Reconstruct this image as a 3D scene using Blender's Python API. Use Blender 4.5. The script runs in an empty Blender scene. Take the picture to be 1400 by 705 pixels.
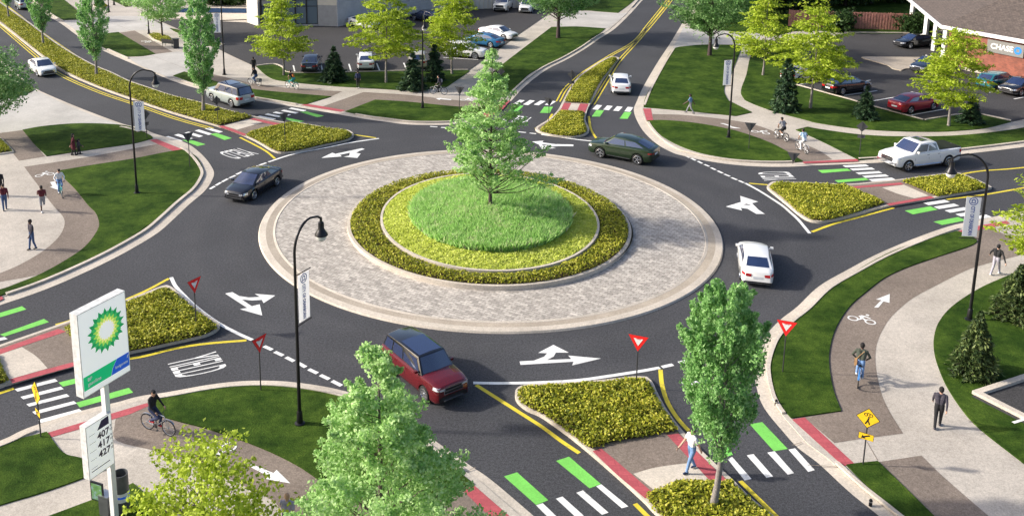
import bpy, bmesh, math, random
import numpy as np
from mathutils import Vector, Matrix
from mathutils.geometry import tessellate_polygon

R = math.radians
scene = bpy.context.scene
COL = scene.collection
random.seed(7)

# ------------------------------------------------------------------ camera
# surveyed from the picture: focal length in pixels of a 1400 px wide frame,
# pitch, height, and the optical centre of the (cropped) frame
FPX, PITCH, CH = 1303.69, 0.2158383, 22.6238
PPX, PPY = 585.05, 75.45
OX, OY = 3.683, 55.375            # the middle of the roundabout is the world origin


def G(u, v, z=0.0):
    """point of the ground (height z) seen at pixel u, v of the 1400 x 705 photograph"""
    a = (u - PPX) / FPX
    b = -(v - PPY) / FPX
    dy = math.cos(PITCH) + b * math.sin(PITCH)
    dz = -math.sin(PITCH) + b * math.cos(PITCH)
    s = (z - CH) / dz
    return Vector((a * s - OX, dy * s - OY))


def GP(pts, z=0.0):
    return [G(p[0], p[1], z) for p in pts]


def height_at(u, v, base):
    """height of the point of a vertical through ground point `base` that shows at row v"""
    lo, hi = -1.0, 40.0
    x, y = base[0] + OX, base[1] + OY
    for _ in range(50):
        m = (lo + hi) / 2
        zz = m - CH
        d = y * math.cos(PITCH) - zz * math.sin(PITCH)
        w = y * math.sin(PITCH) + zz * math.cos(PITCH)
        if PPY - FPX * w / d > v:
            lo = m
        else:
            hi = m
    return lo


cam_d = bpy.data.cameras.new('camera')
cam = bpy.data.objects.new('camera', cam_d)
COL.objects.link(cam)
cam.location = (-OX, -OY, CH)
cam.rotation_euler = (math.pi / 2 - PITCH, 0, 0)
cam_d.sensor_width = 36
cam_d.lens = FPX / 1400 * 36
cam_d.shift_x = (700 - PPX) / 1400
cam_d.shift_y = (PPY - 352.5) / 1400
cam_d.clip_end = 6000
scene.camera = cam

# ------------------------------------------------------------------ light
world = bpy.data.worlds.new('World')
scene.world = world
world.use_nodes = True
wn = world.node_tree
SUN_EL, SHADOW_AZ = R(29), R(-4)
sky = wn.nodes.new('ShaderNodeTexSky')
sky.sky_type = 'NISHITA'
sky.sun_disc = False
sky.sun_elevation = SUN_EL
sky.air_density = 0.8
sky.dust_density = 3.5
trav = Vector((math.cos(SUN_EL) * math.cos(SHADOW_AZ), math.cos(SUN_EL) * math.sin(SHADOW_AZ), -math.sin(SUN_EL)))
sky.sun_rotation = math.atan2(-trav.x, -trav.y)
bg = wn.nodes['Background']
bg.inputs['Strength'].default_value = 0.14
wn.links.new(sky.outputs[0], bg.inputs['Color'])
sun_d = bpy.data.lights.new('sun', 'SUN')
sun_d.energy = 3.5
sun_d.angle = R(2.2)
sun_d.color = (1.0, 0.94, 0.84)
sun = bpy.data.objects.new('sun', sun_d)
COL.objects.link(sun)
sun.rotation_euler = trav.to_track_quat('-Z', 'Y').to_euler()
sun.location = (-40, 10, 60)
vs = scene.view_settings
vs.view_transform = 'Standard'
vs.look = 'None'
vs.exposure = 0.68
vs.gamma = 1.0
vs.use_curve_mapping = False

# ------------------------------------------------------------------ materials
MATS = {}


def new_mat(name):
    m = bpy.data.materials.new(name)
    m.use_nodes = True
    MATS[name] = m
    return m, m.node_tree, m.node_tree.nodes['Principled BSDF']


def coords(nt, scale=1.0, world=True):
    if world:
        c = nt.nodes.new('ShaderNodeNewGeometry').outputs['Position']
    else:
        c = nt.nodes.new('ShaderNodeTexCoord').outputs['Object']
    if scale != 1.0:
        mp = nt.nodes.new('ShaderNodeVectorMath')
        mp.operation = 'SCALE'
        mp.inputs['Scale'].default_value = scale
        nt.links.new(c, mp.inputs[0])
        c = mp.outputs[0]
    return c


def noise(nt, vec, scale, detail=4.0, rough=0.6):
    n = nt.nodes.new('ShaderNodeTexNoise')
    n.inputs['Scale'].default_value = scale
    n.inputs['Detail'].default_value = detail
    n.inputs['Roughness'].default_value = rough
    nt.links.new(vec, n.inputs['Vector'])
    return n.outputs['Fac']


def ramp(nt, fac, stops):
    r = nt.nodes.new('ShaderNodeValToRGB')
    els = r.color_ramp.elements
    while len(els) < len(stops):
        els.new(0.5)
    for e, (p, c) in zip(els, stops):
        e.position = p
        e.color = (*c, 1) if len(c) == 3 else c
    nt.links.new(fac, r.inputs[0])
    return r.outputs[0]


def mix(nt, a, b, fac, mode='MIX'):
    m = nt.nodes.new('ShaderNodeMix')
    m.data_type = 'RGBA'
    m.blend_type = mode
    for s, i in ((fac, 0), (a, 6), (b, 7)):
        if isinstance(s, (int, float)):
            m.inputs[i].default_value = s
        elif isinstance(s, tuple):
            m.inputs[i].default_value = (*s, 1)
        else:
            nt.links.new(s, m.inputs[i])
    return m.outputs[2]


def bump(nt, bsdf, fac, strength, dist):
    b = nt.nodes.new('ShaderNodeBump')
    b.inputs['Strength'].default_value = strength
    b.inputs['Distance'].default_value = dist
    nt.links.new(fac, b.inputs['Height'])
    nt.links.new(b.outputs[0], bsdf.inputs['Normal'])


def plain(name, col, rough=0.6, metal=0.0, var=0.0, vscale=3.0, coat=0.0, emit=0.0, world=False):
    m, nt, b = new_mat(name)
    b.inputs['Base Color'].default_value = (*col, 1)
    b.inputs['Roughness'].default_value = rough
    b.inputs['Metallic'].default_value = metal
    if emit:
        b.inputs['Emission Color'].default_value = (*col, 1)
        b.inputs['Emission Strength'].default_value = emit
    if coat:
        b.inputs['Coat Weight'].default_value = coat
        b.inputs['Coat Roughness'].default_value = 0.04
    if var:
        f = noise(nt, coords(nt, world=world), vscale)
        c = ramp(nt, f, [(0.3, tuple(x * (1 - var) for x in col)), (0.7, tuple(min(1, x * (1 + var)) for x in col))])
        nt.links.new(c, b.inputs['Base Color'])
    return m


def ground_mat(name, col, dark=0.75, light=1.2, big=0.25, fine=14.0, bumps=0.3, rough=0.9, streak=False, speck=0.0, wear=0.0):
    m, nt, b = new_mat(name)
    v = coords(nt)
    f1 = noise(nt, v, fine, 3, 0.7)
    c1 = ramp(nt, f1, [(0.3, tuple(x * dark for x in col)), (0.7, tuple(x * light for x in col))])
    f2 = noise(nt, v, big, 5, 0.65)
    c2 = ramp(nt, f2, [(0.3, (0.76, 0.76, 0.76)), (0.7, (1.12, 1.12, 1.12))])
    c = mix(nt, c1, c2, 0.9, 'MULTIPLY')
    if speck:
        f3 = noise(nt, v, fine * 2.6, 2, 0.5)
        c3 = ramp(nt, f3, [(0.42, (1 - speck,) * 3), (0.6, (1 + speck,) * 3)])
        c = mix(nt, c, c3, 1.0, 'MULTIPLY')
    if name == 'asphalt':
        # wheel paths polished a little paler round the circulating lane
        xy = nt.nodes.new('ShaderNodeVectorMath')
        xy.operation = 'MULTIPLY'
        xy.inputs[1].default_value = (1, 1, 0)
        nt.links.new(v, xy.inputs[0])
        ln = nt.nodes.new('ShaderNodeVectorMath')
        ln.operation = 'LENGTH'
        nt.links.new(xy.outputs[0], ln.inputs[0])
        mr = nt.nodes.new('ShaderNodeMapRange')
        mr.inputs['From Min'].default_value = 13.5
        mr.inputs['From Max'].default_value = 21.5
        nt.links.new(ln.outputs['Value'], mr.inputs['Value'])
        pale, flat = (1.14, 1.13, 1.11), (1, 1, 1)
        trk = ramp(nt, mr.outputs[0], [(0.0, flat), (0.14, flat), (0.22, pale), (0.34, flat), (0.44, flat), (0.53, pale), (0.66, flat), (1.0, flat)])
        c = mix(nt, c, trk, ramp(nt, noise(nt, v, 0.5, 4, 0.7), [(0.3, (0.25,) * 3), (0.65, (1, 1, 1))]), 'MULTIPLY')
    if wear:
        # paint rubbed thin: the road shows through in ragged spots
        f4 = noise(nt, v, 2.2, 6, 0.75)
        k = ramp(nt, f4, [(0.56, (0, 0, 0)), (0.78, (wear,) * 3)])
        c = mix(nt, c, (0.085, 0.085, 0.085), k)
    nt.links.new(c, b.inputs['Base Color'])
    b.inputs['Roughness'].default_value = rough
    b.inputs['Specular IOR Level'].default_value = 0.25
    bump(nt, b, f1, bumps, 0.02)
    return m


ground_mat('asphalt', (0.061, 0.062, 0.068), 0.66, 1.38, 0.12, 9.0, 0.3, 0.85, speck=0.25)
ground_mat('lot_asphalt', (0.056, 0.054, 0.055), 0.68, 1.35, 0.10, 9.0, 0.35, 0.85, speck=0.25)
ground_mat('concrete', (0.55, 0.49, 0.415), 0.87, 1.12, 0.35, 7.0, 0.15, speck=0.08)
ground_mat('walk_concrete', (0.475, 0.43, 0.375), 0.85, 1.14, 0.3, 8.0, 0.15, speck=0.1)
ground_mat('drive_concrete', (0.47, 0.45, 0.42), 0.9, 1.1, 0.3, 8.0, 0.15, speck=0.06)
ground_mat('tan_concrete', (0.40, 0.345, 0.28), 0.86, 1.14, 0.5, 9.0, 0.15, speck=0.08)
ground_mat('brown_path', (0.215, 0.175, 0.145), 0.80, 1.22, 0.3, 9.0, 0.2, speck=0.15)
ground_mat('soil', (0.06, 0.045, 0.02), 0.6, 1.4, 0.6, 9.0, 0.4)
ground_mat('stripe_white', (0.80, 0.80, 0.78), 0.93, 1.05, 0.6, 18.0, 0.1, 0.6, speck=0.04, wear=0.8)
ground_mat('stripe_yellow', (0.72, 0.58, 0.05), 0.9, 1.08, 0.5, 18.0, 0.1, 0.6, speck=0.05, wear=0.7)
ground_mat('stripe_green', (0.20, 0.60, 0.11), 0.88, 1.08, 0.7, 14.0, 0.1, 0.6, speck=0.07, wear=0.6)


def red_mat():
    m, nt, b = new_mat('red_tactile')
    v = coords(nt)
    br = nt.nodes.new('ShaderNodeTexBrick')
    br.inputs['Scale'].default_value = 1.0
    br.inputs['Brick Width'].default_value = 0.6
    br.inputs['Row Height'].default_value = 0.3
    br.inputs['Mortar Size'].default_value = 0.012
    br.inputs['Color1'].default_value = (0.44, 0.085, 0.10, 1)
    br.inputs['Color2'].default_value = (0.37, 0.07, 0.085, 1)
    br.inputs['Mortar'].default_value = (0.33, 0.06, 0.075, 1)
    nt.links.new(v, br.inputs['Vector'])
    f = noise(nt, v, 12, 3)
    c = mix(nt, br.outputs['Color'], ramp(nt, f, [(0.3, (0.85,) * 3), (0.7, (1.12,) * 3)]), 1.0, 'MULTIPLY')
    nt.links.new(c, b.inputs['Base Color'])
    b.inputs['Roughness'].default_value = 0.85
    bump(nt, b, f, 0.3, 0.01)


red_mat()


def lawn_mat():
    m, nt, b = new_mat('lawn')
    v = coords(nt)
    f0 = noise(nt, v, 0.45, 5, 0.65)
    f1 = noise(nt, v, 2.4, 5, 0.7)
    f2 = noise(nt, v, 16.0, 3, 0.7)
    base = ramp(nt, f0, [(0.40, (0.022, 0.052, 0.006)), (0.60, (0.054, 0.098, 0.013))])
    mid = ramp(nt, f1, [(0.3, (0.55, 0.6, 0.5)), (0.5, (1, 1, 1)), (0.72, (1.7, 1.45, 1.5))])
    c = mix(nt, base, mid, 0.8, 'MULTIPLY')
    fine = ramp(nt, f2, [(0.3, (0.55, 0.55, 0.55)), (0.7, (1.4, 1.4, 1.3))])
    c = mix(nt, c, fine, 0.9, 'MULTIPLY')
    nt.links.new(c, b.inputs['Base Color'])
    b.inputs['Roughness'].default_value = 0.95
    b.inputs['Specular IOR Level'].default_value = 0.1
    add = nt.nodes.new('ShaderNodeMath')
    add.operation = 'ADD'
    nt.links.new(f1, add.inputs[0])
    nt.links.new(f2, add.inputs[1])
    bump(nt, b, add.outputs[0], 0.7, 0.06)


lawn_mat()


def brick_mat(name, c1, c2, mortar, bw, bh, ms, vertical=False, rough=0.85, jitter=0.0, rot=0.0, nscale=0.0):
    m, nt, b = new_mat(name)
    tc = nt.nodes.new('ShaderNodeTexCoord')
    v = tc.outputs['Object']
    mp = nt.nodes.new('ShaderNodeMapping')
    mp.inputs['Rotation'].default_value = (R(90) if vertical else 0, 0, rot)
    nt.links.new(v, mp.inputs['Vector'])
    br = nt.nodes.new('ShaderNodeTexBrick')
    br.inputs['Scale'].default_value = 1.0
    br.inputs['Brick Width'].default_value = bw
    br.inputs['Row Height'].default_value = bh
    br.inputs['Mortar Size'].default_value = ms
    br.inputs['Color1'].default_value = (*c1, 1)
    br.inputs['Color2'].default_value = (*c2, 1)
    br.inputs['Mortar'].default_value = (*mortar, 1)
    br.inputs['Bias'].default_value = 0.0
    nt.links.new(mp.outputs[0], br.inputs['Vector'])
    c = br.outputs['Color']
    f = noise(nt, coords(nt), 2.0, 5, 0.7)
    c = mix(nt, c, ramp(nt, f, [(0.3, (0.78,) * 3), (0.7, (1.15,) * 3)]), 1.0, 'MULTIPLY')
    if nscale:
        f5 = noise(nt, coords(nt), nscale, 2, 0.5)
        c = mix(nt, c, ramp(nt, f5, [(0.38, (0.75,) * 3), (0.62, (1.2,) * 3)]), 0.65, 'MULTIPLY')
    nt.links.new(c, b.inputs['Base Color'])
    b.inputs['Roughness'].default_value = rough
    bump(nt, b, br.outputs['Fac'], -0.4, 0.01)
    return m


brick_mat('pavers', (0.54, 0.495, 0.44), (0.34, 0.31, 0.275), (0.20, 0.18, 0.16), 0.42, 0.2, 0.012, rot=R(32), nscale=6.0)
brick_mat('shingles', (0.135, 0.105, 0.09), (0.085, 0.068, 0.06), (0.05, 0.04, 0.036), 0.3, 0.16, 0.012, nscale=5.0)


def leaf_mat(name, stops, transl=0.3, rough=0.55):
    m, nt, b = new_mat(name)
    geo = nt.nodes.new('ShaderNodeNewGeometry')
    rnd = geo.outputs['Random Per Island']
    big = noise(nt, geo.outputs['Position'], 0.9, 3, 0.6)
    ad = nt.nodes.new('ShaderNodeMath')
    ad.operation = 'MULTIPLY_ADD'
    nt.links.new(big, ad.inputs[0])
    ad.inputs[1].default_value = 0.8
    sc = nt.nodes.new('ShaderNodeMath')
    sc.operation = 'MULTIPLY_ADD'
    nt.links.new(rnd, sc.inputs[0])
    sc.inputs[1].default_value = 0.75
    sc.inputs[2].default_value = -0.27
    nt.links.new(sc.outputs[0], ad.inputs[2])
    c = ramp(nt, ad.outputs[0], stops)
    nt.links.new(c, b.inputs['Base Color'])
    b.inputs['Roughness'].default_value = rough
    b.inputs['Specular IOR Level'].default_value = 0.3
    tr = nt.nodes.new('ShaderNodeBsdfTranslucent')
    nt.links.new(c, tr.inputs['Color'])
    ms = nt.nodes.new('ShaderNodeMixShader')
    ms.inputs[0].default_value = transl
    nt.links.new(b.outputs[0], ms.inputs[1])
    nt.links.new(tr.outputs[0], ms.inputs[2])
    nt.links.new(ms.outputs[0], nt.nodes['Material Output'].inputs['Surface'])
    return m


leaf_mat('leaf_mint', [(0.05, (0.20, 0.40, 0.09)), (0.45, (0.37, 0.60, 0.19)), (0.95, (0.64, 0.83, 0.42))], 0.45)
leaf_mat('leaf_green', [(0.05, (0.10, 0.25, 0.05)), (0.5, (0.24, 0.48, 0.14)), (0.95, (0.46, 0.70, 0.30))], 0.45)
leaf_mat('leaf_lime', [(0.05, (0.15, 0.23, 0.014)), (0.45, (0.40, 0.52, 0.03)), (0.95, (0.64, 0.74, 0.12))], 0.45)
leaf_mat('leaf_dark', [(0.05, (0.012, 0.032, 0.008)), (0.5, (0.030, 0.070, 0.016)), (0.95, (0.065, 0.125, 0.03))], 0.2)
leaf_mat('leaf_mid', [(0.05, (0.07, 0.18, 0.04)), (0.5, (0.19, 0.37, 0.11)), (0.95, (0.38, 0.56, 0.25))], 0.4)
leaf_mat('needle', [(0.05, (0.014, 0.036, 0.018)), (0.5, (0.036, 0.080, 0.038)), (0.95, (0.11, 0.19, 0.08))], 0.15)
leaf_mat('needle_warm', [(0.05, (0.020, 0.040, 0.012)), (0.5, (0.055, 0.095, 0.026)), (0.95, (0.20, 0.25, 0.08))], 0.15)
leaf_mat('cover_leaf', [(0.05, (0.09, 0.12, 0.008)), (0.4, (0.27, 0.30, 0.018)), (0.7, (0.43, 0.42, 0.035)), (0.95, (0.62, 0.58, 0.10))], 0.25)
leaf_mat('lime_cover', [(0.05, (0.40, 0.48, 0.05)), (0.5, (0.60, 0.68, 0.10)), (0.95, (0.78, 0.82, 0.24))], 0.35)
leaf_mat('tall_grass', [(0.03, (0.27, 0.49, 0.12)), (0.5, (0.42, 0.68, 0.21)), (0.80, (0.58, 0.78, 0.34)), (0.90, (0.78, 0.68, 0.52))], 0.5)
def fabric(name, col):
    m = plain(name, col, 0.85)
    nt = m.node_tree
    tr = nt.nodes.new('ShaderNodeBsdfTranslucent')
    tr.inputs['Color'].default_value = (*col, 1)
    ms = nt.nodes.new('ShaderNodeMixShader')
    ms.inputs[0].default_value = 0.5
    nt.links.new(nt.nodes['Principled BSDF'].outputs[0], ms.inputs[1])
    nt.links.new(tr.outputs[0], ms.inputs[2])
    nt.links.new(ms.outputs[0], nt.nodes['Material Output'].inputs['Surface'])


plain('bark', (0.13, 0.10, 0.085), 0.9, var=0.35, vscale=7)
plain('bark_grey', (0.23, 0.205, 0.19), 0.9, var=0.35, vscale=7)
plain('bark_dark', (0.06, 0.04, 0.038), 0.9, var=0.3, vscale=7)
plain('black_metal', (0.014, 0.014, 0.016), 0.35, 0.4)
plain('dark_metal', (0.06, 0.06, 0.065), 0.5, 0.5)
plain('sign_back', (0.085, 0.085, 0.09), 0.55, 0.3)
plain('steel', (0.45, 0.46, 0.48), 0.35, 0.9)
plain('white_paint', (0.78, 0.78, 0.77), 0.45, var=0.06, vscale=1.5)
plain('sign_white', (0.82, 0.82, 0.80), 0.5)
plain('sign_red', (0.85, 0.02, 0.02), 0.45)
plain('sign_yellow', (0.90, 0.56, 0.02), 0.45)
plain('sign_black', (0.012, 0.012, 0.012), 0.5)
fabric('banner_white', (0.90, 0.90, 0.91))
plain('banner_blue', (0.05, 0.10, 0.33), 0.8)
plain('lamp_globe', (0.70, 0.70, 0.66), 0.25)
plain('glow_white', (0.82, 0.82, 0.80), 0.5, emit=0.28)  # faint glow added so the shaded sign faces look sunlit
plain('petal_dark', (0.0, 0.30, 0.09), 0.5, emit=0.25)  # petals and bands carry the same added glow
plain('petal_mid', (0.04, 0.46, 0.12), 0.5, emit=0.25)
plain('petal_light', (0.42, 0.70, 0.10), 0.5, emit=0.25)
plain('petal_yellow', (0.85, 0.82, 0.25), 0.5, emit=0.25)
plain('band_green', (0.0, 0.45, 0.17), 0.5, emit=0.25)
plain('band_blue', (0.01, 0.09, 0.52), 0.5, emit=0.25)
plain('navy', (0.018, 0.012, 0.07), 0.5)
plain('digit', (0.05, 0.03, 0.06), 0.6)
plain('panel_edge', (0.62, 0.62, 0.60), 0.5, var=0.2, vscale=6)
plain('bin_grey', (0.10, 0.105, 0.11), 0.5, 0.2, var=0.2)
plain('rubber', (0.012, 0.012, 0.013), 0.8)
plain('trim_black', (0.012, 0.012, 0.014), 0.4)
plain('underbody', (0.006, 0.006, 0.007), 0.9)
plain('chrome', (0.72, 0.73, 0.76), 0.12, 1.0)
plain('rim', (0.62, 0.64, 0.68), 0.22, 0.9)
plain('tail_red', (0.45, 0.01, 0.015), 0.15, coat=0.6)
plain('tail_amber', (0.75, 0.18, 0.02), 0.2)
plain('lamp_clear', (0.72, 0.74, 0.78), 0.08, 0.4, coat=0.5)
plain('plate', (0.70, 0.72, 0.75), 0.5)


def glass_mat():
    m, nt, b = new_mat('car_glass')
    b.inputs['Base Color'].default_value = (0.010, 0.022, 0.075, 1)
    b.inputs['Roughness'].default_value = 0.03
    b.inputs['Metallic'].default_value = 0.0
    b.inputs['IOR'].default_value = 1.75
    b.inputs['Specular IOR Level'].default_value = 0.9
    b.inputs['Coat Weight'].default_value = 0.6
    b.inputs['Coat Roughness'].default_value = 0.02
    m2, nt2, b2 = new_mat('building_glass')
    b2.inputs['Base Color'].default_value = (0.13, 0.18, 0.21, 1)
    b2.inputs['Roughness'].default_value = 0.04
    b2.inputs['IOR'].default_value = 1.7
    b2.inputs['Specular IOR Level'].default_value = 0.9


glass_mat()


def paint(name, col, metal=0.25, rough=0.32):
    m = plain(name, col, rough, metal, coat=1.0)
    return m


paint('paint_white', (0.80, 0.80, 0.79), 0.0, 0.35)
paint('paint_pearl', (0.70, 0.69, 0.66), 0.0, 0.35)
paint('paint_black', (0.003, 0.004, 0.008), 0.0, 0.2)
paint('paint_navy', (0.012, 0.020, 0.045), 0.3, 0.25)
paint('paint_red', (0.13, 0.003, 0.008), 0.3, 0.25)
paint('paint_crimson', (0.33, 0.010, 0.035), 0.3, 0.3)
paint('paint_green', (0.016, 0.034, 0.014), 0.3, 0.28)
paint('paint_silver', (0.47, 0.53, 0.53), 0.45, 0.35)
paint('paint_blue', (0.02, 0.14, 0.30), 0.35, 0.3)
paint('paint_teal', (0.02, 0.20, 0.24), 0.35, 0.3)
paint('paint_beige', (0.52, 0.47, 0.38), 0.2, 0.35)

# ------------------------------------------------------------------ mesh builder


class MB:
    """collects shapes, then links them as ONE mesh object"""

    def __init__(self):
        self.v, self.f, self.m = [], [], []

    def add(self, vs, fs, mi=0):
        n = len(self.v)
        self.v += [tuple(p) for p in vs]
        self.f += [tuple(i + n for i in f) for f in fs]
        self.m += [mi] * len(fs)
        return self

    def box(self, c, s, mi=0, rz=0.0, M=None):
        x, y, z = (k / 2 for k in s)
        pts = [Vector((sx * x, sy * y, sz * z)) for sz in (-1, 1) for sx, sy in ((-1, -1), (1, -1), (1, 1), (-1, 1))]
        if rz:
            rm = Matrix.Rotation(rz, 3, 'Z')
            pts = [rm @ p for p in pts]
        if M is not None:
            pts = [M @ p for p in pts]
        pts = [p + Vector(c) for p in pts]
        return self.add(pts, [(3, 2, 1, 0), (4, 5, 6, 7), (0, 1, 5, 4), (1, 2, 6, 5), (2, 3, 7, 6), (3, 0, 4, 7)], mi)

    def tube(self, pts, rad, n=6, mi=0, cap=True, flat=1.0):
        pts = [Vector(p) for p in pts]
        k = len(pts)
        if isinstance(rad, (int, float)):
            rad = [rad] * k
        vs = []
        up = None
        for i, p in enumerate(pts):
            t = (pts[min(i + 1, k - 1)] - pts[max(i - 1, 0)])
            if t.length < 1e-9:
                t = Vector((0, 0, 1))
            t.normalize()
            if up is None:
                a = Vector((0, 0, 1)) if abs(t.z) < 0.9 else Vector((1, 0, 0))
                up = (a - t * a.dot(t)).normalized()
            else:
                up = up - t * up.dot(t)
                if up.length < 1e-6:
                    up = t.orthogonal()
                up.normalize()
            b = t.cross(up)
            for j in range(n):
                an = 2 * math.pi * j / n
                vs.append(p + (up * math.cos(an) * flat + b * math.sin(an)) * rad[i])
        fs = []
        for i in range(k - 1):
            for j in range(n):
                a0, a1 = i * n + j, i * n + (j + 1) % n
                fs.append((a0, a1, a1 + n, a0 + n))
        if cap:
            fs.append(tuple(reversed(range(n))))
            fs.append(tuple((k - 1) * n + j for j in range(n)))
        return self.add(vs, fs, mi)

    def lathe(self, prof, n=16, c=(0, 0, 0), mi=0, axis='Z'):
        vs, fs = [], []
        for r, z in prof:
            for j in range(n):
                a = 2 * math.pi * j / n
                p = (r * math.cos(a), r * math.sin(a), z)
                if axis == 'Y':
                    p = (p[0], p[2], p[1])
                vs.append((p[0] + c[0], p[1] + c[1], p[2] + c[2]))
        for i in range(len(prof) - 1):
            for j in range(n):
                a0, a1 = i * n + j, i * n + (j + 1) % n
                fs.append((a0, a1, a1 + n, a0 + n))
        return self.add(vs, fs, mi)

    def poly(self, pts, z, mi=0):
        """flat polygon (concave allowed) at height z; pts are 2-D"""
        P = [Vector((p[0], p[1], 0)) for p in pts]
        tris = tessellate_polygon([P])
        fs = []
        for a, b, c in tris:
            if (P[b] - P[a]).cross(P[c] - P[a]).z < 0:
                a, b = b, a
            fs.append((a, b, c))
        return self.add([(p.x, p.y, z) for p in P], fs, mi)

    def prism(self, pts, z0, z1, mi=0, smi=None):
        self.poly(pts, z1, mi)
        n = len(pts)
        ar = sum(pts[i][0] * pts[(i + 1) % n][1] - pts[(i + 1) % n][0] * pts[i][1] for i in range(n))
        vs = [(p[0], p[1], z0) for p in pts] + [(p[0], p[1], z1) for p in pts]
        fs = []
        for i in range(n):
            j = (i + 1) % n
            fs.append((i, j, j + n, i + n) if ar > 0 else (j, i, i + n, j + n))
        return self.add(vs, fs, mi if smi is None else smi)

    def strip(self, a, b, za, zb, mi=0):
        """band between two open polylines of equal length"""
        n = len(a)
        vs = [(p[0], p[1], za) for p in a] + [(p[0], p[1], zb) for p in b]
        fs = []
        for i in range(n - 1):
            f = (i, i + 1, i + 1 + n, i + n)
            p0, p1, p2 = Vector(vs[f[0]]), Vector(vs[f[1]]), Vector(vs[f[2]])
            nz = (p1 - p0).cross(p2 - p0).z
            fs.append(f if nz >= 0 else tuple(reversed(f)))
        return self.add(vs, fs, mi)

    def plane(self, o, rt, up, pts, off=0.0, mi=0):
        """flat polygon given in the (right, up) frame at o"""
        o, rt, up = Vector(o), Vector(rt).normalized(), Vector(up).normalized()
        nn = rt.cross(up)
        P = [Vector((p[0], p[1], 0)) for p in pts]
        fs = []
        for a, b, c in tessellate_polygon([P]):
            if (P[b] - P[a]).cross(P[c] - P[a]).z < 0:
                a, b = b, a
            fs.append((a, b, c))
        return self.add([o + rt * p.x + up * p.y + nn * off for p in P], fs, mi)

    def mesh(self, name, mats, smooth=None):
        me = bpy.data.meshes.new(name)
        me.from_pydata(self.v, [], self.f)
        for m in mats:
            me.materials.append(MATS[m] if isinstance(m, str) else m)
        me.polygons.foreach_set('material_index', self.m)
        if smooth is not None:
            me.polygons.foreach_set('use_smooth', [True] * len(me.polygons))
            me.set_sharp_from_angle(angle=R(smooth))
        me.update()
        return me

    def build(self, name, mats, parent=None, smooth=None):
        if isinstance(mats, str):
            mats = [mats]
        o = bpy.data.objects.new(name, self.mesh(name, mats, smooth))
        COL.objects.link(o)
        if parent is not None:
            o.parent = parent
        return o


def obj(name, me, parent=None):
    o = bpy.data.objects.new(name, me)
    COL.objects.link(o)
    if parent is not None:
        o.parent = parent
    return o


def thing(name, label, cat, loc=(0, 0, 0), rz=0.0, group=None):
    o = bpy.data.objects.new(name, None)
    COL.objects.link(o)
    o.empty_display_size = 0.3
    o.location = loc if len(loc) == 3 else (loc[0], loc[1], 0)
    o.rotation_euler = (0, 0, rz)
    o['label'] = label
    o['category'] = cat
    if group:
        o['group'] = group
    return o


def tag(o, label, cat, group=None):
    o['label'] = label
    o['category'] = cat
    if group:
        o['group'] = group
    return o


def struct(name, mb, mats, label=None, smooth=None):
    o = mb.build(name, mats, None, smooth)
    o['kind'] = 'structure'
    if label:
        o['label'] = label
    return o


def copy_tree(o, parent=None):
    c = o.copy()
    COL.objects.link(c)
    if parent is not None:
        c.parent = parent
    for ch in list(o.children):
        copy_tree(ch, c)
    return c


def text_mesh(body, size, mats, name='lettering', bold=0.0, shear=0.0, align='CENTER'):
    cu = bpy.data.curves.new(name, 'FONT')
    cu.body = body
    cu.size = size
    cu.align_x = align
    cu.align_y = 'CENTER'
    cu.offset = bold
    cu.shear = shear
    cu.resolution_u = 3
    o = bpy.data.objects.new(name, cu)
    COL.objects.link(o)
    dg = bpy.context.evaluated_depsgraph_get()
    me = bpy.data.meshes.new_from_object(o.evaluated_get(dg))
    bpy.data.objects.remove(o)
    bpy.data.curves.remove(cu)
    me.name = name
    me.materials.clear()
    me.materials.append(MATS[mats])
    return me


def frame(o, rt, up):
    """matrix that stands the XY plane up: x -> rt, y -> up, z -> rt x up"""
    rt, up = Vector(rt).normalized(), Vector(up).normalized()
    n = rt.cross(up)
    M = Matrix((rt, up, n)).transposed().to_4x4()
    M.translation = Vector(o)
    return M


# ------------------------------------------------------------------ plane curves


def catmull(P, n=5):
    if len(P) < 3:
        return list(P)
    out = []
    for i in range(len(P) - 1):
        p0 = P[i - 1] if i > 0 else P[0] * 2 - P[1]
        p1, p2 = P[i], P[i + 1]
        p3 = P[i + 2] if i + 2 < len(P) else P[-1] * 2 - P[-2]
        for k in range(n):
            t = k / n
            out.append(0.5 * ((2 * p1) + (p2 - p0) * t + (2 * p0 - 5 * p1 + 4 * p2 - p3) * t * t + (3 * p1 - p0 - 3 * p2 + p3) * t ** 3))
    out.append(P[-1])
    return out


def smooth_closed(P, corner=48, n=4):
    """closed outline: Catmull-Rom between corners that turn more than `corner` degrees"""
    k = len(P)
    cs = []
    for i in range(k):
        a, b = P[i] - P[i - 1], P[(i + 1) % k] - P[i]
        if a.length > 1e-6 and b.length > 1e-6 and math.degrees(abs(a.angle_signed(b))) > corner:
            cs.append(i)
    if not cs:
        Q = [P[-1]] + list(P) + [P[0], P[1]]
        full = catmull(Q, n)
        return full[n:n * (k + 1)]
    out = []
    for a, b in zip(cs, cs[1:] + [cs[0] + k]):
        run = [P[j % k] for j in range(a, b + 1)]
        out += catmull(run, n)[:-1]
    return out


def offset(P, d):
    """open polyline moved d to its left"""
    out = []
    for i in range(len(P)):
        a = P[i] - P[i - 1] if i else P[1] - P[0]
        b = P[i + 1] - P[i] if i + 1 < len(P) else a
        a, b = a.normalized(), b.normalized()
        na, nb = Vector((-a.y, a.x)), Vector((-b.y, b.x))
        m = na + nb
        if m.length < 1e-6:
            m = na
        m.normalize()
        out.append(P[i] + m * d / max(0.5, m.dot(na)))
    return out


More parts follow.
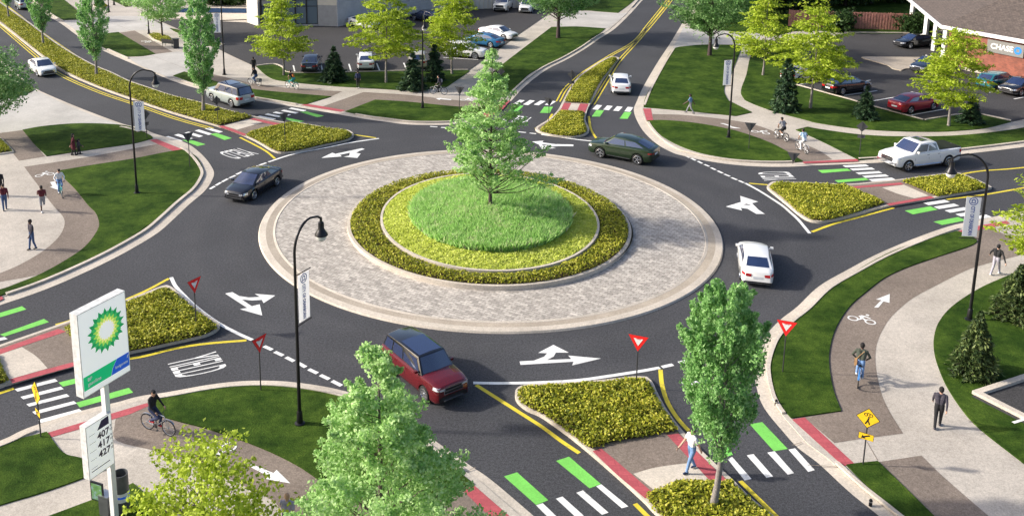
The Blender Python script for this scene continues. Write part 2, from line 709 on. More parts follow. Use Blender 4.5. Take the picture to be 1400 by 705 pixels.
def offset_closed(P, d):
    k = len(P)
    ar = sum(P[i].x * P[(i + 1) % k].y - P[(i + 1) % k].x * P[i].y for i in range(k))
    s = d if ar > 0 else -d
    Q = offset([P[-1]] + list(P) + [P[0]], s)
    return Q[1:-1]


def inside(p, poly):
    x, y = p
    c = False
    j = len(poly) - 1
    for i in range(len(poly)):
        xi, yi = poly[i]
        xj, yj = poly[j]
        if (yi > y) != (yj > y) and x < (xj - xi) * (y - yi) / (yj - yi) + xi:
            c = not c
        j = i
    return c


def line_quad(a, b, w):
    a, b = Vector(a), Vector(b)
    t = (b - a).normalized()
    n = Vector((-t.y, t.x)) * w / 2
    return [a - n, b - n, b + n, a + n]
# ================================================================== the ground
g0 = MB()
g0.add([(-2500, -2500, -0.04), (2500, -2500, -0.04), (2500, 2500, -0.04), (-2500, 2500, -0.04)], [(0, 1, 2, 3)])
struct('ground', g0, 'lawn')
rd = MB()
rd.add([(-300, -120, 0), (300, -120, 0), (300, 320, 0), (-300, 320, 0)], [(0, 1, 2, 3)])
struct('road', rd, 'asphalt')

Z_WALK, Z_PATH, Z_RED, Z_PAINT, Z_LAWN = 0.06, 0.066, 0.072, 0.078, 0.115


def nearest(E, px):
    p = G(*px)
    return min(range(len(E)), key=lambda i: (E[i] - p).length)


def runs(n, gaps):
    bad = set()
    for a, b in gaps:
        bad |= set(range(min(a, b), max(a, b) + 1))
    out, cur = [], []
    for i in range(n):
        if i in bad:
            if len(cur) > 1:
                out.append(cur)
            cur = []
        else:
            cur.append(i)
    if len(cur) > 1:
        out.append(cur)
    return out


def kerb_run(mb, I1, I2, z0, z1):
    mb.strip(I1, I2, z1, z1)
    for L, fl in ((I1, False), (I2, True)):
        n = len(L)
        vs = [(p[0], p[1], z0) for p in L] + [(p[0], p[1], z1) for p in L]
        mb.add(vs, [(i, i + 1, i + 1 + n, i + n) for i in range(n - 1)])
    for i in (0, -1):
        mb.add([(*I1[i], z0), (*I2[i], z0), (*I2[i], z1), (*I1[i], z1)], [(0, 1, 2, 3)])


def parcel(edge, close, side, gaps, gut=0.72, kw=0.2, ext=70):
    P = GP(edge)
    P = [P[0] + (P[0] - P[1]).normalized() * ext] + P + [P[-1] + (P[-1] - P[-2]).normalized() * ext]
    E = [P[0]] + catmull(P[1:-1], 6) + [P[-1]]
    I1, I2 = offset(E, side * gut), offset(E, side * (gut + kw))
    mb = MB()
    mb.strip(E, I1, 0.006, 0.03)
    struct('gutter', mb, 'concrete')
    gi = [(nearest(E, a), nearest(E, b)) for a, b in gaps]
    kb = MB()
    for r in runs(len(E), gi):
        kerb_run(kb, [I1[i] for i in r], [I2[i] for i in r], 0.0, 0.15)
    struct('kerb', kb, 'concrete')
    poly = I1 + [Vector(c) for c in close(I1[0], I1[-1])]
    pm = MB()
    pm.prism(poly, -0.02, Z_WALK)
    struct('sidewalk', pm, 'walk_concrete')


EDGE_W = [(-60, 438), (0, 417), (50, 400), (90, 384), (140, 361), (180, 340), (216, 318), (240, 297), (258, 280), (280, 261), (290, 246),
          (292.5, 236), (288, 226), (280, 215.5), (270, 206), (258, 197.5), (240, 190.5), (220, 185.5), (208, 181.5), (198, 177), (184, 173), (168, 169.5),
          (128, 155), (88, 139), (48, 121), (31, 108), (12, 90), (0, 82), (-40, 55)]
EDGE_N = [(-40, -55), (-10, -32), (40, 2), (64, 21), (84, 33), (110, 52), (136, 67), (164, 80), (190, 91), (234, 110), (280, 124), (330, 134),
          (388, 144), (420, 149), (460, 156), (500, 163), (530, 167), (560, 170.5), (600, 171), (624, 169.5), (650, 164.5), (675, 156),
          (695, 142), (706, 130), (716, 120), (730, 108), (750, 94), (776, 81), (800, 67), (820, 53), (840, 40), (860, 21), (879, 0), (908, -32)]
EDGE_NE = [(985, -55), (955, -5), (928, 40), (916, 60), (900, 84), (880, 118), (870, 140), (866.5, 150), (870, 163), (880, 180), (898, 197), (920, 209),
           (936, 213.5), (960, 219), (1000, 225), (1040, 227.8), (1080, 228), (1120, 226), (1170, 224), (1208, 222), (1260, 217), (1312, 211.5),
           (1360, 206), (1400, 201), (1460, 193)]
EDGE_SE = [(1480, 275), (1400, 289), (1360, 296), (1320, 304), (1292, 311), (1250, 326), (1200, 347), (1160, 368), (1120, 391), (1090, 419), (1068, 436),
           (1048, 457), (1038, 476), (1032, 497), (1032, 514), (1035, 532), (1040, 548), (1050, 565), (1070, 589), (1090, 611), (1120, 634),
           (1160, 671), (1202, 705), (1250, 745), (1330, 815)]
EDGE_SW = [(-80, 630), (0, 602), (30, 588), (60, 577), (112, 561), (160, 549.5), (190, 541.5), (230, 535.5), (280, 526.5), (320, 521.5), (360, 520),
           (400, 522), (448, 529), (490, 540), (530, 558), (565, 580), (596, 603), (640, 634), (672, 656), (730, 705), (800, 765), (860, 825)]
parcel(EDGE_W, lambda a, b: [(-300, b.y), (-300, a.y)], 1, [((-60, 440), (6, 416)), ((262, 199), (205, 180)), ((172, 171), (50, 122))])
parcel(EDGE_N, lambda a, b: [(b.x + 10, 310), (-300, 310), (-300, a.y)], 1,
       [((88, 34), (136, 67)), ((174, 84), (236, 110)), ((404, 146), (478, 158)), ((648, 165), (702, 134)), ((832, 45), (866, 14))], 0.5, 0.18)
parcel(EDGE_NE, lambda a, b: [(290, b.y), (290, 310), (a.x, 310)], 1, [((938, 22), (914, 64)), ((868, 146), (872, 166)), ((1096, 227), (1176, 223))])
parcel(EDGE_SE, lambda a, b: [(290, b.y), (290, a.y)], 1, [((1400, 289), (1304, 308)), ((1056, 573), (1118, 632))], 0.5, 0.16)
parcel(EDGE_SW, lambda a, b: [(-300, b.y), (-300, a.y)], -1, [((50, 580), (206, 539)), ((652, 642), (740, 714))], 0.42, 0.16)


def sheet(name, pts, z, mat, smooth=True, kind='structure', corner=48):
    P = GP(pts, z)
    if smooth:
        P = smooth_closed(P, corner)
    mb = MB().poly(P, z)
    o = mb.build(name, mat)
    o['kind'] = kind
    return o


def lawn(pts, z1=Z_LAWN):
    P = smooth_closed(GP(pts, 0.06))
    o = MB().prism(P, 0.04, z1).build('lawn', 'lawn')
    o['kind'] = 'structure'
    return o


LAWNS = [
    # west corner
    [(80, 234), (128, 226), (180, 218), (220, 210), (249, 205), (266, 213), (276, 227), (277, 240), (266, 258), (240, 280), (180, 324), (100, 368), (0, 405),
     (-40, 418), (-40, 405), (0, 396.5), (24, 388), (60, 373), (100, 350), (120, 334), (134, 314), (135, 302), (130, 290), (120, 280), (104, 260), (88, 244)],
    [(31, 178), (60, 173), (100, 169.6), (136, 169.6), (170, 172), (190, 178), (206, 186), (209, 189.6), (180, 197), (124, 205), (64, 214), (46, 196)],
    [(-60, 45), (-20, 72), (0, 86), (30, 110), (46, 121), (38, 128), (20, 133), (-10, 138), (-60, 142)],
    # north corner
    [(472, 153), (513, 137), (560, 140), (627, 146.5), (665, 146), (668, 150), (650, 159), (624, 164.5), (600, 166), (560, 165.5), (530, 163), (500, 159)],
    [(237, 104), (252, 98.5), (280, 107), (310, 116), (350, 123), (400, 128), (453, 132.5), (418, 143), (385, 139.5), (350, 133.5), (310, 126), (280, 119)],
    [(122, 53), (140, 47), (162, 44.5), (212, 74), (195, 77), (172, 78), (138, 63.5)],
    [(48, 2), (62, -10), (80, -5), (104, 14), (112, 27), (84, 28), (66, 17.5)],
    [(350, 91), (374, 89), (386, 93), (398, 101), (476, 100), (560, 98), (638, 97), (640, 99), (609, 120.5), (560, 124), (500, 120.5), (460, 118.5), (392, 112), (368, 106)],
    [(684, 91), (754, 37.5), (790, 37), (828, 39.5), (808, 55), (780, 72), (750, 88), (726, 100), (710, 114), (697, 129), (680, 134), (660, 128), (668, 108)],
    [(790, 10), (808, 15), (845, 18), (868, 0), (890, -25), (800, -25)],
    [(279, 54), (304, 61), (297, 65), (278, 61)],
    [(140, -4), (160, -8), (176, 2), (180, 9), (172, 10), (158, 3)],
    [(232, 39), (246, 42), (251, 47), (240, 44)],
    # north-east corner
    [(920, 68), (940, 63.6), (968, 61.6), (1016, 62.4), (1014, 66), (1000, 100), (992, 114), (990, 126), (996, 138), (1000, 140), (1028, 154), (1006, 159),
     (948, 153), (890, 148), (880, 147), (881, 138), (888, 122), (906, 90)],
    [(1033, 67), (1020, 104), (1013, 124), (1016, 134), (1024, 140), (1056, 152), (1100, 164), (1120, 169), (1170, 176), (1220, 179.6), (1280, 180.6), (1320, 178.4),
     (1350, 175), (1382, 167), (1338, 157), (1308, 158.4), (1264, 165.6), (1198, 148), (1164, 138), (1120, 126), (1084, 116), (1075, 107), (1110, 62), (1080, 60)],
    [(1120, 177), (1170, 184), (1220, 187), (1280, 187), (1320, 185), (1360, 181), (1400, 175), (1470, 160), (1470, 182), (1400, 193), (1360, 199), (1312, 205),
     (1260, 211), (1206, 216), (1174, 219), (1120, 192), (1088, 178), (1104, 174)],
    [(885, 165.6), (910, 165), (952, 169), (996, 177), (1030, 187), (1062, 200), (1098, 221), (1080, 222), (1040, 220.4), (1000, 217), (960, 210), (930, 200), (906, 187), (892, 174)],
    [(945, 30), (960, 38), (1010, 44), (1060, 45), (1110, 42), (1150, 45), (1243, 46), (1300, 30), (1330, -40), (980, -40)],
    # south-east corner
    [(1120, 408), (1146, 388), (1180, 365), (1220, 344), (1260, 330), (1308, 316.4), (1326, 321), (1335, 329), (1333, 333), (1320, 339), (1280, 352), (1240, 366),
     (1210, 380), (1186, 398), (1161, 420), (1142, 450), (1134, 480), (1134, 504), (1140, 536), (1150, 562), (1082, 572), (1072, 560), (1060, 538), (1054, 516), (1053, 496),
     (1057, 478), (1068, 458), (1088, 437), (1106, 420)],
    [(1157, 636), (1170, 634), (1200, 631), (1276, 705), (1330, 757), (1276, 748), (1226, 705), (1194, 673)],
    [(1500, 340), (1400, 370), (1360, 385), (1330, 400), (1301, 420), (1284, 440), (1277, 460), (1277, 480), (1282, 500), (1294, 528), (1315, 560), (1340, 587), (1400, 634), (1500, 712)],
    # south-west corner
    [(-60, 630), (0, 608), (64, 591), (86, 619), (108, 626), (130, 633), (148, 640), (111, 655), (60, 673), (0, 691), (-60, 711)],
    [(206, 549), (230, 542), (280, 533), (320, 528), (360, 526.5), (400, 529), (450, 536), (490, 548), (530, 566), (582, 609), (612, 634), (648, 662), (604, 675),
     (560, 688), (520, 700), (470, 680), (426, 649), (404, 635), (370, 618), (330, 602), (280, 585.5), (218, 568)],
    [(20, 724), (70, 705), (150, 675), (182, 661), (200, 677), (215, 692), (260, 720), (300, 760), (0, 760)],
]
for L in LAWNS:
    lawn(L)

PATHS = [
    [(-40, 188), (0, 182), (31, 178), (46, 196), (62, 214), (26, 220), (0, 187)],
    [(33, 228), (60, 224), (112, 216), (180, 203.6), (217, 196.5), (236, 205.6), (249, 205), (220, 210), (180, 218), (128, 226), (80, 234), (88, 244), (104, 260), (120, 280),
     (130, 290), (135, 302), (134, 314), (120, 334), (100, 350), (60, 373), (0, 385), (-40, 393), (-40, 386), (0, 373), (30, 360), (60, 342), (80, 324), (88, 308), (86, 296), (72, 280), (54, 256)],
    [(164, 45), (184, 42), (236, 71), (212, 74)],
    [(66, -12), (84, -2), (108, 14), (104, 15), (78, -4)],
    [(255, 97), (284, 100), (340, 113), (400, 121), (468, 125), (452, 132.5), (400, 128), (350, 122.5), (310, 116), (280, 107)],
    [(440, 146), (497, 126), (560, 130), (617, 136.5), (660, 139), (684, 134), (694, 137), (686, 143), (665, 147), (627, 146), (560, 140), (513, 137), (472, 153)],
    [(892, 156), (940, 157.6), (1004, 165), (1040, 173), (1090, 193), (1120, 206), (1138, 218), (1098, 221), (1062, 200), (1030, 187), (996, 177), (952, 169), (910, 165), (893, 164.6)],
    [(1310, 315), (1355, 312), (1380, 323), (1400, 333), (1420, 344), (1400, 347), (1386, 351), (1350, 360), (1320, 370), (1280, 390), (1250, 406), (1232, 420), (1216, 436), (1204, 456),
     (1198, 474), (1197, 494), (1200, 516), (1206, 540), (1218, 565), (1235, 592), (1180, 599), (1141, 605), (1098, 569), (1150, 562), (1140, 536), (1134, 504), (1134, 480),
     (1142, 450), (1161, 420), (1186, 398), (1210, 380), (1240, 366), (1280, 352), (1320, 339), (1333, 333), (1335, 329), (1326, 321)],
    [(1200, 631), (1260, 622), (1292, 653), (1352, 705), (1400, 748), (1330, 757), (1276, 705)],
    [(160, 566.5), (204, 551), (218, 568), (280, 585.5), (330, 602), (370, 618), (404, 635), (426, 649), (470, 680), (520, 700), (560, 688), (604, 675), (634, 667), (690, 705),
     (740, 750), (480, 750), (440, 735), (384, 694), (368, 681), (300, 648), (220, 618), (160, 602), (157, 580)],
]
for L in PATHS:
    sheet('bike_path', L, Z_PATH, 'brown_path')

REDS = [
    [(204, 191.6), (214, 190), (250, 204.4), (237, 206.4)],
    [(-30, 418), (2, 404.5), (5, 408), (-26, 423)],
    [(411, 143.8), (420, 142), (472, 150.8), (466, 153)],
    [(879, 148.5), (890, 148.5), (893, 164.6), (884, 164.8)],
    [(1097, 221), (1172, 217.2), (1174, 220.4), (1099, 223.4)],
    [(1308, 316), (1340, 308), (1376, 301.5), (1381, 305.5), (1342, 313.5), (1313, 319)],
    [(1082.7, 572.7), (1100, 570), (1168, 633), (1153, 636.6)],
    [(65, 591), (148, 566), (201, 550.3), (204, 554), (178, 565.5), (130, 580), (70, 597)],
    [(631, 668), (648, 662.5), (697, 705), (740, 744), (712, 744), (669, 705)],
    [(655, 159), (668, 151), (690, 139), (698, 137), (688, 149), (664, 162)],
]
for L in REDS:
    sheet('tactile_strip', L, Z_RED, 'red_tactile', False)

DRIVES = [
    [(-40, 135), (20, 134), (40, 129), (48, 123), (88, 142), (128, 158), (168, 171.5), (136, 169), (100, 169.2), (60, 172.6), (31, 177.6), (0, 181.6), (-40, 187.5)],
    [(176, 79), (196, 77.5), (214, 74.5), (237, 71.5), (252, 72.5), (285, 94), (282, 99.5), (255, 96.5), (237, 103), (232, 107), (190, 89)],
    [(86, 29.5), (112, 27.5), (150, 22), (205, 24), (240, 42), (184, 41.5), (162, 44), (138, 46.5), (120, 52)],
    [(760, 37), (762, 26), (772, 14), (800, 16), (845, 18.5), (858, 18), (832, 39), (828, 39), (790, 36.6)],
    [(920, 66.5), (934, 38), (960, 39), (1010, 45), (1040, 46), (1033, 64), (1016, 62), (968, 61), (940, 63)],
]
for L in DRIVES:
    sheet('driveway', L, 0.063, 'drive_concrete')

# car parks with their thin kerbs
LOT_N = [(212, 26), (262, 27.5), (338, 31), (353, 35), (461, 36), (590, 14), (640, 12), (700, 11), (768, 6), (746, 22), (708, 48), (684, 66), (640, 97), (560, 98), (476, 100), (398, 101),
         (386, 93), (374, 89), (350, 91.5), (318, 77), (296, 66), (306, 61.5), (280, 53), (252, 47), (246, 41)]
LOT_NE = [(1075, 107), (1084, 116), (1120, 126), (1164, 138), (1198, 148), (1264, 165.6), (1308, 158.4), (1338, 157), (1382, 166.4), (1470, 148), (1500, 100), (1400, 52), (1243, 46.5), (1154, 46), (1112, 60)]
sheet('car_park', LOT_N, 0.1, 'lot_asphalt', False)
sheet('car_park', LOT_NE, 0.1, 'lot_asphalt', False)


def kerb_line(pts, w, z0, z1, mat='concrete', smooth=True):
    P = GP(pts)
    if smooth:
        P = catmull(P, 4)
    kb = MB()
    kerb_run(kb, offset(P, w / 2), offset(P, -w / 2), z0, z1)
    return struct('kerb', kb, mat)


kerb_line([(350, 91.5), (374, 89), (386, 93), (398, 101), (476, 100), (560, 98), (640, 97)], 0.15, 0.05, 0.17)
kerb_line([(306, 62), (280, 53)], 0.15, 0.05, 0.17)
kerb_line([(306, 62), (297, 66)], 0.15, 0.05, 0.17)
kerb_line([(1075, 107), (1084, 116), (1120, 126), (1164, 138), (1198, 148), (1262, 165.2)], 0.15, 0.05, 0.17, smooth=False)
kerb_line([(1265, 165.4), (1308, 158.4), (1338, 157), (1382, 166.4)], 0.15, 0.05, 0.17, smooth=False)
kerb_line([(1154, 46), (1243, 46.8)], 0.3, 0.05, 0.2)
isl = smooth_closed(GP([(1180, 82), (1188, 80), (1300, 81), (1330, 88), (1300, 96), (1244, 96), (1232, 98.5), (1220, 96), (1212, 91)]))
struct('traffic_island', MB().prism(isl, 0.02, 0.2), 'tan_concrete')
# the sunken yard at the right edge
yard = GP([(1328, 541), (1400, 517.5), (1560, 466), (1560, 660), (1400, 578)])
sheet('car_park', [(1328, 541), (1400, 517.5), (1560, 466), (1560, 660), (1400, 578)], 0.122, 'lot_asphalt', False)
kb = MB()
ring = yard
inn = offset_closed(ring, 0.28)
for i in (4, 0, 1):
    j = (i + 1) % 5
    kb.add([(*ring[i], 0.26), (*ring[j], 0.26), (*inn[j], 0.26), (*inn[i], 0.26)], [(0, 1, 2, 3)])
    for L in (ring, inn):
        kb.add([(*L[i], 0.05), (*L[j], 0.05), (*L[j], 0.26), (*L[i], 0.26)], [(0, 1, 2, 3)])
struct('kerb', kb, 'concrete')
sheet('bay_line', [(1383, 576), (1410, 568), (1414, 570), (1387, 578.5)], 0.128, 'stripe_white', False)
# pavement beside the far shop
sheet('sidewalk', [(236, 12), (345, 12), (345, 30), (336, 26.5), (300, 28), (262, 27), (236, 25)], 0.17, 'concrete', False)
# joints of the pavements, saw-cut lines
jt = MB()
for a, b in [((185, 68), (262, 98)), ((160, 35), (230, 62)), ((1185, 605), (1200, 631)), ((1083, 610), (1096, 606)), ((1104, 637), (1152, 640)), ((620, 655), (650, 640))]:
    jt.poly(line_quad(G(*a), G(*b), 0.03), 0.0665)
struct('pavement_joint', jt, 'brown_path')

# ------------------------------------------------------------------ islands
ISL_W = [(-60, 497), (0, 475), (80, 447), (126, 430.5), (168, 415), (200, 402.5), (222, 394), (232, 394), (244, 402.5), (266, 421.5), (286, 436), (299, 445), (300, 450), (292, 456.5),
         (276, 462.5), (240, 470.5), (200, 479.5), (176, 484.5), (100, 502), (15, 526), (0, 531), (-60, 550)]
ISL_NW = [(-60, -40), (0, 3.5), (40, 32), (80, 62), (124, 88), (152, 100), (176, 111.5), (200, 120), (234, 131.5), (260, 138), (285, 144.5), (316, 153), (346, 160.5), (389, 169), (400, 168), (420, 171.5),
          (452, 177), (474, 179.5), (483, 184.5), (482, 189), (472, 194), (440, 201), (408, 208.5), (384, 210.5), (370, 206.5), (356, 198), (334, 187), (297, 173.5), (270, 166), (233, 155),
          (187, 139.5), (133, 120), (86, 99), (58, 79), (28, 55), (0, 33), (-60, -12)]
ISL_N = [(735, 181), (733, 176), (752, 164), (763, 152), (770, 139), (778, 124), (786, 112), (800, 99), (827, 82), (838, 78.5), (846, 81), (843, 86), (825, 110), (813, 132), (808, 142), (803, 152),
         (800.5, 166), (805.5, 178), (803, 184), (795, 187.5), (780, 189), (760, 187.5), (745, 184.5)]
ISL_E = [(1049, 259), (1051, 254), (1060, 250.5), (1090, 251.5), (1120, 252.5), (1160, 254), (1200, 250.5), (1230, 247.5), (1260, 243.5), (1300, 239), (1318, 241), (1352, 256), (1351, 260), (1320, 265.5),
         (1280, 272.5), (1216, 283.5), (1160, 298.5), (1136, 304), (1120, 305.5), (1104, 302.5), (1090, 293.5), (1076, 281.5), (1062, 270)]
ISL_S = [(704, 541), (707, 534), (718, 529.5), (745, 527.5), (780, 526), (830, 522), (866, 518), (884, 518.5), (892, 526), (900, 543), (913, 566), (931, 590), (953, 614), (980, 640), (1003, 661),
         (1026, 684), (1056, 708), (1100, 745), (940, 745), (897, 705), (880, 687), (842, 652), (798, 614), (770, 592), (740, 571), (720, 562), (707, 551)]
ZI = 0.15
for P in (ISL_W, ISL_NW, ISL_N, ISL_E, ISL_S):
    W = smooth_closed(GP(P), 60)
    In = offset_closed(W, 0.2)
    mb = MB()
    mb.prism(W, -0.01, ZI, 0, 0)
    mb.poly(In, ZI + 0.004, 1)
    struct('traffic_island', mb, ['concrete', 'brown_path'])

for pts in [[(-3, 485), (30, 474), (50, 487), (65, 503), (13, 518), (2, 500)],
            [(306, 172), (338, 163), (360, 167), (324, 177.5)],
            [(781, 141.4), (793, 141.8), (787.5, 154.4), (775, 153.6)],
            [(1206, 256.5), (1236, 252.5), (1270, 267.5), (1250, 271), (1228, 265)],
            [(866, 647), (896, 638.5), (940, 632.5), (949, 633.5), (974, 658.5), (930, 661), (898, 672)]]:
    sheet('crossing_pavement', pts, ZI + 0.009, 'concrete', True, corner=30)
for pts in [[(-2, 477.5), (80, 449), (90, 453), (30, 473), (0, 484)],
            [(13, 518), (100, 494.5), (104, 499.5), (17, 523.5)],
            [(297, 172.5), (306, 171.8), (337, 183.5), (334, 185.6)],
            [(340, 162.8), (347, 161.7), (388, 170), (379, 172)],
            [(771, 140.8), (781, 141.2), (775, 153.4), (765.5, 152.6)],
            [(793, 141.8), (804.5, 142.4), (799.5, 154.6), (787.5, 154.2)],
            [(1160, 255.4), (1231, 249.4), (1236, 252.2), (1166, 257.4)],
            [(1211, 278.6), (1272, 268), (1278, 270.4), (1217, 281)],
            [(810, 616), (822, 612.5), (840, 627), (893.5, 673.6), (882, 680.5), (842, 647)],
            [(912, 594), (927.5, 592), (975, 638), (997, 658.5), (974, 660)]]:
    sheet('tactile_strip', pts, ZI + 0.012, 'red_tactile', False)

# the roundabout itself: kerbs, gutter, pavers, planting walls, mound
RING_C = Vector((0, -0.12))


def ring(mb, r0, r1, z0, z1, c=(0, 0), n=144, mi=0, ey=1.0):
    a = [(c[0] + r0 * math.cos(2 * math.pi * i / n), c[1] + ey * r0 * math.sin(2 * math.pi * i / n)) for i in range(n + 1)]
    b = [(c[0] + r1 * math.cos(2 * math.pi * i / n), c[1] + ey * r1 * math.sin(2 * math.pi * i / n)) for i in range(n + 1)]
    if abs(r0 - r1) < 1e-4:
        k = n + 1
        mb.add([(*p, z0) for p in a] + [(*p, z1) for p in b], [(i, i + 1, i + 1 + k, i + k) for i in range(n)], mi)
    else:
        mb.strip(a, b, z0, z1, mi)
    return mb


mb = MB()
ring(mb, 13.96, 13.90, 0.0, 0.09)
ring(mb, 13.90, 13.52, 0.09, 0.11)
ring(mb, 13.52, 13.10, 0.11, 0.105, mi=1)
ring(mb, 13.10, 12.96, 0.108, 0.135)
ring(mb, 12.96, 12.94, 0.135, 0.11)
struct('apron_kerb', mb, ['concrete', 'tan_concrete'])
mb = MB()
ring(mb, 12.95, 7.9, 0.112, 0.16)
struct('paver_apron', mb, 'pavers')
C2, C3 = (-0.02, -0.72), (0.03, -0.74)
E2, E3 = 1.055, 1.175


def ring_wall(ro, ri, z0, z1, c, label, zi=0.0, ey=1.0):
    mb = MB()
    ring(mb, ro, ro, z0, z1, c, ey=ey)
    ring(mb, ro, ri, z1, z1, c, ey=ey)
    ring(mb, ri, ri, z1, zi, c, ey=ey)
    tag(mb.build('planter_wall', 'concrete', None), label, 'low wall', 'ring walls of the central planting')


ring_wall(8.55, 8.37, 0.1, 0.40, C2, 'outer concrete ring wall between grey pavers and the shrub ring', 0.1, E2)
ring_wall(6.60, 6.46, 0.2, 0.66, C3, 'inner pale ring wall between shrub ring and lime ground cover', 0.2, E3)


def mound_z(x, y):
    r = np.hypot(np.asarray(x) - C3[0], (np.asarray(y) - C3[1]) / E3)
    return 0.5 + 0.7 * np.clip(1 - r / 6.5, 0, 1) ** 0.8


mb = MB()
rr = [6.47, 6.0, 5.5, 5.0, 4.2, 3.2, 2.0, 1.0, 0.02]
for r0, r1 in zip(rr, rr[1:]):
    ring(mb, r0, r1, float(mound_z(C3[0] + r0, C3[1])), float(mound_z(C3[0] + r1, C3[1])), C3, 72, ey=E3)
struct('planting_mound', mb, 'soil', smooth=60)
mb = MB()
ring(mb, 8.6, 6.3, 0.28, 0.30, C3, ey=1.03)
struct('planting_soil', mb, 'soil')

# ------------------------------------------------------------------ road paint
wl, yl, gl = [], [], []


def stripe(mb, px, w, z=0.006, dash=None):
    P = catmull(GP(px), 6) if len(px) > 2 else GP(px)
    mb.strip(offset(P, w / 2), offset(P, -w / 2), z, z)


def quads(name, mat, L, z=0.006):
    for iq, q in enumerate(L):
        o = MB().poly(GP(q, z), z + 0.0007 * (iq % 3)).build(name, mat)
        o['kind'] = 'structure'


def bars(name, mat, L, w, z=0.006):
    for a, b in L:
        o = MB().poly(line_quad(G(*a), G(*b), w), z).build(name, mat)
        o['kind'] = 'structure'


for px in [[(234, 379), (240, 391), (252, 404), (270, 421), (296, 440), (324, 455), (345, 464.5)],
           [(518, 189.4), (480, 195), (440, 203), (400, 211), (367, 221.6)],
           [(818, 193.6), (790, 191), (740, 184)],
           [(1019, 250.4), (1040, 262), (1068, 280), (1080, 290), (1092, 301), (1107, 319)],
           [(647, 523), (680, 523.6), (722, 523), (770, 521), (800, 518.4), (824, 515), (870, 508), (902, 502.4)]]:
    mb = MB()
    stripe(mb, px, 0.2)
    struct('yield_line', mb, 'stripe_white')
bars('dash_line', 'stripe_white', [
    ((361, 473), (372, 478)), ((375.6, 480.6), (387, 485.8)), ((391, 488), (402, 493.6)), ((408, 496), (418, 501.6)), ((422, 504.4), (434, 510)), ((438, 512.4), (450, 518)), ((454, 520.4), (467, 527)),
    ((364, 222.6), (354.5, 226)), ((352.5, 226.6), (344.5, 230)), ((341, 231.6), (333, 235.2)), ((331.6, 234.6), (323, 238.6)), ((322, 239.8), (313.5, 243.5)), ((311.5, 244.4), (303.5, 248.8)), ((302, 249.4), (295, 253.6)), ((293.6, 254.6), (287, 258.4)),
    ((733, 183), (724, 182)), ((719, 181.4), (709, 180.4)), ((703, 179.8), (694, 178.8)), ((650, 175.4), (640, 175.2)), ((610, 174.6), (603, 174.4)), ((598, 173.8), (588, 173)),
    ((936, 212.4), (943, 215.6)), ((945, 216.4), (951, 219.4)), ((954, 220.4), (960, 223.6)), ((963, 224.8), (969.6, 227.6)), ((972, 229.2), (978.4, 232.4)), ((981, 233.6), (988, 236.8)),
    ((990, 238), (998, 241.2)), ((1000, 242.8), (1007.6, 246)), ((1010, 246.8), (1017, 250)),
    ((905, 501.6), (920, 498)), ((928, 495.6), (944, 491.4)), ((951, 489), (966, 484.4)), ((973, 482), (987, 477)), ((994, 474.4), (1008, 469.4)), ((1014, 467), (1023, 463.4)), ((1027, 462), (1037, 458))], 0.2)

for px in [[(76, 444), (92, 439.5), (126, 427), (168, 411), (200, 397), (231, 380.6)],
           [(177, 490), (200, 486), (240, 476), (280, 469.8), (337, 465)], [(-40, 550), (0, 537), (19, 530.6)],
           [(328, 188), (346, 197), (364, 207), (376, 217)], [(482, 184), (514, 188.6)],
           [(755, 156), (748, 166), (732, 176)], [(805, 159), (808, 177), (818, 193)],
           [(1024, 250.6), (1053, 253)], [(1110, 317), (1140, 306), (1170, 298), (1222, 284)],
           [(1304, 240), (1340, 234), (1380, 231), (1420, 227)], [(1294, 272.6), (1340, 267), (1376, 261), (1420, 253)],
           [(651, 526), (700, 557), (740, 582.5), (768, 603), (792, 619)], [(903, 505), (905, 525), (912, 548), (926, 571), (942, 589)],
           [(1012, 657), (1060, 704), (1100, 742)], [(868, 688), (886, 706), (930, 750)],
           [(0, 1), (20, 16), (60, 46), (104, 76), (132, 91)]]:
    mb = MB()
    stripe(mb, px, 0.19)
    struct('yellow_line', mb, 'stripe_yellow')
for px in [[(-30, 14), (0, 35.5), (50, 78), (82, 102), (133, 125), (187, 143.5), (240, 162), (290, 176)],
           [(763, 139), (772, 123), (783, 112), (800, 98), (833, 77), (867, 57), (887, 33), (913, 0), (935, -35)],
           [(810, 143), (830, 110), (847, 83), (877, 50), (918, 0), (940, -35)]]:
    P = catmull(GP(px), 6)
    for d in (0.16, -0.16):
        Q = offset(P, d)
        mb = MB()
        mb.strip(offset(Q, 0.065), offset(Q, -0.065), 0.006, 0.006)
        struct('yellow_line', mb, 'stripe_yellow')

quads('crosswalk_bar', 'stripe_white', [
    [(20, 531.5), (75, 517.3), (79, 520.6), (24, 534.8)], [(28, 542), (83, 528), (87, 531.3), (32, 545.3)], [(36, 552), (91, 538), (95, 541.3), (40, 555.3)],
    [(44, 562.3), (101, 547.7), (105, 551), (48, 566)], [(52, 573.6), (108, 558.6), (113, 561.8), (56, 577.6)], [(-25, 466.5), (6, 460.3), (10.5, 463), (-20, 470)],
    [(733, 690), (742, 687), (765, 709), (755, 712)], [(760, 681), (769, 678), (798, 704), (788, 707)], [(788, 673), (797, 669.6), (832, 700), (823, 703)], [(815, 664), (822, 661.2), (859, 691.5), (850, 694)],
    [(995, 627), (1001, 624), (1027.6, 654), (1018, 656)], [(1021, 622), (1030, 620), (1057, 650.6), (1048, 652.4)], [(1049, 618), (1059, 616.2), (1085.6, 646), (1077, 648.2)], [(1078, 614), (1087, 612.2), (1114, 642), (1105, 644.4)]])
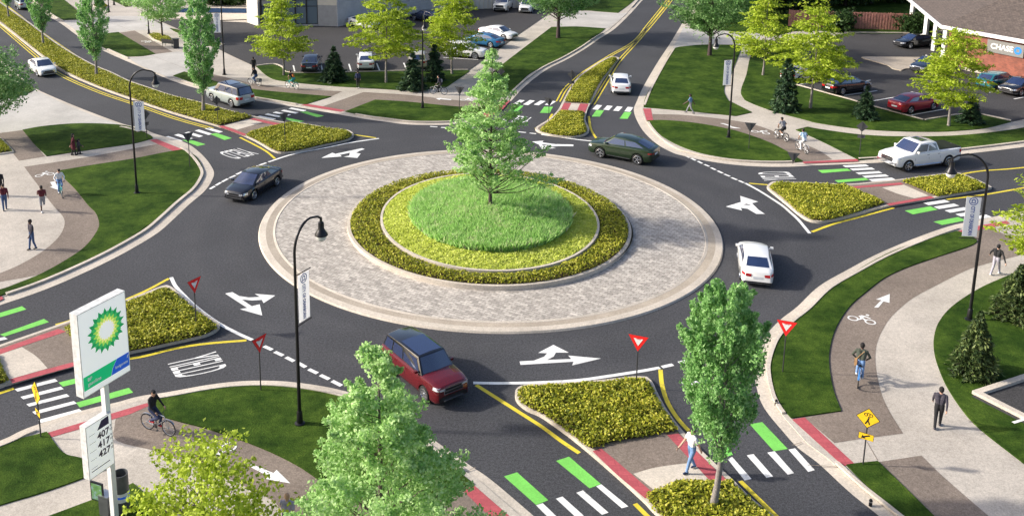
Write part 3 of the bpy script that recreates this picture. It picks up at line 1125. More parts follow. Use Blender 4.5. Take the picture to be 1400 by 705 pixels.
bars('crosswalk_bar', 'stripe_white', [
    ((227, 187), (247, 193.4)), ((241, 184), (261, 190.2)), ((255, 181), (275, 187)), ((269, 178), (288, 184)), ((283, 175.4), (302, 181)),
    ((353, 159), (375, 163.4)), ((364, 156), (383, 159.8)), ((375, 153.6), (396, 157.8)), ((386, 151), (406, 154.8)), ((396.5, 148), (417, 151.8)),
    ((1154, 227.6), (1186, 226.2)), ((1164, 232), (1194, 230.4)), ((1172, 237.2), (1204, 235.4)), ((1181, 241.8), (1213, 239.8)), ((1190, 246.6), (1222, 244.4)),
    ((1266, 279), (1295, 274.6)), ((1280, 284.2), (1308, 279.8)), ((1295, 289.2), (1322, 284.8)), ((1310, 294.4), (1337, 290)), ((1324, 299.4), (1352, 295))], 0.42)
bars('crosswalk_bar', 'stripe_white', [((718.5, 143.5), (728, 137.4)), ((733, 143.8), (742.5, 138)), ((748, 144), (757, 138.3)), ((705, 143), (714, 137)),
                                        ((813.5, 150), (819.5, 143.8)), ((828.5, 150.6), (834, 144.8)), ((842, 151.8), (847.5, 145.8)), ((857.5, 152.8), (862, 146.6))], 0.5)
quads('bike_crossing_block', 'stripe_green', [
    [(80, 522.5), (150, 505), (156, 510.5), (86, 528)], [(104, 550), (176, 529.6), (182, 536), (109, 556.4)], [(-30, 436.5), (30, 418.3), (36, 422.6), (-25, 441)], [(0, 457), (60, 435.6), (67, 439.8), (6, 459.6)],
    [(249, 191.4), (259, 190.6), (281, 197.4), (270, 199.8)], [(287, 183.4), (296, 182), (317, 189), (307, 191.6)], [(382, 160.4), (391, 160.6), (416, 165.8), (407, 167.8)], [(410, 153.2), (420, 152.8), (443, 158.4), (434, 160.4)],
    [(695, 152.4), (704, 144.4), (716, 144.4), (708, 152.4)], [(738, 154.4), (744, 146), (756, 146.2), (751.5, 154.6)], [(809, 159.4), (815.5, 150.4), (826, 151), (820, 159.6)], [(847, 162.4), (853.5, 153.2), (863.5, 153.6), (858, 162.6)],
    [(1118, 232.6), (1158, 230.4), (1164, 233.4), (1124, 236.6)], [(1141, 246.4), (1183, 243), (1188, 246), (1146, 249.6)], [(1237, 288), (1272, 282), (1282, 286.5), (1248, 293)], [(1276, 303), (1310, 296.7), (1321, 301), (1288, 307.4)],
    [(689, 650.6), (707, 645), (749.6, 683), (733, 689.6)], [(760.4, 629.4), (778, 623.6), (821.6, 661), (806, 666.8)], [(1025, 579.4), (1042, 576.4), (1077, 613), (1058, 616.2)], [(966, 590), (982, 587), (1002, 621), (992, 624)]])


def off(pts, o, s):
    return [(o[0] + p[0] / s, o[1] + p[1] / s) for p in pts]


ARROWS = [
    off([(540, 205), (588, 195), (635, 222), (700, 232), (778, 228), (742, 207), (882, 218), (802, 270), (790, 248), (720, 252), (652, 245), (722, 292), (775, 278), (793, 355), (640, 312), (690, 303), (600, 245)], (200, 360), 5),
    off([(1085, 18), (1110, 28), (1058, 45), (1030, 65), (1072, 70), (1040, 112), (908, 100), (962, 90), (968, 62), (872, 82), (890, 97), (695, 112), (800, 62), (830, 73)], (340, 200), 7),
    off([(1120, 288), (1120, 300), (1010, 299), (960, 305), (1000, 313), (905, 320), (884, 290), (925, 296), (960, 292), (908, 287), (905, 297), (835, 268), (915, 262), (908, 274), (1000, 286)], (560, 140), 5),
    off([(877, 142), (942, 122), (943, 134), (985, 138), (1037, 172), (1002, 172), (966, 151), (938, 147), (944, 158)], (700, 235), 3),
    off([(936, 98), (1010, 122), (984, 128), (1012, 156), (985, 138), (962, 130), (940, 136)], (700, 235), 3),
    off([(152, 268), (250, 262), (320, 235), (340, 212), (278, 210), (383, 155), (488, 208), (400, 208), (385, 235), (340, 258), (505, 252), (485, 228), (708, 248), (512, 295), (520, 270), (158, 292)], (680, 440), 5)]
quads('lane_arrow', 'stripe_white', ARROWS)
quads('path_arrow', 'stripe_white', [
    off([(375, 700), (405, 700), (440, 658), (480, 668), (482, 608), (388, 645), (425, 650)], (1120, 280), 5),
    off([(295, 355), (325, 345), (470, 405), (490, 383), (585, 475), (400, 442), (445, 432)], (280, 565), 5),
    off([(343, 545), (375, 540), (388, 566), (398, 560), (400, 600), (342, 578), (358, 572)], (0, 140), 5),
    off([(722, 143), (745, 143), (800, 158), (790, 163), (868, 178), (820, 177), (775, 168), (785, 162)], (840, 140), 5),
    [(596, 135), (604, 133.6), (603, 134.6), (618, 135.8), (616, 137), (602, 135.8), (601, 136.8)]], Z_PAINT)


def warp_text(body, c00, c10, c01, c11, z, name='road_word'):
    """lettering laid on the ground between four seen corners (bilinear)"""
    me = text_mesh(body, 1.0, 'stripe_white', name, 0.0)
    n = len(me.vertices)
    co = np.empty(n * 3)
    me.vertices.foreach_get('co', co)
    co = co.reshape(n, 3)
    lo, hi = co.min(0), co.max(0)
    A, B, C, D = (np.array(G(*p)) for p in (c00, c10, c01, c11))
    s = ((co[:, 0] - lo[0]) / (hi[0] - lo[0]))[:, None]
    t = ((co[:, 1] - lo[1]) / (hi[1] - lo[1]))[:, None]
    xy = (A * (1 - s) + B * s) * (1 - t) + (C * (1 - s) + D * s) * t
    co[:, :2] = xy
    co[:, 2] = z
    me.vertices.foreach_set('co', co.ravel())
    me.update()
    o = obj(name, me)
    o['kind'] = 'structure'


warp_text('YIELD', (228, 495), (242, 518), (295, 480), (312, 503), 0.006)
warp_text('YIELD', (328, 202), (297, 209), (354, 210.5), (322, 218), 0.006)
warp_text('YIELD', (1090, 246), (1077, 234), (1045, 247), (1035, 235.5), 0.006)
warp_text('YIELD', (730, 161), (697, 157), (721, 169), (684, 165), 0.006)
warp_text('YIELD', (948, 548), (995, 545), (931, 522), (975, 519), 0.006)


def bike_symbol(c, a, b, size, z=Z_PAINT):
    """painted bicycle with rider: c centre, a -> b the direction of its wheelbase as seen"""
    o = G(*c)
    x = (G(*b) - G(*a)).normalized()
    y = Vector((-x.y, x.x))
    mb = MB()

    def pt(p):
        q = o + x * p[0] * size + y * p[1] * size
        return (q.x, q.y)
    for cx in (-0.62, 0.62):
        k = 20
        out = [pt((cx + 0.42 * math.cos(2 * math.pi * i / k), -0.1 + 0.42 * math.sin(2 * math.pi * i / k))) for i in range(k + 1)]
        inn = [pt((cx + 0.30 * math.cos(2 * math.pi * i / k), -0.1 + 0.30 * math.sin(2 * math.pi * i / k))) for i in range(k + 1)]
        mb.strip(out, inn, z, z)
    for p in ([(-0.3, 0.5), (-0.05, 0.78), (0.3, 0.72), (0.62, 0.55), (0.58, 0.45), (0.25, 0.55), (0.08, 0.52), (0.1, 0.3), (-0.12, -0.15), (-0.24, -0.1), (-0.1, 0.28)],
              [(0.18, 0.98), (0.3, 0.88), (0.45, 0.92), (0.46, 1.06), (0.34, 1.14), (0.22, 1.1)], [(0.12, 0.3), (0.4, 0.05), (0.3, -0.1), (0.04, 0.12)]):
        mb.poly([pt(q) for q in p], z + 0.001)
    o2 = mb.build('bike_symbol', 'stripe_white')
    o2['kind'] = 'structure'


bike_symbol((1178, 438.5), (1167.6, 437.5), (1188.4, 442), 0.62)
bike_symbol((61, 240), (52.6, 238.4), (68.4, 236), 0.62)
bike_symbol((1040, 182), (1024, 179), (1054, 184), 0.72)
bike_symbol((640, 137.6), (626, 137), (648, 138), 0.7)
bike_symbol((200, 58), (190, 54), (208, 60), 0.75)
bike_symbol((306, 622), (300, 640), (316, 610), 0.7)

bars('bay_line', 'stripe_white', [((401, 91), (403, 99)), ((439, 90), (441, 99)), ((477, 89), (480, 98.6)), ((515, 88), (519, 98)), ((552, 87.5), (556, 97)), ((606, 80), (654, 83)), ((620, 66), (668, 70)), ((640, 51), (690, 57)),
                                  ((1246, 159), (1293, 150.4)), ((1154, 132), (1199, 125.6)), ((1194, 139.4), (1226, 134)), ((1093, 117), (1128, 112)), ((1352, 128), (1366, 125.6)), ((1386, 137), (1404, 133.6)), ((1160, 116), (1190, 111))], 0.15, 0.106)

# ------------------------------------------------------------------ leaves by the thousand


def np_mesh(name, V, nper, mats, mi=0, base=None):
    """mesh of len(V)/nper separate faces of nper corners, after the faces of `base` (an MB)"""
    V = np.asarray(V, dtype=np.float32).reshape(-1, 3)
    bv = np.array(base.v, dtype=np.float32).reshape(-1, 3) if base and base.v else np.zeros((0, 3), np.float32)
    bf = base.f if base else []
    nb = len(bv)
    nq = len(V) // nper
    loops = [i for f in bf for i in f]
    tot = [len(f) for f in bf]
    li = np.concatenate([np.array(loops, dtype=np.int32), np.arange(nq * nper, dtype=np.int32) + nb])
    lt = np.concatenate([np.array(tot, dtype=np.int32), np.full(nq, nper, dtype=np.int32)])
    ls = np.concatenate([[0], np.cumsum(lt)[:-1]]).astype(np.int32)
    me = bpy.data.meshes.new(name)
    me.vertices.add(nb + len(V))
    me.vertices.foreach_set('co', np.concatenate([bv, V]).ravel())
    me.loops.add(len(li))
    me.loops.foreach_set('vertex_index', li)
    me.polygons.add(len(lt))
    me.polygons.foreach_set('loop_start', ls)
    me.polygons.foreach_set('loop_total', lt)
    mm = np.concatenate([np.array(base.m if base else [], dtype=np.int32), np.full(nq, mi, dtype=np.int32)]).astype(np.int32)
    for m in mats:
        me.materials.append(MATS[m])
    me.polygons.foreach_set('material_index', mm)
    me.update(calc_edges=True)
    me.validate()
    return me


def unit(a):
    return a / np.maximum(np.linalg.norm(a, axis=1, keepdims=True), 1e-9)


def leaf_quads(C, S, rng, nb=None, tb=None, asp=0.6, nmix=1.0):
    """diamond leaves at C, length S; nb: favoured normal, tb: favoured long axis"""
    n = len(C)
    N = rng.normal(size=(n, 3)) * nmix
    if nb is not None:
        N = N + nb
    N = unit(N)
    T = rng.normal(size=(n, 3))
    if tb is not None:
        T = T * 0.45 + tb
    T = unit(T - N * (T * N).sum(1, keepdims=True))
    B = np.cross(N, T)
    S = np.asarray(S).reshape(-1, 1)
    q = np.stack([C - T * S * 0.5, C + B * S * asp * 0.5 + N * S * 0.08, C + T * S * 0.5, C - B * S * asp * 0.5 + N * S * 0.08], 1)
    return q


def in_poly(P, poly):
    x, y = P[:, 0], P[:, 1]
    c = np.zeros(len(P), bool)
    n = len(poly)
    for i in range(n):
        xi, yi = poly[i]
        xj, yj = poly[i - 1]
        if abs(yj - yi) < 1e-9:
            continue
        cond = ((yi > y) != (yj > y)) & (x < (xj - xi) * (y - yi) / (yj - yi) + xi)
        c ^= cond
    return c


def edge_dist(P, poly):
    d = np.full(len(P), 1e9)
    n = len(poly)
    for i in range(n):
        a, b = np.array(poly[i - 1]), np.array(poly[i])
        ab = b - a
        L = max(ab.dot(ab), 1e-9)
        t = np.clip(((P - a) @ ab) / L, 0, 1)
        d = np.minimum(d, np.linalg.norm(P - (a + t[:, None] * ab), axis=1))
    return d


def lumps(P, rng, scale, k=7):
    z = np.zeros(len(P))
    for _ in range(k):
        a = rng.uniform(0, 2 * math.pi)
        f = rng.uniform(0.6, 1.6) / scale * 2 * math.pi
        z += np.sin((P[:, 0] * math.cos(a) + P[:, 1] * math.sin(a)) * f + rng.uniform(0, 6.28))
    return z / k


def bed(label, poly, z0, h, seed, dens=520, leaf=0.12, mat='cover_leaf', name='ground_cover'):
    rng = np.random.default_rng(seed)
    poly = [tuple(p) for p in poly]
    A = np.array(poly)
    lo, hi = A.min(0), A.max(0)
    n = int((hi - lo).prod() * dens)
    P = rng.uniform(lo, hi, size=(n, 2))
    P = P[in_poly(P, poly)]
    d = edge_dist(P, poly)
    prof = np.sqrt(np.clip((d + 0.05) / 0.4, 0, 1))
    top = h * prof * (0.86 + 0.24 * lumps(P, rng, 0.9) + 0.14 * lumps(P, rng, 0.35))
    z = z0 + top * np.power(rng.uniform(0.12, 1.0, len(P)), 0.45)
    C = np.column_stack([P + rng.normal(size=P.shape) * 0.03, z])
    S = rng.uniform(0.7, 1.35, len(P)) * leaf
    q = leaf_quads(C, S, rng, nb=np.array([-0.25, -0.2, 0.9]), asp=0.62, nmix=0.75)
    base = MB()
    P2 = [Vector(p) for p in poly]
    inn = offset_closed(P2, 0.1)
    base.prism([tuple(p) for p in inn], z0, z0 + h * 0.38)
    o = obj(name, np_mesh(name, q, 4, ['soil', mat], 1, base))
    o['kind'] = 'stuff'
    o['label'] = label
    return o


def island_bed(label, pts, h, seed, inset=0.0, dens=520, z=ZI):
    P = smooth_closed(GP(pts, z), 60)
    if inset:
        P = offset_closed(P, inset)
    return bed(label, P, z, h, seed, dens)


island_bed('yellow-green ground cover on the west island beside the tall price sign', [(88, 451), (126, 433), (168, 418), (200, 406), (222, 398), (231, 398), (242, 405), (264, 424), (283, 438), (295, 446), (296, 449.5), (290, 454), (275, 459.5), (240, 467.5), (200, 476.5), (176, 481.5), (128, 494), (104, 470)], 0.42, 1)
island_bed('small patch of ground cover at the left end of the west island', [(-55, 500), (-4, 485), (1, 500), (11, 521), (0, 526), (-55, 543)], 0.4, 2)
island_bed('ground cover on the pointed north-west island before the crossing', [(337, 186), (345, 182), (389, 171.5), (400, 170), (420, 173.5), (452, 178.5), (473, 181), (480, 185), (479.5, 188), (471, 192), (440, 198.6), (408, 206), (385, 208), (372, 204.5), (358, 196.5)], 0.42, 3)
island_bed('long ground cover strip on the curving north-west median', [(-40, -22), (0, 6.5), (40, 35), (80, 64.5), (124, 90), (152, 102), (176, 113.5), (200, 122), (234, 133), (260, 139.5), (285, 146), (316, 154.5), (344, 160.5), (337, 163.4), (304, 171.2), (297, 171.5), (270, 163.5), (233, 152.5), (187, 137), (133, 117.5), (88, 97), (60, 77), (30, 53), (0, 29), (-40, 0)], 0.42, 4, dens=330)
island_bed('ground cover on the round end of the north island', [(739, 178.5), (755, 164), (765, 153.6), (799, 155), (798, 166), (802, 178), (800, 182.5), (793, 185), (780, 186.5), (761, 185), (747, 182)], 0.38, 5)
island_bed('long tapering ground cover bed on the north island behind its crossing', [(772, 139.5), (780, 125), (788, 113), (801, 101), (828, 84), (837, 80.5), (843, 82), (840, 87), (822, 110), (810, 131), (805.5, 141.5)], 0.38, 6)
island_bed('ground cover on the wide west half of the east island', [(1053, 258.5), (1055, 255), (1062, 252.5), (1090, 253.5), (1120, 254.5), (1158, 256.2), (1209, 278.8), (1160, 294.5), (1136, 300.5), (1120, 302), (1106, 299.5), (1092, 291), (1078, 279), (1066, 268.5)], 0.42, 7)
island_bed('ground cover on the east half of the east island nearest the pickup truck', [(1233, 248.6), (1260, 245.4), (1300, 241), (1316, 242.6), (1348, 256), (1348, 258.6), (1318, 263.5), (1281, 269.4)], 0.4, 8)
island_bed('ground cover on the broad top of the south island', [(708, 540), (710, 535.5), (719, 531.5), (745, 530), (780, 528.5), (830, 524.5), (866, 520.5), (882, 521), (889, 528), (897, 544), (910, 567), (927, 590.5), (900, 594.5), (870, 600), (840, 605.5), (808, 614.5), (800, 610), (772, 588.5), (742, 567.5), (722, 558.5), (710, 549)], 0.42, 9)
island_bed('ground cover around the columnar tree on the south island', [(883, 681), (900, 671.5), (932, 660.5), (960, 661.5), (980, 662.5), (999, 659.5), (1023, 684), (1050, 706.5), (1092, 742), (945, 742), (900, 703)], 0.45, 10)


def annulus_leaves(c, r0, r1, n, rng, ey=1.0):
    r = np.sqrt(rng.uniform(r0 * r0, r1 * r1, n))
    a = rng.uniform(0, 2 * math.pi, n)
    return np.column_stack([c[0] + r * np.cos(a), c[1] + ey * r * np.sin(a)]), r


rng = np.random.default_rng(21)
P = np.column_stack([rng.uniform(-8.5, 8.5, 92000), rng.uniform(-9.9, 8.4, 92000)])
ro_ = np.hypot(P[:, 0] - C2[0], (P[:, 1] - C2[1]) / E2)
ri_ = np.hypot(P[:, 0] - C3[0], (P[:, 1] - C3[1]) / E3)
k_ = (ro_ < 8.36) & (ri_ > 6.62)
P, e = P[k_], np.minimum(ri_ - 6.6, 8.38 - ro_)[k_]
top = 0.42 * np.sqrt(np.clip((e + 0.06) / 0.3, 0, 1)) * (0.88 + 0.25 * lumps(P, rng, 0.9) + 0.15 * lumps(P, rng, 0.35))
C = np.column_stack([P, 0.32 + top * np.power(rng.uniform(0.15, 1, len(P)), 0.45)])
q = leaf_quads(C, rng.uniform(0.7, 1.3, len(P)) * 0.115, rng, nb=np.array([-0.25, -0.2, 0.9]), asp=0.62, nmix=0.75)
o = obj('ground_cover', np_mesh('ground_cover', q, 4, ['cover_leaf']))
o['kind'] = 'stuff'
o['label'] = 'ring of yellow-green ground cover round the central mound'
P, r = annulus_leaves(C3, 4.5, 6.44, 52000, rng, E3)
C = np.column_stack([P, mound_z(P[:, 0], P[:, 1]) + 0.02 + 0.13 * np.power(rng.uniform(0.1, 1, len(P)), 0.5) * (0.8 + 0.4 * lumps(P, rng, 0.8) + 0.2 * lumps(P, rng, 0.4))])
tb = np.column_stack([np.cos(rng.uniform(0, 6.28, len(P))) * 0.8, -0.5 * np.ones(len(P)), 0.3 * np.ones(len(P))])
q = leaf_quads(C, rng.uniform(0.7, 1.5, len(P)) * 0.17, rng, nb=np.array([-0.2, -0.2, 1.0]), tb=tb, asp=0.3, nmix=0.5)
o = obj('ground_cover', np_mesh('ground_cover', q, 4, ['lime_cover']))
o['kind'] = 'stuff'
o['label'] = 'soft lime-green ground cover ring at the foot of the tall grass'


def grass_blades(c, rad, n, hgt, w, rng, zf):
    P, r = annulus_leaves(c, 0.0, rad, n, rng, E3)
    z = zf(P[:, 0], P[:, 1])
    H = hgt * rng.uniform(0.6, 1.15, n) * (0.95 + 0.15 * lumps(P, rng, 1.2))
    a = rng.uniform(0, math.pi, n)
    dx, dy = np.cos(a) * w / 2, np.sin(a) * w / 2
    lean = rng.normal(size=(n, 2)) * 0.13
    b0 = np.column_stack([P[:, 0] - dx, P[:, 1] - dy, z])
    b1 = np.column_stack([P[:, 0] + dx, P[:, 1] + dy, z])
    m1 = np.column_stack([P[:, 0] + dx * 1.2 + lean[:, 0] * 0.4, P[:, 1] + dy * 1.2 + lean[:, 1] * 0.4, z + H * 0.6])
    t = np.column_stack([P[:, 0] + lean[:, 0], P[:, 1] + lean[:, 1], z + H])
    return np.stack([b0, b1, m1, t], 1)


q = grass_blades((C3[0] + 0.05, C3[1] - 0.1), 4.82, 90000, 0.6, 0.038, rng, mound_z)
o = obj('ornamental_grass', np_mesh('ornamental_grass', q, 4, ['tall_grass']))
o['kind'] = 'stuff'
o['label'] = 'tall bright green ornamental grass on the central mound'
# little planters on the plazas
for lab, pts, sd in [('small planter bed with shrubs at the far left of the plaza', [(-30, 186), (0, 190), (13, 204), (16, 208), (0, 210.5), (-30, 214)], 31),
                     ('small shrub bed at the foot of the plaza tree beside the bench', [(204, 48.5), (216, 47.5), (232, 52), (235, 56.5), (222, 58.5), (210, 54)], 32),
                     ('low shrub bed under the far plaza tree beside the columnar tree', [(128, 8), (140, 5), (148, 9), (140, 13)], 33)]:
    P = GP(pts, 0.1)
    bed(lab, P, 0.1, 0.4, sd, 300)
    kb = MB()
    inn = offset_closed(P, -0.15)
    kb.prism([tuple(p) for p in inn], 0.05, 0.16)
    struct('kerb', kb, 'concrete')
# ================================================================== trees
def crown_clumps(rng, n, h0, h1, rad, prof, shell=0.55, dens=1.3):
    """clump centres inside a crown; prof(t) gives the radius share at height share t"""
    out = []
    while len(out) < n:
        t = rng.uniform(0, 1)
        p = prof(t)
        if rng.uniform() > p ** dens + 0.03:
            continue
        r = rad * p * (shell + (1 - shell) * math.sqrt(rng.uniform())) if rng.uniform() < 0.8 else rad * p * math.sqrt(rng.uniform())
        a = rng.uniform(0, 2 * math.pi)
        r *= rng.uniform(0.72, 1.18)
        out.append((r * math.cos(a), r * math.sin(a), h0 + (h1 - h0) * t))
    return np.array(out)


def limbs(mb, rng, cl, h, r0, every=3, rise=0.7, lean=(0, 0), bend=0.0):
    k = 9
    tr = []
    for i in range(k):
        t = i / (k - 1)
        tr.append((lean[0] * t + bend * math.sin(t * 7) * 0.4, lean[1] * t + bend * math.cos(t * 5) * 0.3 - bend * 0.3, h * t))
    mb.tube(tr, [r0 * (1.25 if i == 0 else 1) * (1 - 0.86 * i / (k - 1)) for i in range(k)], 8)
    for c in cl[::every]:
        rr = math.hypot(c[0], c[1])
        z0 = max(h * 0.12, c[2] - rr * rise)
        z0 = min(z0, h * 0.9)
        t = z0 / h
        p0 = Vector((lean[0] * t + bend * math.sin(t * 7) * 0.4, lean[1] * t + bend * math.cos(t * 5) * 0.3 - bend * 0.3, z0))
        p2 = Vector(c)
        p1 = p0.lerp(p2, 0.5) + Vector((0, 0, -0.08 * rr))
        w = max(0.012, r0 * (1 - 0.86 * t) * 0.42)
        mb.tube([p0, p1, p2], [w, w * 0.6, w * 0.2], 5)


def broad_mesh(seed, h, base, rad, prof, ncl, nleaf, leaf, mat, bark, r0, csize=0.16, flat=0.7, nb=(0, 0, 0.5), asp=0.62, every=3, rise=0.7, shell=0.55, lean=(0, 0), bend=0.0, tb=None, extra=None, dens=1.3, taper=0.0, tip=0.3):
    rng = np.random.default_rng(seed)
    cl = crown_clumps(rng, ncl, base, h * 0.98, rad, prof, shell, dens)
    if extra is not None:
        cl = np.vstack([cl, np.array(extra)])
    mb = MB()
    limbs(mb, rng, cl, h * 0.93, r0, every, rise, lean, bend)
    trunk = mb.mesh('trunk', [bark], 60)
    per = rng.integers(0, len(cl), nleaf)
    cs = rad * csize * rng.uniform(0.6, 1.4, len(cl))
    if taper:
        hs = np.clip((cl[:, 2] - base) / (h - base), 0, 1)
        cs *= 1 - taper * hs
    D = rng.normal(size=(nleaf, 3))
    D = unit(D) * (rng.uniform(0, 1, (nleaf, 1)) ** 0.42)
    sz = cs[per][:, None]
    # each clump is a spray that narrows towards the tip of its twig
    hub = np.column_stack([cl[:, 0], cl[:, 1], np.zeros(len(cl))])
    ax = unit(hub + np.array([0, 0, 1e-3]) + rng.normal(size=cl.shape) * 0.25 * rad) * np.array([1, 1, 0.35]) + np.array([0, 0, tip])
    ax = unit(ax)[per]
    s_ = rng.uniform(-1, 1, (nleaf, 1))
    perp = D - ax * (D * ax).sum(1, keepdims=True)
    C = cl[per] + ax * s_ * sz * 2.1 + perp * np.column_stack([sz, sz, sz * flat]) * 1.35 * np.clip(1.0 - 0.55 * s_, 0.25, 1.5)
    T = None
    if tb == 'out':
        T = unit(np.column_stack([C[:, 0], C[:, 1], np.zeros(nleaf)])) + np.array([0, 0, -0.25])
    elif tb == 'up':
        T = unit(np.column_stack([C[:, 0] * 0.4, C[:, 1] * 0.4, np.full(nleaf, rad)]))
    q = leaf_quads(C, rng.uniform(0.65, 1.35, nleaf) * leaf, rng, nb=np.array(nb) + D * 0.5, tb=T, asp=asp, nmix=0.6)
    crown = np_mesh('crown', q, 4, [mat])
    return trunk, crown


def conifer_mesh(seed, h, rad, n_whorl, per, leaf, mat, nl=46, droop=0.25):
    rng = np.random.default_rng(seed)
    mb = MB()
    mb.tube([(0, 0, 0), (0, 0, h * 0.5), (0, 0, h * 0.96)], [0.05 * rad + 0.03, 0.035 * rad + 0.02, 0.008], 7)
    Cs, Ts = [], []
    for w in range(n_whorl):
        t = (w + rng.uniform(0.1, 0.9)) / n_whorl
        z = h * (0.05 + 0.93 * t)
        R_ = rad * (1 - t) ** 0.85 * rng.uniform(0.85, 1.12) + 0.05
        k = max(4, int(per * (0.5 + 0.5 * (1 - t))))
        for j in range(k):
            a = 2 * math.pi * (j + rng.uniform(0, 1)) / k
            L = R_ * rng.uniform(0.75, 1.1)
            mb.tube([(0, 0, z), (math.cos(a) * L * 0.9, math.sin(a) * L * 0.9, z - L * droop + 0.04)], [0.014, 0.006], 4)
            m = max(6, int(nl * (0.3 + 0.7 * L / rad)))
            s = rng.uniform(0.12, 1, m) ** 0.8
            side = rng.normal(size=m) * 0.16 * L * (1.1 - s * 0.6)
            x = math.cos(a) * L * s - math.sin(a) * side
            y = math.sin(a) * L * s + math.cos(a) * side
            zz = z - L * droop * s + rng.normal(size=m) * 0.045 * rad - np.abs(side) * 0.3
            Cs.append(np.column_stack([x, y, zz]))
            sg = np.sign(side)[:, None]
            Ts.append(np.column_stack([np.full(m, math.cos(a)), np.full(m, math.sin(a)), np.full(m, -0.2)]) + sg * np.array([-math.sin(a), math.cos(a), 0]) * 0.6)
    C, T = np.vstack(Cs), np.vstack(Ts)
    q = leaf_quads(C, rng.uniform(0.7, 1.3, len(C)) * leaf, rng, nb=np.array([0, 0, 0.8]), tb=T, asp=0.3, nmix=0.5)
    return mb.mesh('trunk', ['bark_dark'], 60), np_mesh('crown', q, 4, [mat])


def place_tree(name, label, meshes, loc, scale=1.0, rz=0.0, group=None, cat='tree', sz=None):
    t = thing(name, label, cat, loc, rz, group)
    for n, me in zip(('trunk', 'crown'), meshes):
        o = obj(n, me, t)
    t.scale = (scale, scale, sz if sz else scale)
    return t


def on(u, v, z=Z_LAWN - 0.02):
    p = G(u, v, z)
    return (p.x, p.y, z)


def cone_prof(t):
    return (1 - t ** 1.25) ** 1.0 * (0.66 + 0.34 * min(1, t / 0.16)) + 0.02


def oval_prof(t):
    return max(0.05, math.sin(math.pi * min(1, (t * 0.86 + 0.14))) ** 0.75)


def flask_prof(t):
    # columnar crown: narrow foot, widest above the middle, open ragged top
    return 0.10 + 0.90 * math.sin(math.pi * min(1.0, 0.05 + 0.86 * t ** 1.05)) ** 1.1


def layered_prof(t):
    return (0.62 + 0.38 * min(1, t / 0.2)) * (1 - t) ** 0.62 + 0.05


# the specimen tree on the mound
cz = float(mound_z(0, 0)) - 0.02
tb_ = G(670, 288, 1.15)
cz = float(mound_z(tb_.x, tb_.y)) - 0.02
TC = (tb_.x, tb_.y, cz)
Hc = height_at(668, 64, tb_) - cz
ex = [(2.3 + 0.35 * i, -0.5 + 0.1 * math.sin(i), 2.1 + 0.16 * (i % 3) - 0.05 * i) for i in range(5)] + [(1.6, -0.3, 2.1), (-0.4, -1.2, 2.0), (2.2, -0.2, 3.7), (2.9, -0.3, 3.6), (3.2, 0, 3.9)]
place_tree('maple_tree', 'light green cone-shaped tree growing from the grass mound at the centre of the roundabout',
           broad_mesh(11, Hc, 2.35, 2.7, cone_prof, 215, 22000, 0.15, 'leaf_mint', 'bark_dark', 0.11, 0.094, 0.65, nb=(-0.3, -0.15, 0.6), asp=0.6, shell=0.5, rise=0.75, extra=ex, every=2, dens=0.7, taper=0.3), TC, 1.0, 0.0)
# the near maple whose foot is below the picture
pb = G(522, 850)
Hf = height_at(490, 462, pb)
place_tree('maple_tree', 'large pale green tree in front, covering the near kerb beside the red car',
           broad_mesh(12, Hf, 1.0, 3.4, lambda t: (1 - t ** 1.2) * (0.7 + 0.3 * min(1, t / 0.16)) + 0.02, 320, 60000, 0.11, 'leaf_mint', 'bark', 0.12, 0.082, 0.7, nb=(-0.35, -0.3, 0.6), asp=0.6, shell=0.5, rise=0.8, every=3, dens=0.8, taper=0.45, tip=0.45), (pb.x, pb.y, 0.06), 1.0, 0.6)
# columnar trees
pc = G(974, 698, ZI)
Hk = height_at(985, 380, pc)
place_tree('columnar_tree', 'columnar green tree with slim pale trunk on the near south island',
           broad_mesh(13, Hk - 0.15, Hk * 0.27, 1.38, flask_prof, 260, 38000, 0.105, 'leaf_green', 'bark_grey', 0.12, 0.13, 1.3, nb=(-0.3, -0.2, 0.3), asp=0.6, shell=0.55, rise=1.6, tb='up', bend=0.35, every=3, dens=0.9, taper=0.35, tip=1.3), (pc.x, pc.y, ZI), 1.0, 0.3)
col = broad_mesh(14, 10.0, 2.0, 1.45, flask_prof, 200, 16000, 0.16, 'leaf_green', 'bark_grey', 0.14, 0.14, 1.3, nb=(-0.3, -0.2, 0.3), asp=0.6, shell=0.55, rise=1.6, tb='up', bend=0.2, dens=0.9, taper=0.35, tip=1.3)
for i, (u, v, hh, lab) in enumerate([
        (278, 155, 10.2, 'columnar tree at the near tip of the long median, in front of the silver car'),
        (132, 105, 9.6, 'columnar tree on the long median between the white sedan and the tip'),
        (59.6, 62.5, 9.0, 'columnar tree on the long median behind the white sedan'),
        (12.5, 26, 9.4, 'columnar tree on the far end of the long median, crown cut off')]):
    x, y, z = on(u, v, ZI)
    place_tree('columnar_tree', lab, col, (x, y, z), hh / 10.0, 1.3 * i, 'columnar trees along the north-west median')

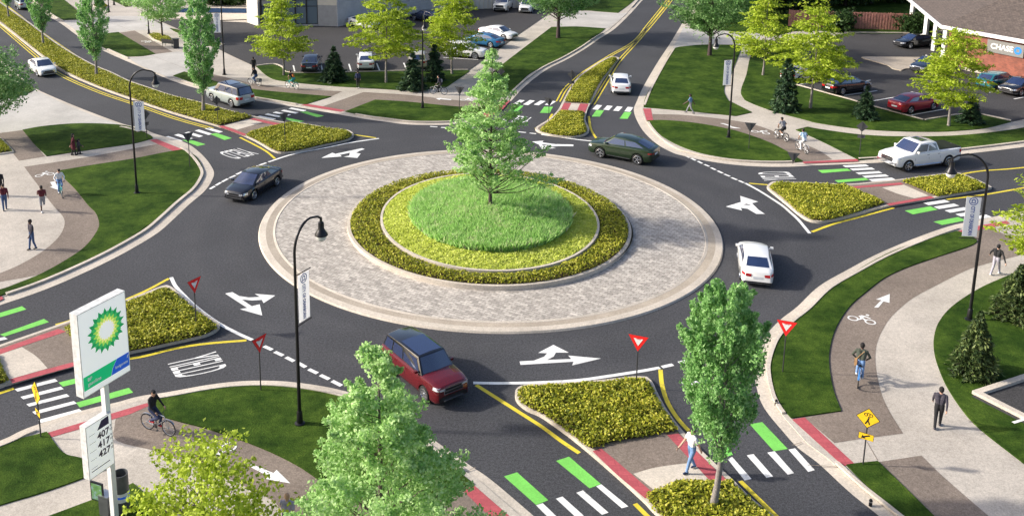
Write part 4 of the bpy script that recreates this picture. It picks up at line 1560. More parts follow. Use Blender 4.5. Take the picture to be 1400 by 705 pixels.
# layered lime-green street trees
loc = [broad_mesh(40 + i, 8.0, 2.1, 2.65, layered_prof, 105, 9500, 0.26, 'leaf_lime', 'bark_grey', 0.10, 0.17, 0.3, nb=(-0.2, -0.2, 1.0), asp=0.42, shell=0.62, rise=0.35, tb='out', bend=0.12, tip=-0.05) for i in range(3)]
for i, (u, v, top, lab) in enumerate([
        (388, 103, -8, 'lime-green layered tree left of the parked navy sedan, before the shop window'),
        (528, 113, -24, 'lime-green layered tree right of the parked white sedan, before the grey siding'),
        (618, 101, -16, 'lime-green layered tree beside the small spruces and the white crossover'),
        (1043, 103, -10, 'lime-green layered tree beside the curving pavement at the bank lawn'),
        (1108, 148, 5, 'lime-green layered tree in front of the half-hidden white parked car'),
        (1297, 172, 36, 'lime-green layered tree in front of the brick bank corner')]):
    x, y, z = on(u, v)
    hh = height_at(u, top, (x, y))
    place_tree('locust_tree', lab, loc[i % 3], (x, y, z), hh / 8.0, 1.9 * i, 'lime-green street trees by the car parks')
x, y, z = on(1432, 400)
place_tree('locust_tree', 'lime-green tree reaching in at the edge beside the dark lamp post', loc[1], (x, y, z), 0.86, 2.2)
# small near tree, bottom left
pn = G(282, 770)
Hn = height_at(300, 598, pn)
place_tree('young_tree', 'small spreading yellow-green tree with bare inner twigs near the price sign',
           broad_mesh(51, Hn, 0.9, 2.6, lambda t: max(0.1, (1 - t) ** 0.6 * (0.8 + 0.2 * min(1, t / 0.3))), 75, 5600, 0.14, 'leaf_lime', 'bark', 0.08, 0.15, 0.55, nb=(-0.2, -0.3, 0.8), asp=0.7, shell=0.7, rise=0.9, every=1), (pn.x, pn.y, 0.06), 1.0, 0.0)
# left-edge tree, plaza tree, far shade trees
x, y, z = on(-14, 190)
place_tree('shade_tree', 'mid-green leafy tree at the left edge beside the driveway',
           broad_mesh(52, 9.3, 2.6, 3.6, oval_prof, 110, 13000, 0.24, 'leaf_mid', 'bark', 0.16, 0.2, 0.6, nb=(-0.2, -0.2, 0.8), shell=0.55), (x, y, z), 0.86, 0.4)
x, y, z = on(222, 52, 0.1)
place_tree('plaza_tree', 'light green spreading tree over the small bed beside the bench',
           broad_mesh(53, 7.2, 2.7, 3.1, oval_prof, 80, 8000, 0.25, 'leaf_mint', 'bark', 0.13, 0.2, 0.55, nb=(-0.2, -0.2, 0.9), shell=0.55), (x, y, z), 1.0, 0.9)
shade = broad_mesh(54, 10.0, 3.0, 4.1, oval_prof, 120, 15000, 0.3, 'leaf_mid', 'bark_dark', 0.2, 0.17, 0.6, nb=(-0.2, -0.2, 0.5), shell=0.55, asp=0.4, tb='out')
for i, (u, v, hh, lab) in enumerate([(763, 52, 11.0, 'broad shade tree with reddish trunk on the lawn left of the far road'),
                                     (970, 76, 10.5, 'broad shade tree with reddish trunk on the lawn right of the far road')]):
    x, y, z = on(u, v)
    place_tree('shade_tree', lab, shade, (x, y, z), hh / 10, 0.7 + i * 2)

# spruces
spr = [conifer_mesh(60, 3.6, 1.3, 15, 11, 0.34, 'needle'), conifer_mesh(61, 3.6, 1.25, 14, 11, 0.34, 'needle')]
for i, (u, v, top, wpx, lab) in enumerate([
        (457, 111, 65, 34, 'small dark spruce between the navy and white parked sedans'),
        (594, 110, 60, 30, 'small dark spruce directly behind the cyclist with the grey backpack'),
        (565, 122, 74, 34, 'small dark spruce left of the tall lamp post at the far kerb'),
        (1073, 151, 78, 38, 'tall dark spruce left of the half-hidden white parked car'),
        (1182, 162, 120, 30, 'small round spruce between the black and crimson parked sedans'),
        (1326, 168, 133, 34, 'small spruce right of the tree in front of the bank')]):
    x, y, z = on(u, v)
    hh = height_at(u, top, (x, y))
    sw = G(u + wpx / 2, v).x - G(u - wpx / 2, v).x
    t = place_tree('spruce_tree', lab, spr[i % 2], (x, y, z), sw / 2.05, 1.1 * i, 'small spruces on the lawns', sz=hh / 3.6)
near_spr = conifer_mesh(62, 3.0, 1.45, 17, 14, 0.26, 'needle_warm', 70, 0.22)
for u, v, top, wpx, lab in [(1330, 511, 428, 70, 'dark bushy spruce beside the lamp post foot and the sunken yard'),
                            (1388, 433, 364, 74, 'dark bushy spruce behind the lamp post at the edge of the lawn')]:
    x, y, z = on(u, v)
    hh = height_at(u, top, (x, y))
    sw = G(u + wpx / 2, v).x - G(u - wpx / 2, v).x
    place_tree('spruce_tree', lab, near_spr, (x, y, z), sw / 2.9, u * 0.1, 'bushy spruces on the south-east lawn', sz=hh / 3.0)

# the dark wood behind the fence and far lawns: single trees
dk = [broad_mesh(70 + i, 9.0, 0.6, 3.4, oval_prof, 90, 8500, 0.42, 'leaf_dark', 'bark_dark', 0.2, 0.2, 0.8, nb=(-0.2, -0.2, 0.6), shell=0.5) for i in range(2)]
far = [(1010, 30, 9), (1050, 22, 10), (1085, 14, 10), (1120, 10, 11), (1155, 8, 10), (1190, 5, 11), (1222, 3, 10), (1255, 0, 11), (1030, -10, 11), (1075, -18, 12), (1125, -22, 12), (1175, -24, 12), (1228, -24, 12), (1290, -20, 11), (985, 8, 9)]
names = ['dense dark tree at the left end of the wood behind the bank lawn', 'dense dark tree behind the first lime tree of the bank lawn', 'dense dark tree behind the left end of the brown fence',
         'dense dark tree rising behind the fence left of its middle', 'dense dark tree rising behind the middle of the brown fence', 'dense dark tree behind the fence facing the bank car park',
         'dense dark tree behind the right end of the brown fence', 'dense dark tree between fence end and the bank canopy posts', 'dense dark tree in the second row at the left of the wood',
         'dense dark tree in the second row behind the fence start', 'dense dark tree in the second row left of the fence middle', 'dense dark tree in the second row behind the fence middle',
         'dense dark tree in the second row behind the fence end', 'dense dark tree behind the bank roof notch', 'dense dark tree nearest the far road, beside the shade tree']
for i, ((u, v, hh), lab) in enumerate(zip(far, names)):
    x, y, z = on(u, v)
    place_tree('dark_tree', lab, dk[i % 2], (x, y, z), hh / 9, 0.8 * i, 'dark trees of the wood behind the fence')
bush = broad_mesh(80, 2.2, 0.1, 1.5, oval_prof, 40, 3500, 0.26, 'leaf_dark', 'bark_dark', 0.06, 0.25, 0.8, nb=(-0.2, -0.2, 0.6), shell=0.5)
for i, (u, v, s, lab) in enumerate([(296, 6, 1.3, 'dark round shrub before the far blue shop front, left of the banner'), (322, 6, 1.25, 'dark round shrub before the far blue shop front, right of the banner'),
                                    (1246, 44, 1.1, 'dark shrub at the right end of the brown fence'), (1256, 46, 0.9, 'dark shrub beside the first canopy post of the bank'),
                                    (1148, 42, 1.2, 'dark shrub at the left of the fence beside the lime tree')]):
    x, y, z = on(u, v, 0.1)
    place_tree('shrub', lab, bush, (x, y, z), s, i * 1.0, None, 'shrub')
# ================================================================== vehicles
def lerp(tab, x):
    if x >= tab[0][0]:
        return tab[0][1]
    for (x0, y0), (x1, y1) in zip(tab, tab[1:]):
        if x <= x0 and x >= x1:
            t = (x0 - x) / (x0 - x1)
            return y0 + (y1 - y0) * t
    return tab[-1][1]


class Car:
    """body lofted from cross sections along x (front is +x), cabin, wheels and fittings"""

    def __init__(s, L, W, wb, wr, top, cabin, zr, clear=0.2, track=None, axle=0.0, arch=0.06, belt=None, cabin_mat=0, tumble=0.80, bed=None, boxy=0.0):
        s.L, s.W, s.wb, s.wr, s.top, s.cabin, s.zr, s.clear = L, W, wb, wr, top, cabin, zr, clear
        s.xf, s.xr = wb / 2 + axle, -wb / 2 + axle
        s.arch, s.tumble, s.bed, s.boxy = wr + arch, tumble, bed, boxy
        xs = set(np.linspace(-L / 2, L / 2, 45).tolist())
        for xw in (s.xf, s.xr):
            xs |= set((xw + s.arch * math.cos(a)) for a in np.linspace(0, math.pi, 15))
        for x in (L / 2 - 0.03, L / 2 - 0.09, -L / 2 + 0.03, -L / 2 + 0.09):
            xs.add(x)
        s.xs = sorted(xs, reverse=True)

    def w(s, x):
        t = abs(x) / (s.L / 2)
        e = 0.5 if s.boxy else 1.0
        return s.W / 2 * (1 - e * 0.05 * t * t - e * 0.15 * t ** 8 - 0.07 * t ** 30)

    def zt(s, x):
        return lerp(s.top, x)

    def zb(s, x):
        z = s.clear
        t = abs(x) / (s.L / 2)
        if t > 0.9:
            z += (t - 0.9) * 0.9
        for xw in (s.xf, s.xr):
            d = abs(x - xw)
            if d < s.arch:
                z = max(z, s.wr + math.sqrt(max(0, s.arch ** 2 - d * d)))
        return z

    def sec(s, x):
        w, zt, zb = s.w(x), s.zt(x), s.zb(x)
        zb = min(zb, zt - 0.08)
        z0 = max(zb, s.clear)
        zm = max(zb + 0.02, s.clear + 0.42 * (zt - s.clear))
        zn = max(zm + 0.02, zt - 0.16)
        tk = 0.93 if zb <= s.clear + 0.1 else 0.99
        return [(w * tk, zb), (w * 0.995, zb + (zm - zb) * 0.35), (w, zm), (w * 0.985, zn), (w * 0.955, zt - 0.05), (w * 0.89, zt - 0.008), (w * 0.64, zt + 0.026), (w * 0.3, zt + 0.046), (0, zt + 0.052)]

    def body(s):
        mb = MB()
        K = 9
        n = 2 * K - 1
        for x in s.xs:
            h = s.sec(x)
            mb.v += [(x, y, z) for y, z in h] + [(x, -y, z) for y, z in reversed(h[:-1])]
        fs = []
        for i in range(len(s.xs) - 1):
            for j in range(n - 1):
                a = i * n + j
                fs.append((a, a + n, a + n + 1, a + 1))
        fs.append(tuple(range(n)))
        fs.append(tuple(reversed(range((len(s.xs) - 1) * n, len(s.xs) * n))))
        mb.f = fs
        mb.m = [0] * len(fs)
        return mb

    def patch(s, mb, x0, x1, y0, y1, side, nx=6, off=0.012, mi=0):
        """panel lying on the flank between stations x0 > x1 and heights y0 < y1"""
        vs = []
        for i in range(nx + 1):
            x = x0 + (x1 - x0) * i / nx
            h = s.sec(x)
            for z in (y0, (y0 + y1) / 2, y1):
                yy = h[0][0]
                for (ya, za), (yb, zb_) in zip(h, h[1:]):
                    if za <= z <= zb_ and zb_ > za:
                        yy = ya + (yb - ya) * (z - za) / (zb_ - za)
                        break
                    yy = yb
                vs.append((x, side * (yy + off), z))
        fs = []
        for i in range(nx):
            for j in range(2):
                a = i * 3 + j
                f = (a, a + 3, a + 4, a + 1)
                fs.append(f if side < 0 else tuple(reversed(f)))
        mb.add(vs, fs, mi)
        return mb

    def endcap(s, mb, front, pts, off=0.012, mi=0):
        """flat piece on the nose or the tail: pts are (y, z)"""
        x = s.L / 2 + off if front else -s.L / 2 - off
        P = pts if front else [(-y, z) for y, z in pts]
        mb.plane((x, 0, 0), (0, 1, 0) if front else (0, -1, 0), (0, 0, 1), P, 0, mi)
        return mb

    def cab_pts(s):
        c = s.cabin
        xa, xb, xc, xd = c['xa'], c['xb'], c['xc'], c['xd']
        wa, wd = s.w(xa) * 0.93, s.w(xd) * 0.91
        wr = s.W / 2 * s.tumble * 0.9
        za, zd = s.zt(xa) - 0.01, s.zt(xd) - 0.01
        zb, zc = s.zr - 0.02, s.zr - c.get('drop', 0.06)
        return xa, xb, xc, xd, wa, wd, wr, za, zd, zb, zc

    def cabin_mb(s):
        xa, xb, xc, xd, wa, wd, wr, za, zd, zb, zc = s.cab_pts()
        mb = MB()
        bm_ = s.cabin.get('bow', 0.14)
        xm = (xb + xc) / 2
        V = [(xa, wa, za), (xa + bm_, 0, za + 0.01), (xa, -wa, za), (xd, -wd, zd), (xd - 0.08, 0, zd + 0.01), (xd, wd, zd),
             (xb, wr, zb), (xb + bm_ * 0.6, 0, zb + 0.035), (xb, -wr, zb), (xc, -wr * 0.96, zc), (xc - 0.06, 0, zc + 0.03), (xc, wr * 0.96, zc),
             (xm, wr * 1.02, s.zr + 0.005), (xm, 0, s.zr + 0.045), (xm, -wr * 1.02, s.zr + 0.005)]
        F = [(0, 6, 7, 1), (1, 7, 8, 2), (3, 9, 10, 4), (4, 10, 11, 5), (2, 8, 14, 9, 3), (5, 11, 12, 6, 0), (6, 12, 13, 7), (7, 13, 14, 8), (12, 11, 10, 13), (13, 10, 9, 14)]
        mb.add(V, [tuple(reversed(f)) for f in F])
        return mb

    def quad4(s, face):
        xa, xb, xc, xd, wa, wd, wr, za, zd, zb, zc = s.cab_pts()
        if face == 'front':
            return [Vector((xa, wa, za)), Vector((xa, -wa, za)), Vector((xb, -wr, zb)), Vector((xb, wr, zb))], s.cabin.get('bow', 0.14)
        if face == 'rear':
            return [Vector((xd, -wd, zd)), Vector((xd, wd, zd)), Vector((xc, wr * 0.96, zc)), Vector((xc, -wr * 0.96, zc))], -0.08
        sd = 1 if face == 'left' else -1
        q = [Vector((xd, sd * wd, zd)), Vector((xa, sd * wa, za)), Vector((xb, sd * wr, zb)), Vector((xc, sd * wr * 0.96, zc))]
        return q, 0

    def pane(s, mb, face, u0, u1, v0, v1, off=0.014, nu=6, u0t=None, u1t=None):
        (a, b, c, d), bow = s.quad4(face)
        vs = []
        nrm = (b - a).cross(d - a).normalized()
        cen = (a + b + c + d) / 4
        if nrm.dot(cen - Vector((0, 0, cen.z - 0.35))) < 0:
            nrm = -nrm
        for i in range(nu + 1):
            for k in range(3):
                t = v0 + (v1 - v0) * k / 2
                ua = u0 if u0t is None else u0 + (u0t - u0) * k / 2
                ub = u1 if u1t is None else u1 + (u1t - u1) * k / 2
                u = ua + (ub - ua) * i / nu
                p = (a * (1 - u) + b * u) * (1 - t) + (d * (1 - u) + c * u) * t
                if bow:
                    k_ = 1 - abs(2 * u - 1)
                    p = p + Vector((bow * k_ * (1 - (0.4 if bow > 0 else 0.25) * t), 0, k_ * (0.012 + 0.026 * t)))
                elif face in ('left', 'right'):
                    xm = 0.02 * math.sin(math.pi * u) * t
                    p = p + Vector((0, xm * (1 if face == 'left' else -1), 0.0))
                vs.append(p + nrm * off)
        fs = []
        for i in range(nu):
            for k in range(2):
                q = i * 3 + k
                f = (q, q + 3, q + 4, q + 1)
                p0, p1, p2 = vs[f[0]], vs[f[1]], vs[f[2]]
                if (p1 - p0).cross(p2 - p0).dot(nrm) < 0:
                    f = tuple(reversed(f))
                fs.append(f)
        mb.add(vs, fs)
        return mb


def wheel_meshes(r, wd, spokes):
    t = MB()
    rr = r * 0.72
    t.lathe([(rr, -wd / 2), (r * 0.93, -wd / 2), (r, -wd / 2 + 0.035), (r, wd / 2 - 0.035), (r * 0.93, wd / 2), (rr, wd / 2), (rr * 0.97, wd * 0.25), (rr * 0.97, -wd * 0.25)], 22, axis='Y')
    tyre = t.mesh('tyre', ['rubber'], 40)
    m = MB()
    m.lathe([(rr * 1.02, wd / 2 - 0.005), (rr * 0.93, wd / 2 + 0.004), (rr * 0.88, wd * 0.36)], 22, axis='Y')
    m.lathe([(rr * 0.2, wd * 0.30), (rr * 0.18, wd / 2 - 0.01), (0.001, wd / 2 - 0.008)], 12, axis='Y')
    for i in range(spokes):
        a = 2 * math.pi * i / spokes
        ca, sa = math.cos(a), math.sin(a)
        p = [(0.15 * rr, -0.10 * rr), (0.15 * rr, 0.10 * rr), (0.92 * rr, 0.15 * rr), (0.92 * rr, -0.15 * rr)]
        vs = [(ca * x - sa * y, wd / 2 - 0.012 - (0.02 if k < 2 else 0), sa * x + ca * y) for k, (x, y) in enumerate(p)]
        m.add(vs, [(0, 1, 2, 3)])
    m.lathe([(rr * 0.95, wd * 0.2), (0.001, wd * 0.2)], 16, axis='Y', mi=1)
    rim = m.mesh('rim', ['rim', 'trim_black'], 40)
    return tyre, rim


WHEELS = {'s': wheel_meshes(0.35, 0.23, 10), 'l': wheel_meshes(0.39, 0.26, 10), 't': wheel_meshes(0.42, 0.27, 6), 'c': wheel_meshes(0.40, 0.27, 5)}

KINDS = {
    'sedan': dict(car=Car(4.85, 1.86, 2.82, 0.35, [(2.43, 0.66), (2.36, 0.76), (1.95, 0.86), (1.3, 0.95), (0.2, 0.97), (-1.6, 1.04), (-2.2, 1.05), (-2.38, 1.0), (-2.43, 0.93)],
                          dict(xa=1.38, xb=0.42, xc=-1.05, xd=-1.98, drop=0.10), 1.47), wheel='s', box=0, tail=(0.68, 0.88)),
    'suv': dict(car=Car(5.0, 2.02, 2.95, 0.39, [(2.5, 1.0), (2.45, 1.08), (2.0, 1.16), (1.25, 1.20), (-2.3, 1.20), (-2.5, 1.14)],
                        dict(xa=1.22, xb=0.70, xc=-2.12, xd=-2.42, drop=0.07, bow=0.1), 1.90, clear=0.27, boxy=1, tumble=0.84), wheel='l', box=1, tail=(0.8, 1.08)),
    'coupe_suv': dict(car=Car(5.0, 2.02, 2.9, 0.40, [(2.5, 0.84), (2.4, 0.98), (1.9, 1.08), (1.25, 1.16), (-1.9, 1.22), (-2.35, 1.22), (-2.5, 1.12)],
                              dict(xa=1.3, xb=0.45, xc=-1.15, xd=-2.25, drop=0.12), 1.74, clear=0.28, tumble=0.78), wheel='c', box=0, tail=(0.86, 0.98)),
    'crossover': dict(car=Car(4.7, 1.88, 2.75, 0.36, [(2.35, 0.78), (2.28, 0.9), (1.8, 0.98), (1.1, 1.06), (-2.1, 1.08), (-2.35, 1.02)],
                              dict(xa=1.18, xb=0.4, xc=-1.7, xd=-2.22, drop=0.09), 1.67, clear=0.23, tumble=0.82), wheel='l', box=1, tail=(0.8, 1.0)),
    'wagon': dict(car=Car(4.75, 1.84, 2.78, 0.35, [(2.38, 0.66), (2.3, 0.76), (1.85, 0.85), (1.1, 0.95), (-2.1, 1.0), (-2.38, 0.94)],
                          dict(xa=1.18, xb=0.35, xc=-1.75, xd=-2.25, drop=0.07), 1.47, tumble=0.82), wheel='s', box=1, tail=(0.72, 0.92)),
    'pickup': dict(car=Car(5.85, 2.06, 3.6, 0.42, [(2.93, 0.98), (2.86, 1.1), (2.3, 1.2), (1.5, 1.27), (-0.72, 1.30), (-2.85, 1.32), (-2.93, 1.30)],
                           dict(xa=1.52, xb=0.82, xc=-0.62, xd=-0.86, drop=0.05, bow=0.1), 1.95, clear=0.36, boxy=1, tumble=0.85, axle=0.12), wheel='t', box=2, tail=(0.95, 1.22)),
}
CAR_CACHE = {}


def car_parts(kind):
    """list of (name, mesh, child list); material slots named 'PAINT' are filled per car"""
    if kind in CAR_CACHE:
        return CAR_CACHE[kind]
    K = KINDS[kind]
    s = K['car']
    L, W = s.L, s.W
    P = []
    P.append(('body', s.body().mesh('body', ['PAINT_SLOT'], 38), []))
    cm = s.cabin_mb()
    bm = bmesh.new()
    me = cm.mesh('cabin', ['PAINT_SLOT'])
    bm.from_mesh(me)
    bmesh.ops.recalc_face_normals(bm, faces=bm.faces)
    es = [e for e in bm.edges if e.calc_face_angle(0) > R(22)]
    bmesh.ops.bevel(bm, geom=es, offset=0.05, segments=2, affect='EDGES', profile=0.5)
    bm.to_mesh(me)
    bm.free()
    me.polygons.foreach_set('use_smooth', [True] * len(me.polygons))
    me.set_sharp_from_angle(angle=R(34))
    P.append(('cabin', me, []))
    ub = MB()
    ub.box((0, 0, (s.clear + 0.75) / 2 + 0.02), (L - 0.35, W - 0.5, 0.75 - s.clear + 0.06))
    P.append(('underbody', ub.mesh('underbody', ['underbody']), []))
    P.append(('windshield', s.pane(MB(), 'front', 0.055, 0.945, 0.07, 0.93).mesh('windshield', ['car_glass'], 60), []))
    if K['box'] != 2:
        P.append(('rear_window', s.pane(MB(), 'rear', 0.1, 0.9, 0.12 if K['box'] else 0.1, 0.9).mesh('rear_window', ['car_glass'], 60), []))
    else:
        P.append(('rear_window', s.pane(MB(), 'rear', 0.12, 0.88, 0.3, 0.85).mesh('rear_window', ['car_glass'], 60), []))
    for side in ('left', 'right'):
        if K['box'] == 1:
            spans = [(0.56, 0.955, 0.945), (0.27, 0.53, 0.53), (0.045, 0.24, 0.24)]
        elif K['box'] == 2:
            spans = [(0.50, 0.95, 0.92), (0.07, 0.455, 0.455)]
        else:
            spans = [(0.52, 0.95, 0.93), (0.09, 0.485, 0.485)]
        for a, b, bt in spans:
            P.append(('side_window', s.pane(MB(), side, a, b, 0.1, 0.86, u1t=bt).mesh('side_window', ['car_glass'], 60), []))
    if kind == 'suv':
        xa, xb, xc, xd, wa, wd, wr, za, zd, zb, zc = s.cab_pts()
        rp = MB()
        vs, nn = [], 6
        for i in range(nn + 1):
            x = xb - 0.08 + (-0.95 - xb + 0.08) * i / nn
            xm = (xb + xc) / 2
            t = (x - xm) / (xb - xm)
            for y in (-0.85, 0, 0.85):
                edge = s.zr + 0.005 + (zb - s.zr - 0.005) * max(0, t)
                mid = s.zr + 0.045 + (zb + 0.035 - s.zr - 0.045) * max(0, t)
                vs.append((x, y * wr, (mid if y == 0 else edge + 0.0) + 0.012 + (0.006 if y else 0)))
        rp.add(vs, [(i * 3 + j + 3, i * 3 + j + 4, i * 3 + j + 1, i * 3 + j) for i in range(nn) for j in range(2)])
        P.append(('sunroof', rp.mesh('sunroof', ['car_glass'], 60), []))
    if kind == 'pickup':
        rp = MB().box((0.25, 0, s.zr + 0.052), (0.62, 0.95, 0.012))
        P.append(('sunroof', rp.mesh('sunroof', ['car_glass']), []))
        bc = MB().box((-1.9, 0, s.zt(-1.9) + 0.035), (1.98, W * 0.80, 0.05))
        P.append(('bed_cover', bc.mesh('bed_cover', ['trim_black']), []))
        tr = MB()
        tr.box((2.96, 0, 0.62), (0.12, W * 0.82, 0.2))
        P.append(('front_bumper', tr.mesh('front_bumper', ['chrome']), []))
        for sd in (1, -1):
            st = MB().box((0.15, sd * (W / 2 - 0.02), 0.38), (2.3, 0.14, 0.07))
            P.append(('running_board', st.mesh('running_board', ['chrome']), []))
    z0, z1 = K['tail']
    for sd in (1, -1):
        h = MB()
        ztf = s.zt(L / 2 - 0.05)
        lo, hi = ztf - 0.17, ztf - 0.05
        s.patch(h, L / 2 - 0.02, L / 2 - 0.34, lo + 0.03, hi + 0.05, sd)
        wn_ = s.w(L / 2)
        s.endcap(h, True, [(sd * wn_ * 0.58, lo), (sd * wn_ * 0.96, lo + 0.02), (sd * wn_ * 0.94, hi), (sd * wn_ * 0.58, hi - 0.01)][::sd], 0.014)
        P.append(('headlight', h.mesh('headlight', ['lamp_clear'], 60), []))
        t = MB()
        s.patch(t, -L / 2 + 0.30, -L / 2 + 0.02, z0 + 0.04, z1, sd)
        wn_ = s.w(-L / 2)
        tall = K['box'] == 2
        s.endcap(t, False, [(sd * wn_ * (0.55 if not tall else 0.86), z0), (sd * wn_ * 0.97, z0 + 0.01), (sd * wn_ * 0.95, z1 - 0.02), (sd * wn_ * (0.5 if not tall else 0.86), z1 - 0.04)], 0.014)
        P.append(('taillight', t.mesh('taillight', ['tail_red'], 60), []))
        mi = MB()
        xm = s.cabin['xa'] - 0.32
        mi.box((xm, sd * (W / 2 + 0.05), s.zt(xm) + 0.09), (0.12, 0.17, 0.12))
        mi.box((xm, sd * (W / 2 - 0.04), s.zt(xm) + 0.05), (0.06, 0.14, 0.05))
        bmm = mi.mesh('mirror', ['PAINT_SLOT'])
        P.append(('mirror', bmm, []))
        ds = MB()
        s.patch(ds, s.xf - s.arch - 0.12, s.xr + s.arch + 0.12, s.clear + 0.03, s.clear + 0.10, sd, 8, 0.01)
        P.append(('sill_trim', ds.mesh('sill_trim', ['trim_black' if kind in ('sedan', 'wagon') else 'chrome'], 60), []))
        for xh in ((s.cabin['xa'] - 1.25), (s.cabin['xa'] - 2.2)):
            if kind == 'pickup' and xh < -0.8:
                xh = -0.55
            dh = MB()
            s.patch(dh, xh + 0.1, xh - 0.1, s.zt(xh) - 0.2, s.zt(xh) - 0.165, sd, 2, 0.025)
            P.append(('door_handle', dh.mesh('door_handle', ['chrome' if kind == 'pickup' else 'PAINT_SLOT'], 60), []))
        for xh in ((s.cabin['xa'] - 0.12), (s.cabin['xa'] - 1.36), (s.cabin['xa'] - 2.38)):
            if xh > s.xr + 0.35 and not (kind == 'pickup' and xh < -0.9):
                seam = s.patch(MB(), xh + 0.008, xh - 0.008, s.clear + 0.12, s.zt(xh) - 0.06, sd, 1, 0.006)
                P.append(('door_seam', seam.mesh('door_seam', ['trim_black']), []))
    g = MB()
    ztf = s.zt(L / 2 - 0.05)
    s.endcap(g, True, [(-0.52, ztf - 0.36), (0.52, ztf - 0.36), (0.56, ztf - 0.16), (0.5, ztf - 0.06), (-0.5, ztf - 0.06), (-0.56, ztf - 0.16)], 0.008)
    P.append(('grille', g.mesh('grille', ['trim_black']), []))
    gt = MB()
    for zz in (ztf - 0.365, ztf - 0.06, ztf - 0.21):
        gt.box((L / 2 + 0.012, 0, zz), (0.02, 1.06, 0.022))
    for yy in (-0.54, 0.54):
        gt.box((L / 2 + 0.012, yy, ztf - 0.21), (0.02, 0.03, 0.3))
    P.append(('grille_trim', gt.mesh('grille_trim', ['chrome']), []))
    lb = MB()
    if kind == 'suv':
        s.endcap(lb, True, [(-0.82, s.clear + 0.1), (0.82, s.clear + 0.1), (0.8, s.clear + 0.30), (0.55, s.clear + 0.36), (-0.55, s.clear + 0.36), (-0.8, s.clear + 0.30)], 0.006)
        sk = MB().box((L / 2 + 0.015, 0, s.clear + 0.14), (0.05, 1.15, 0.06))
        P.append(('skid_plate', sk.mesh('skid_plate', ['chrome']), []))
    else:
        s.endcap(lb, True, [(-0.75, s.clear + 0.12), (0.75, s.clear + 0.12), (0.7, s.clear + 0.22), (-0.7, s.clear + 0.22)], 0.006)
    P.append(('lower_intake', lb.mesh('lower_intake', ['trim_black']), []))
    rb = MB()
    s.endcap(rb, False, [(-0.72, s.clear + 0.1), (0.72, s.clear + 0.1), (0.78, s.clear + 0.2), (-0.78, s.clear + 0.2)], 0.006)
    P.append(('rear_bumper', rb.mesh('rear_bumper', ['chrome' if K['box'] == 2 else 'trim_black']), []))
    pl = MB()
    s.endcap(pl, False, [(-0.26, z0 - 0.12), (0.26, z0 - 0.12), (0.26, z0 + 0.02), (-0.26, z0 + 0.02)], 0.01)
    P.append(('number_plate', pl.mesh('number_plate', ['plate']), []))
    CAR_CACHE[kind] = P
    return P


SLOT = bpy.data.materials.new('PAINT_SLOT')
MATS['PAINT_SLOT'] = SLOT


def make_car(kind, name, label, cat, paint_name, pos, ang, roof=None, group=None, z=0.0, scale=1.0):
    t = thing(name, label, cat, (pos[0], pos[1], z), ang, group)
    t.scale = (scale, scale, scale)
    K = KINDS[kind]
    s = K['car']
    for nm, me, _ in car_parts(kind):
        o = obj(nm, me, t)
        if me.materials[0] == SLOT:
            o.material_slots[0].link = 'OBJECT'
            use = roof if (roof and nm == 'cabin') else paint_name
            o.material_slots[0].material = MATS[use]
    ty, rm = WHEELS[K['wheel']]
    wd = 0.22
    for x in (s.xf, s.xr):
        for sd in (1, -1):
            w = obj('wheel', ty, t)
            w.location = (x, sd * (s.W / 2 - 0.135), s.wr)
            w.rotation_euler = (0, 0.3 * x, 0 if sd > 0 else math.pi)
            r_ = obj('rim', rm, w)
    return t


def by_wheels(kind, F, Rr, side, z=0.0, sc=1.0):
    """pose from the two visible wheel contacts; side 'L' or 'R' of the car"""
    s = KINDS[kind]['car']
    f, r = G(*F, z), G(*Rr, z)
    d = (f - r).normalized()
    left = Vector((-d.y, d.x))
    mid = (f + r) / 2 + left * sc * (-(s.W / 2 - 0.1) if side == 'L' else (s.W / 2 - 0.1)) - d * ((s.xf + s.xr) / 2)
    return mid, math.atan2(d.y, d.x)


def by_tail(kind, A, B, z=0.0, ang=None, sc=1.0):
    """pose from the seen lower ends of the tail, left A and right B, car pointing away"""
    s = KINDS[kind]['car']
    a, b = G(*A, z), G(*B, z)
    d = (b - a).normalized()
    h = Vector((-d.y, d.x))
    if ang is not None:
        h = Vector((math.cos(R(ang)), math.sin(R(ang))))
    return (a + b) / 2 + h * (s.L / 2 * sc), math.atan2(h.y, h.x)


MOVING = 'vehicles driving on the roads'
PARKN, PARKB = 'cars parked by the shop', 'cars parked by the bank'
ZP = 0.1
p, a = by_wheels('suv', (580, 547), (536, 511), 'R', 0, 0.88)
make_car('suv', 'parked_suv', '', 'car', 'paint_red', p, a, 'paint_black', MOVING, 0, 0.88)
bpy.data.objects['parked_suv'].name = 'large_suv'
bpy.data.objects['large_suv']['label'] = 'dark red SUV with black roof and blue-reflecting sunroof in the roundabout'
p, a = by_wheels('sedan', (349, 272), (376, 255.6), 'L')
make_car('sedan', 'sedan_car', 'black sedan driving towards the viewer at the left side of the roundabout', 'car', 'paint_black', p, a, None, MOVING)
p, a = by_tail('sedan', (1013, 393), (1057, 395), 0, 75, 0.93)
make_car('sedan', 'sedan_car', 'white sedan seen from behind at the right of the paver apron', 'car', 'paint_white', p, a, None, MOVING, 0, 0.93)
p, a = by_wheels('coupe_suv', (823, 216), (868.5, 224.6), 'L')
make_car('coupe_suv', 'coupe_suv', 'dark green sloping-roof SUV entering the far side of the roundabout', 'car', 'paint_green', p, a, None, MOVING)
p, a = by_wheels('pickup', (1241, 234.4), (1294, 227.6), 'L')
make_car('pickup', 'pickup_truck', 'white crew-cab pickup truck with black bed cover on the east road', 'pickup truck', 'paint_white', p, a, None, MOVING)
p, a = by_tail('sedan', (836, 130.5), (863, 131.5))
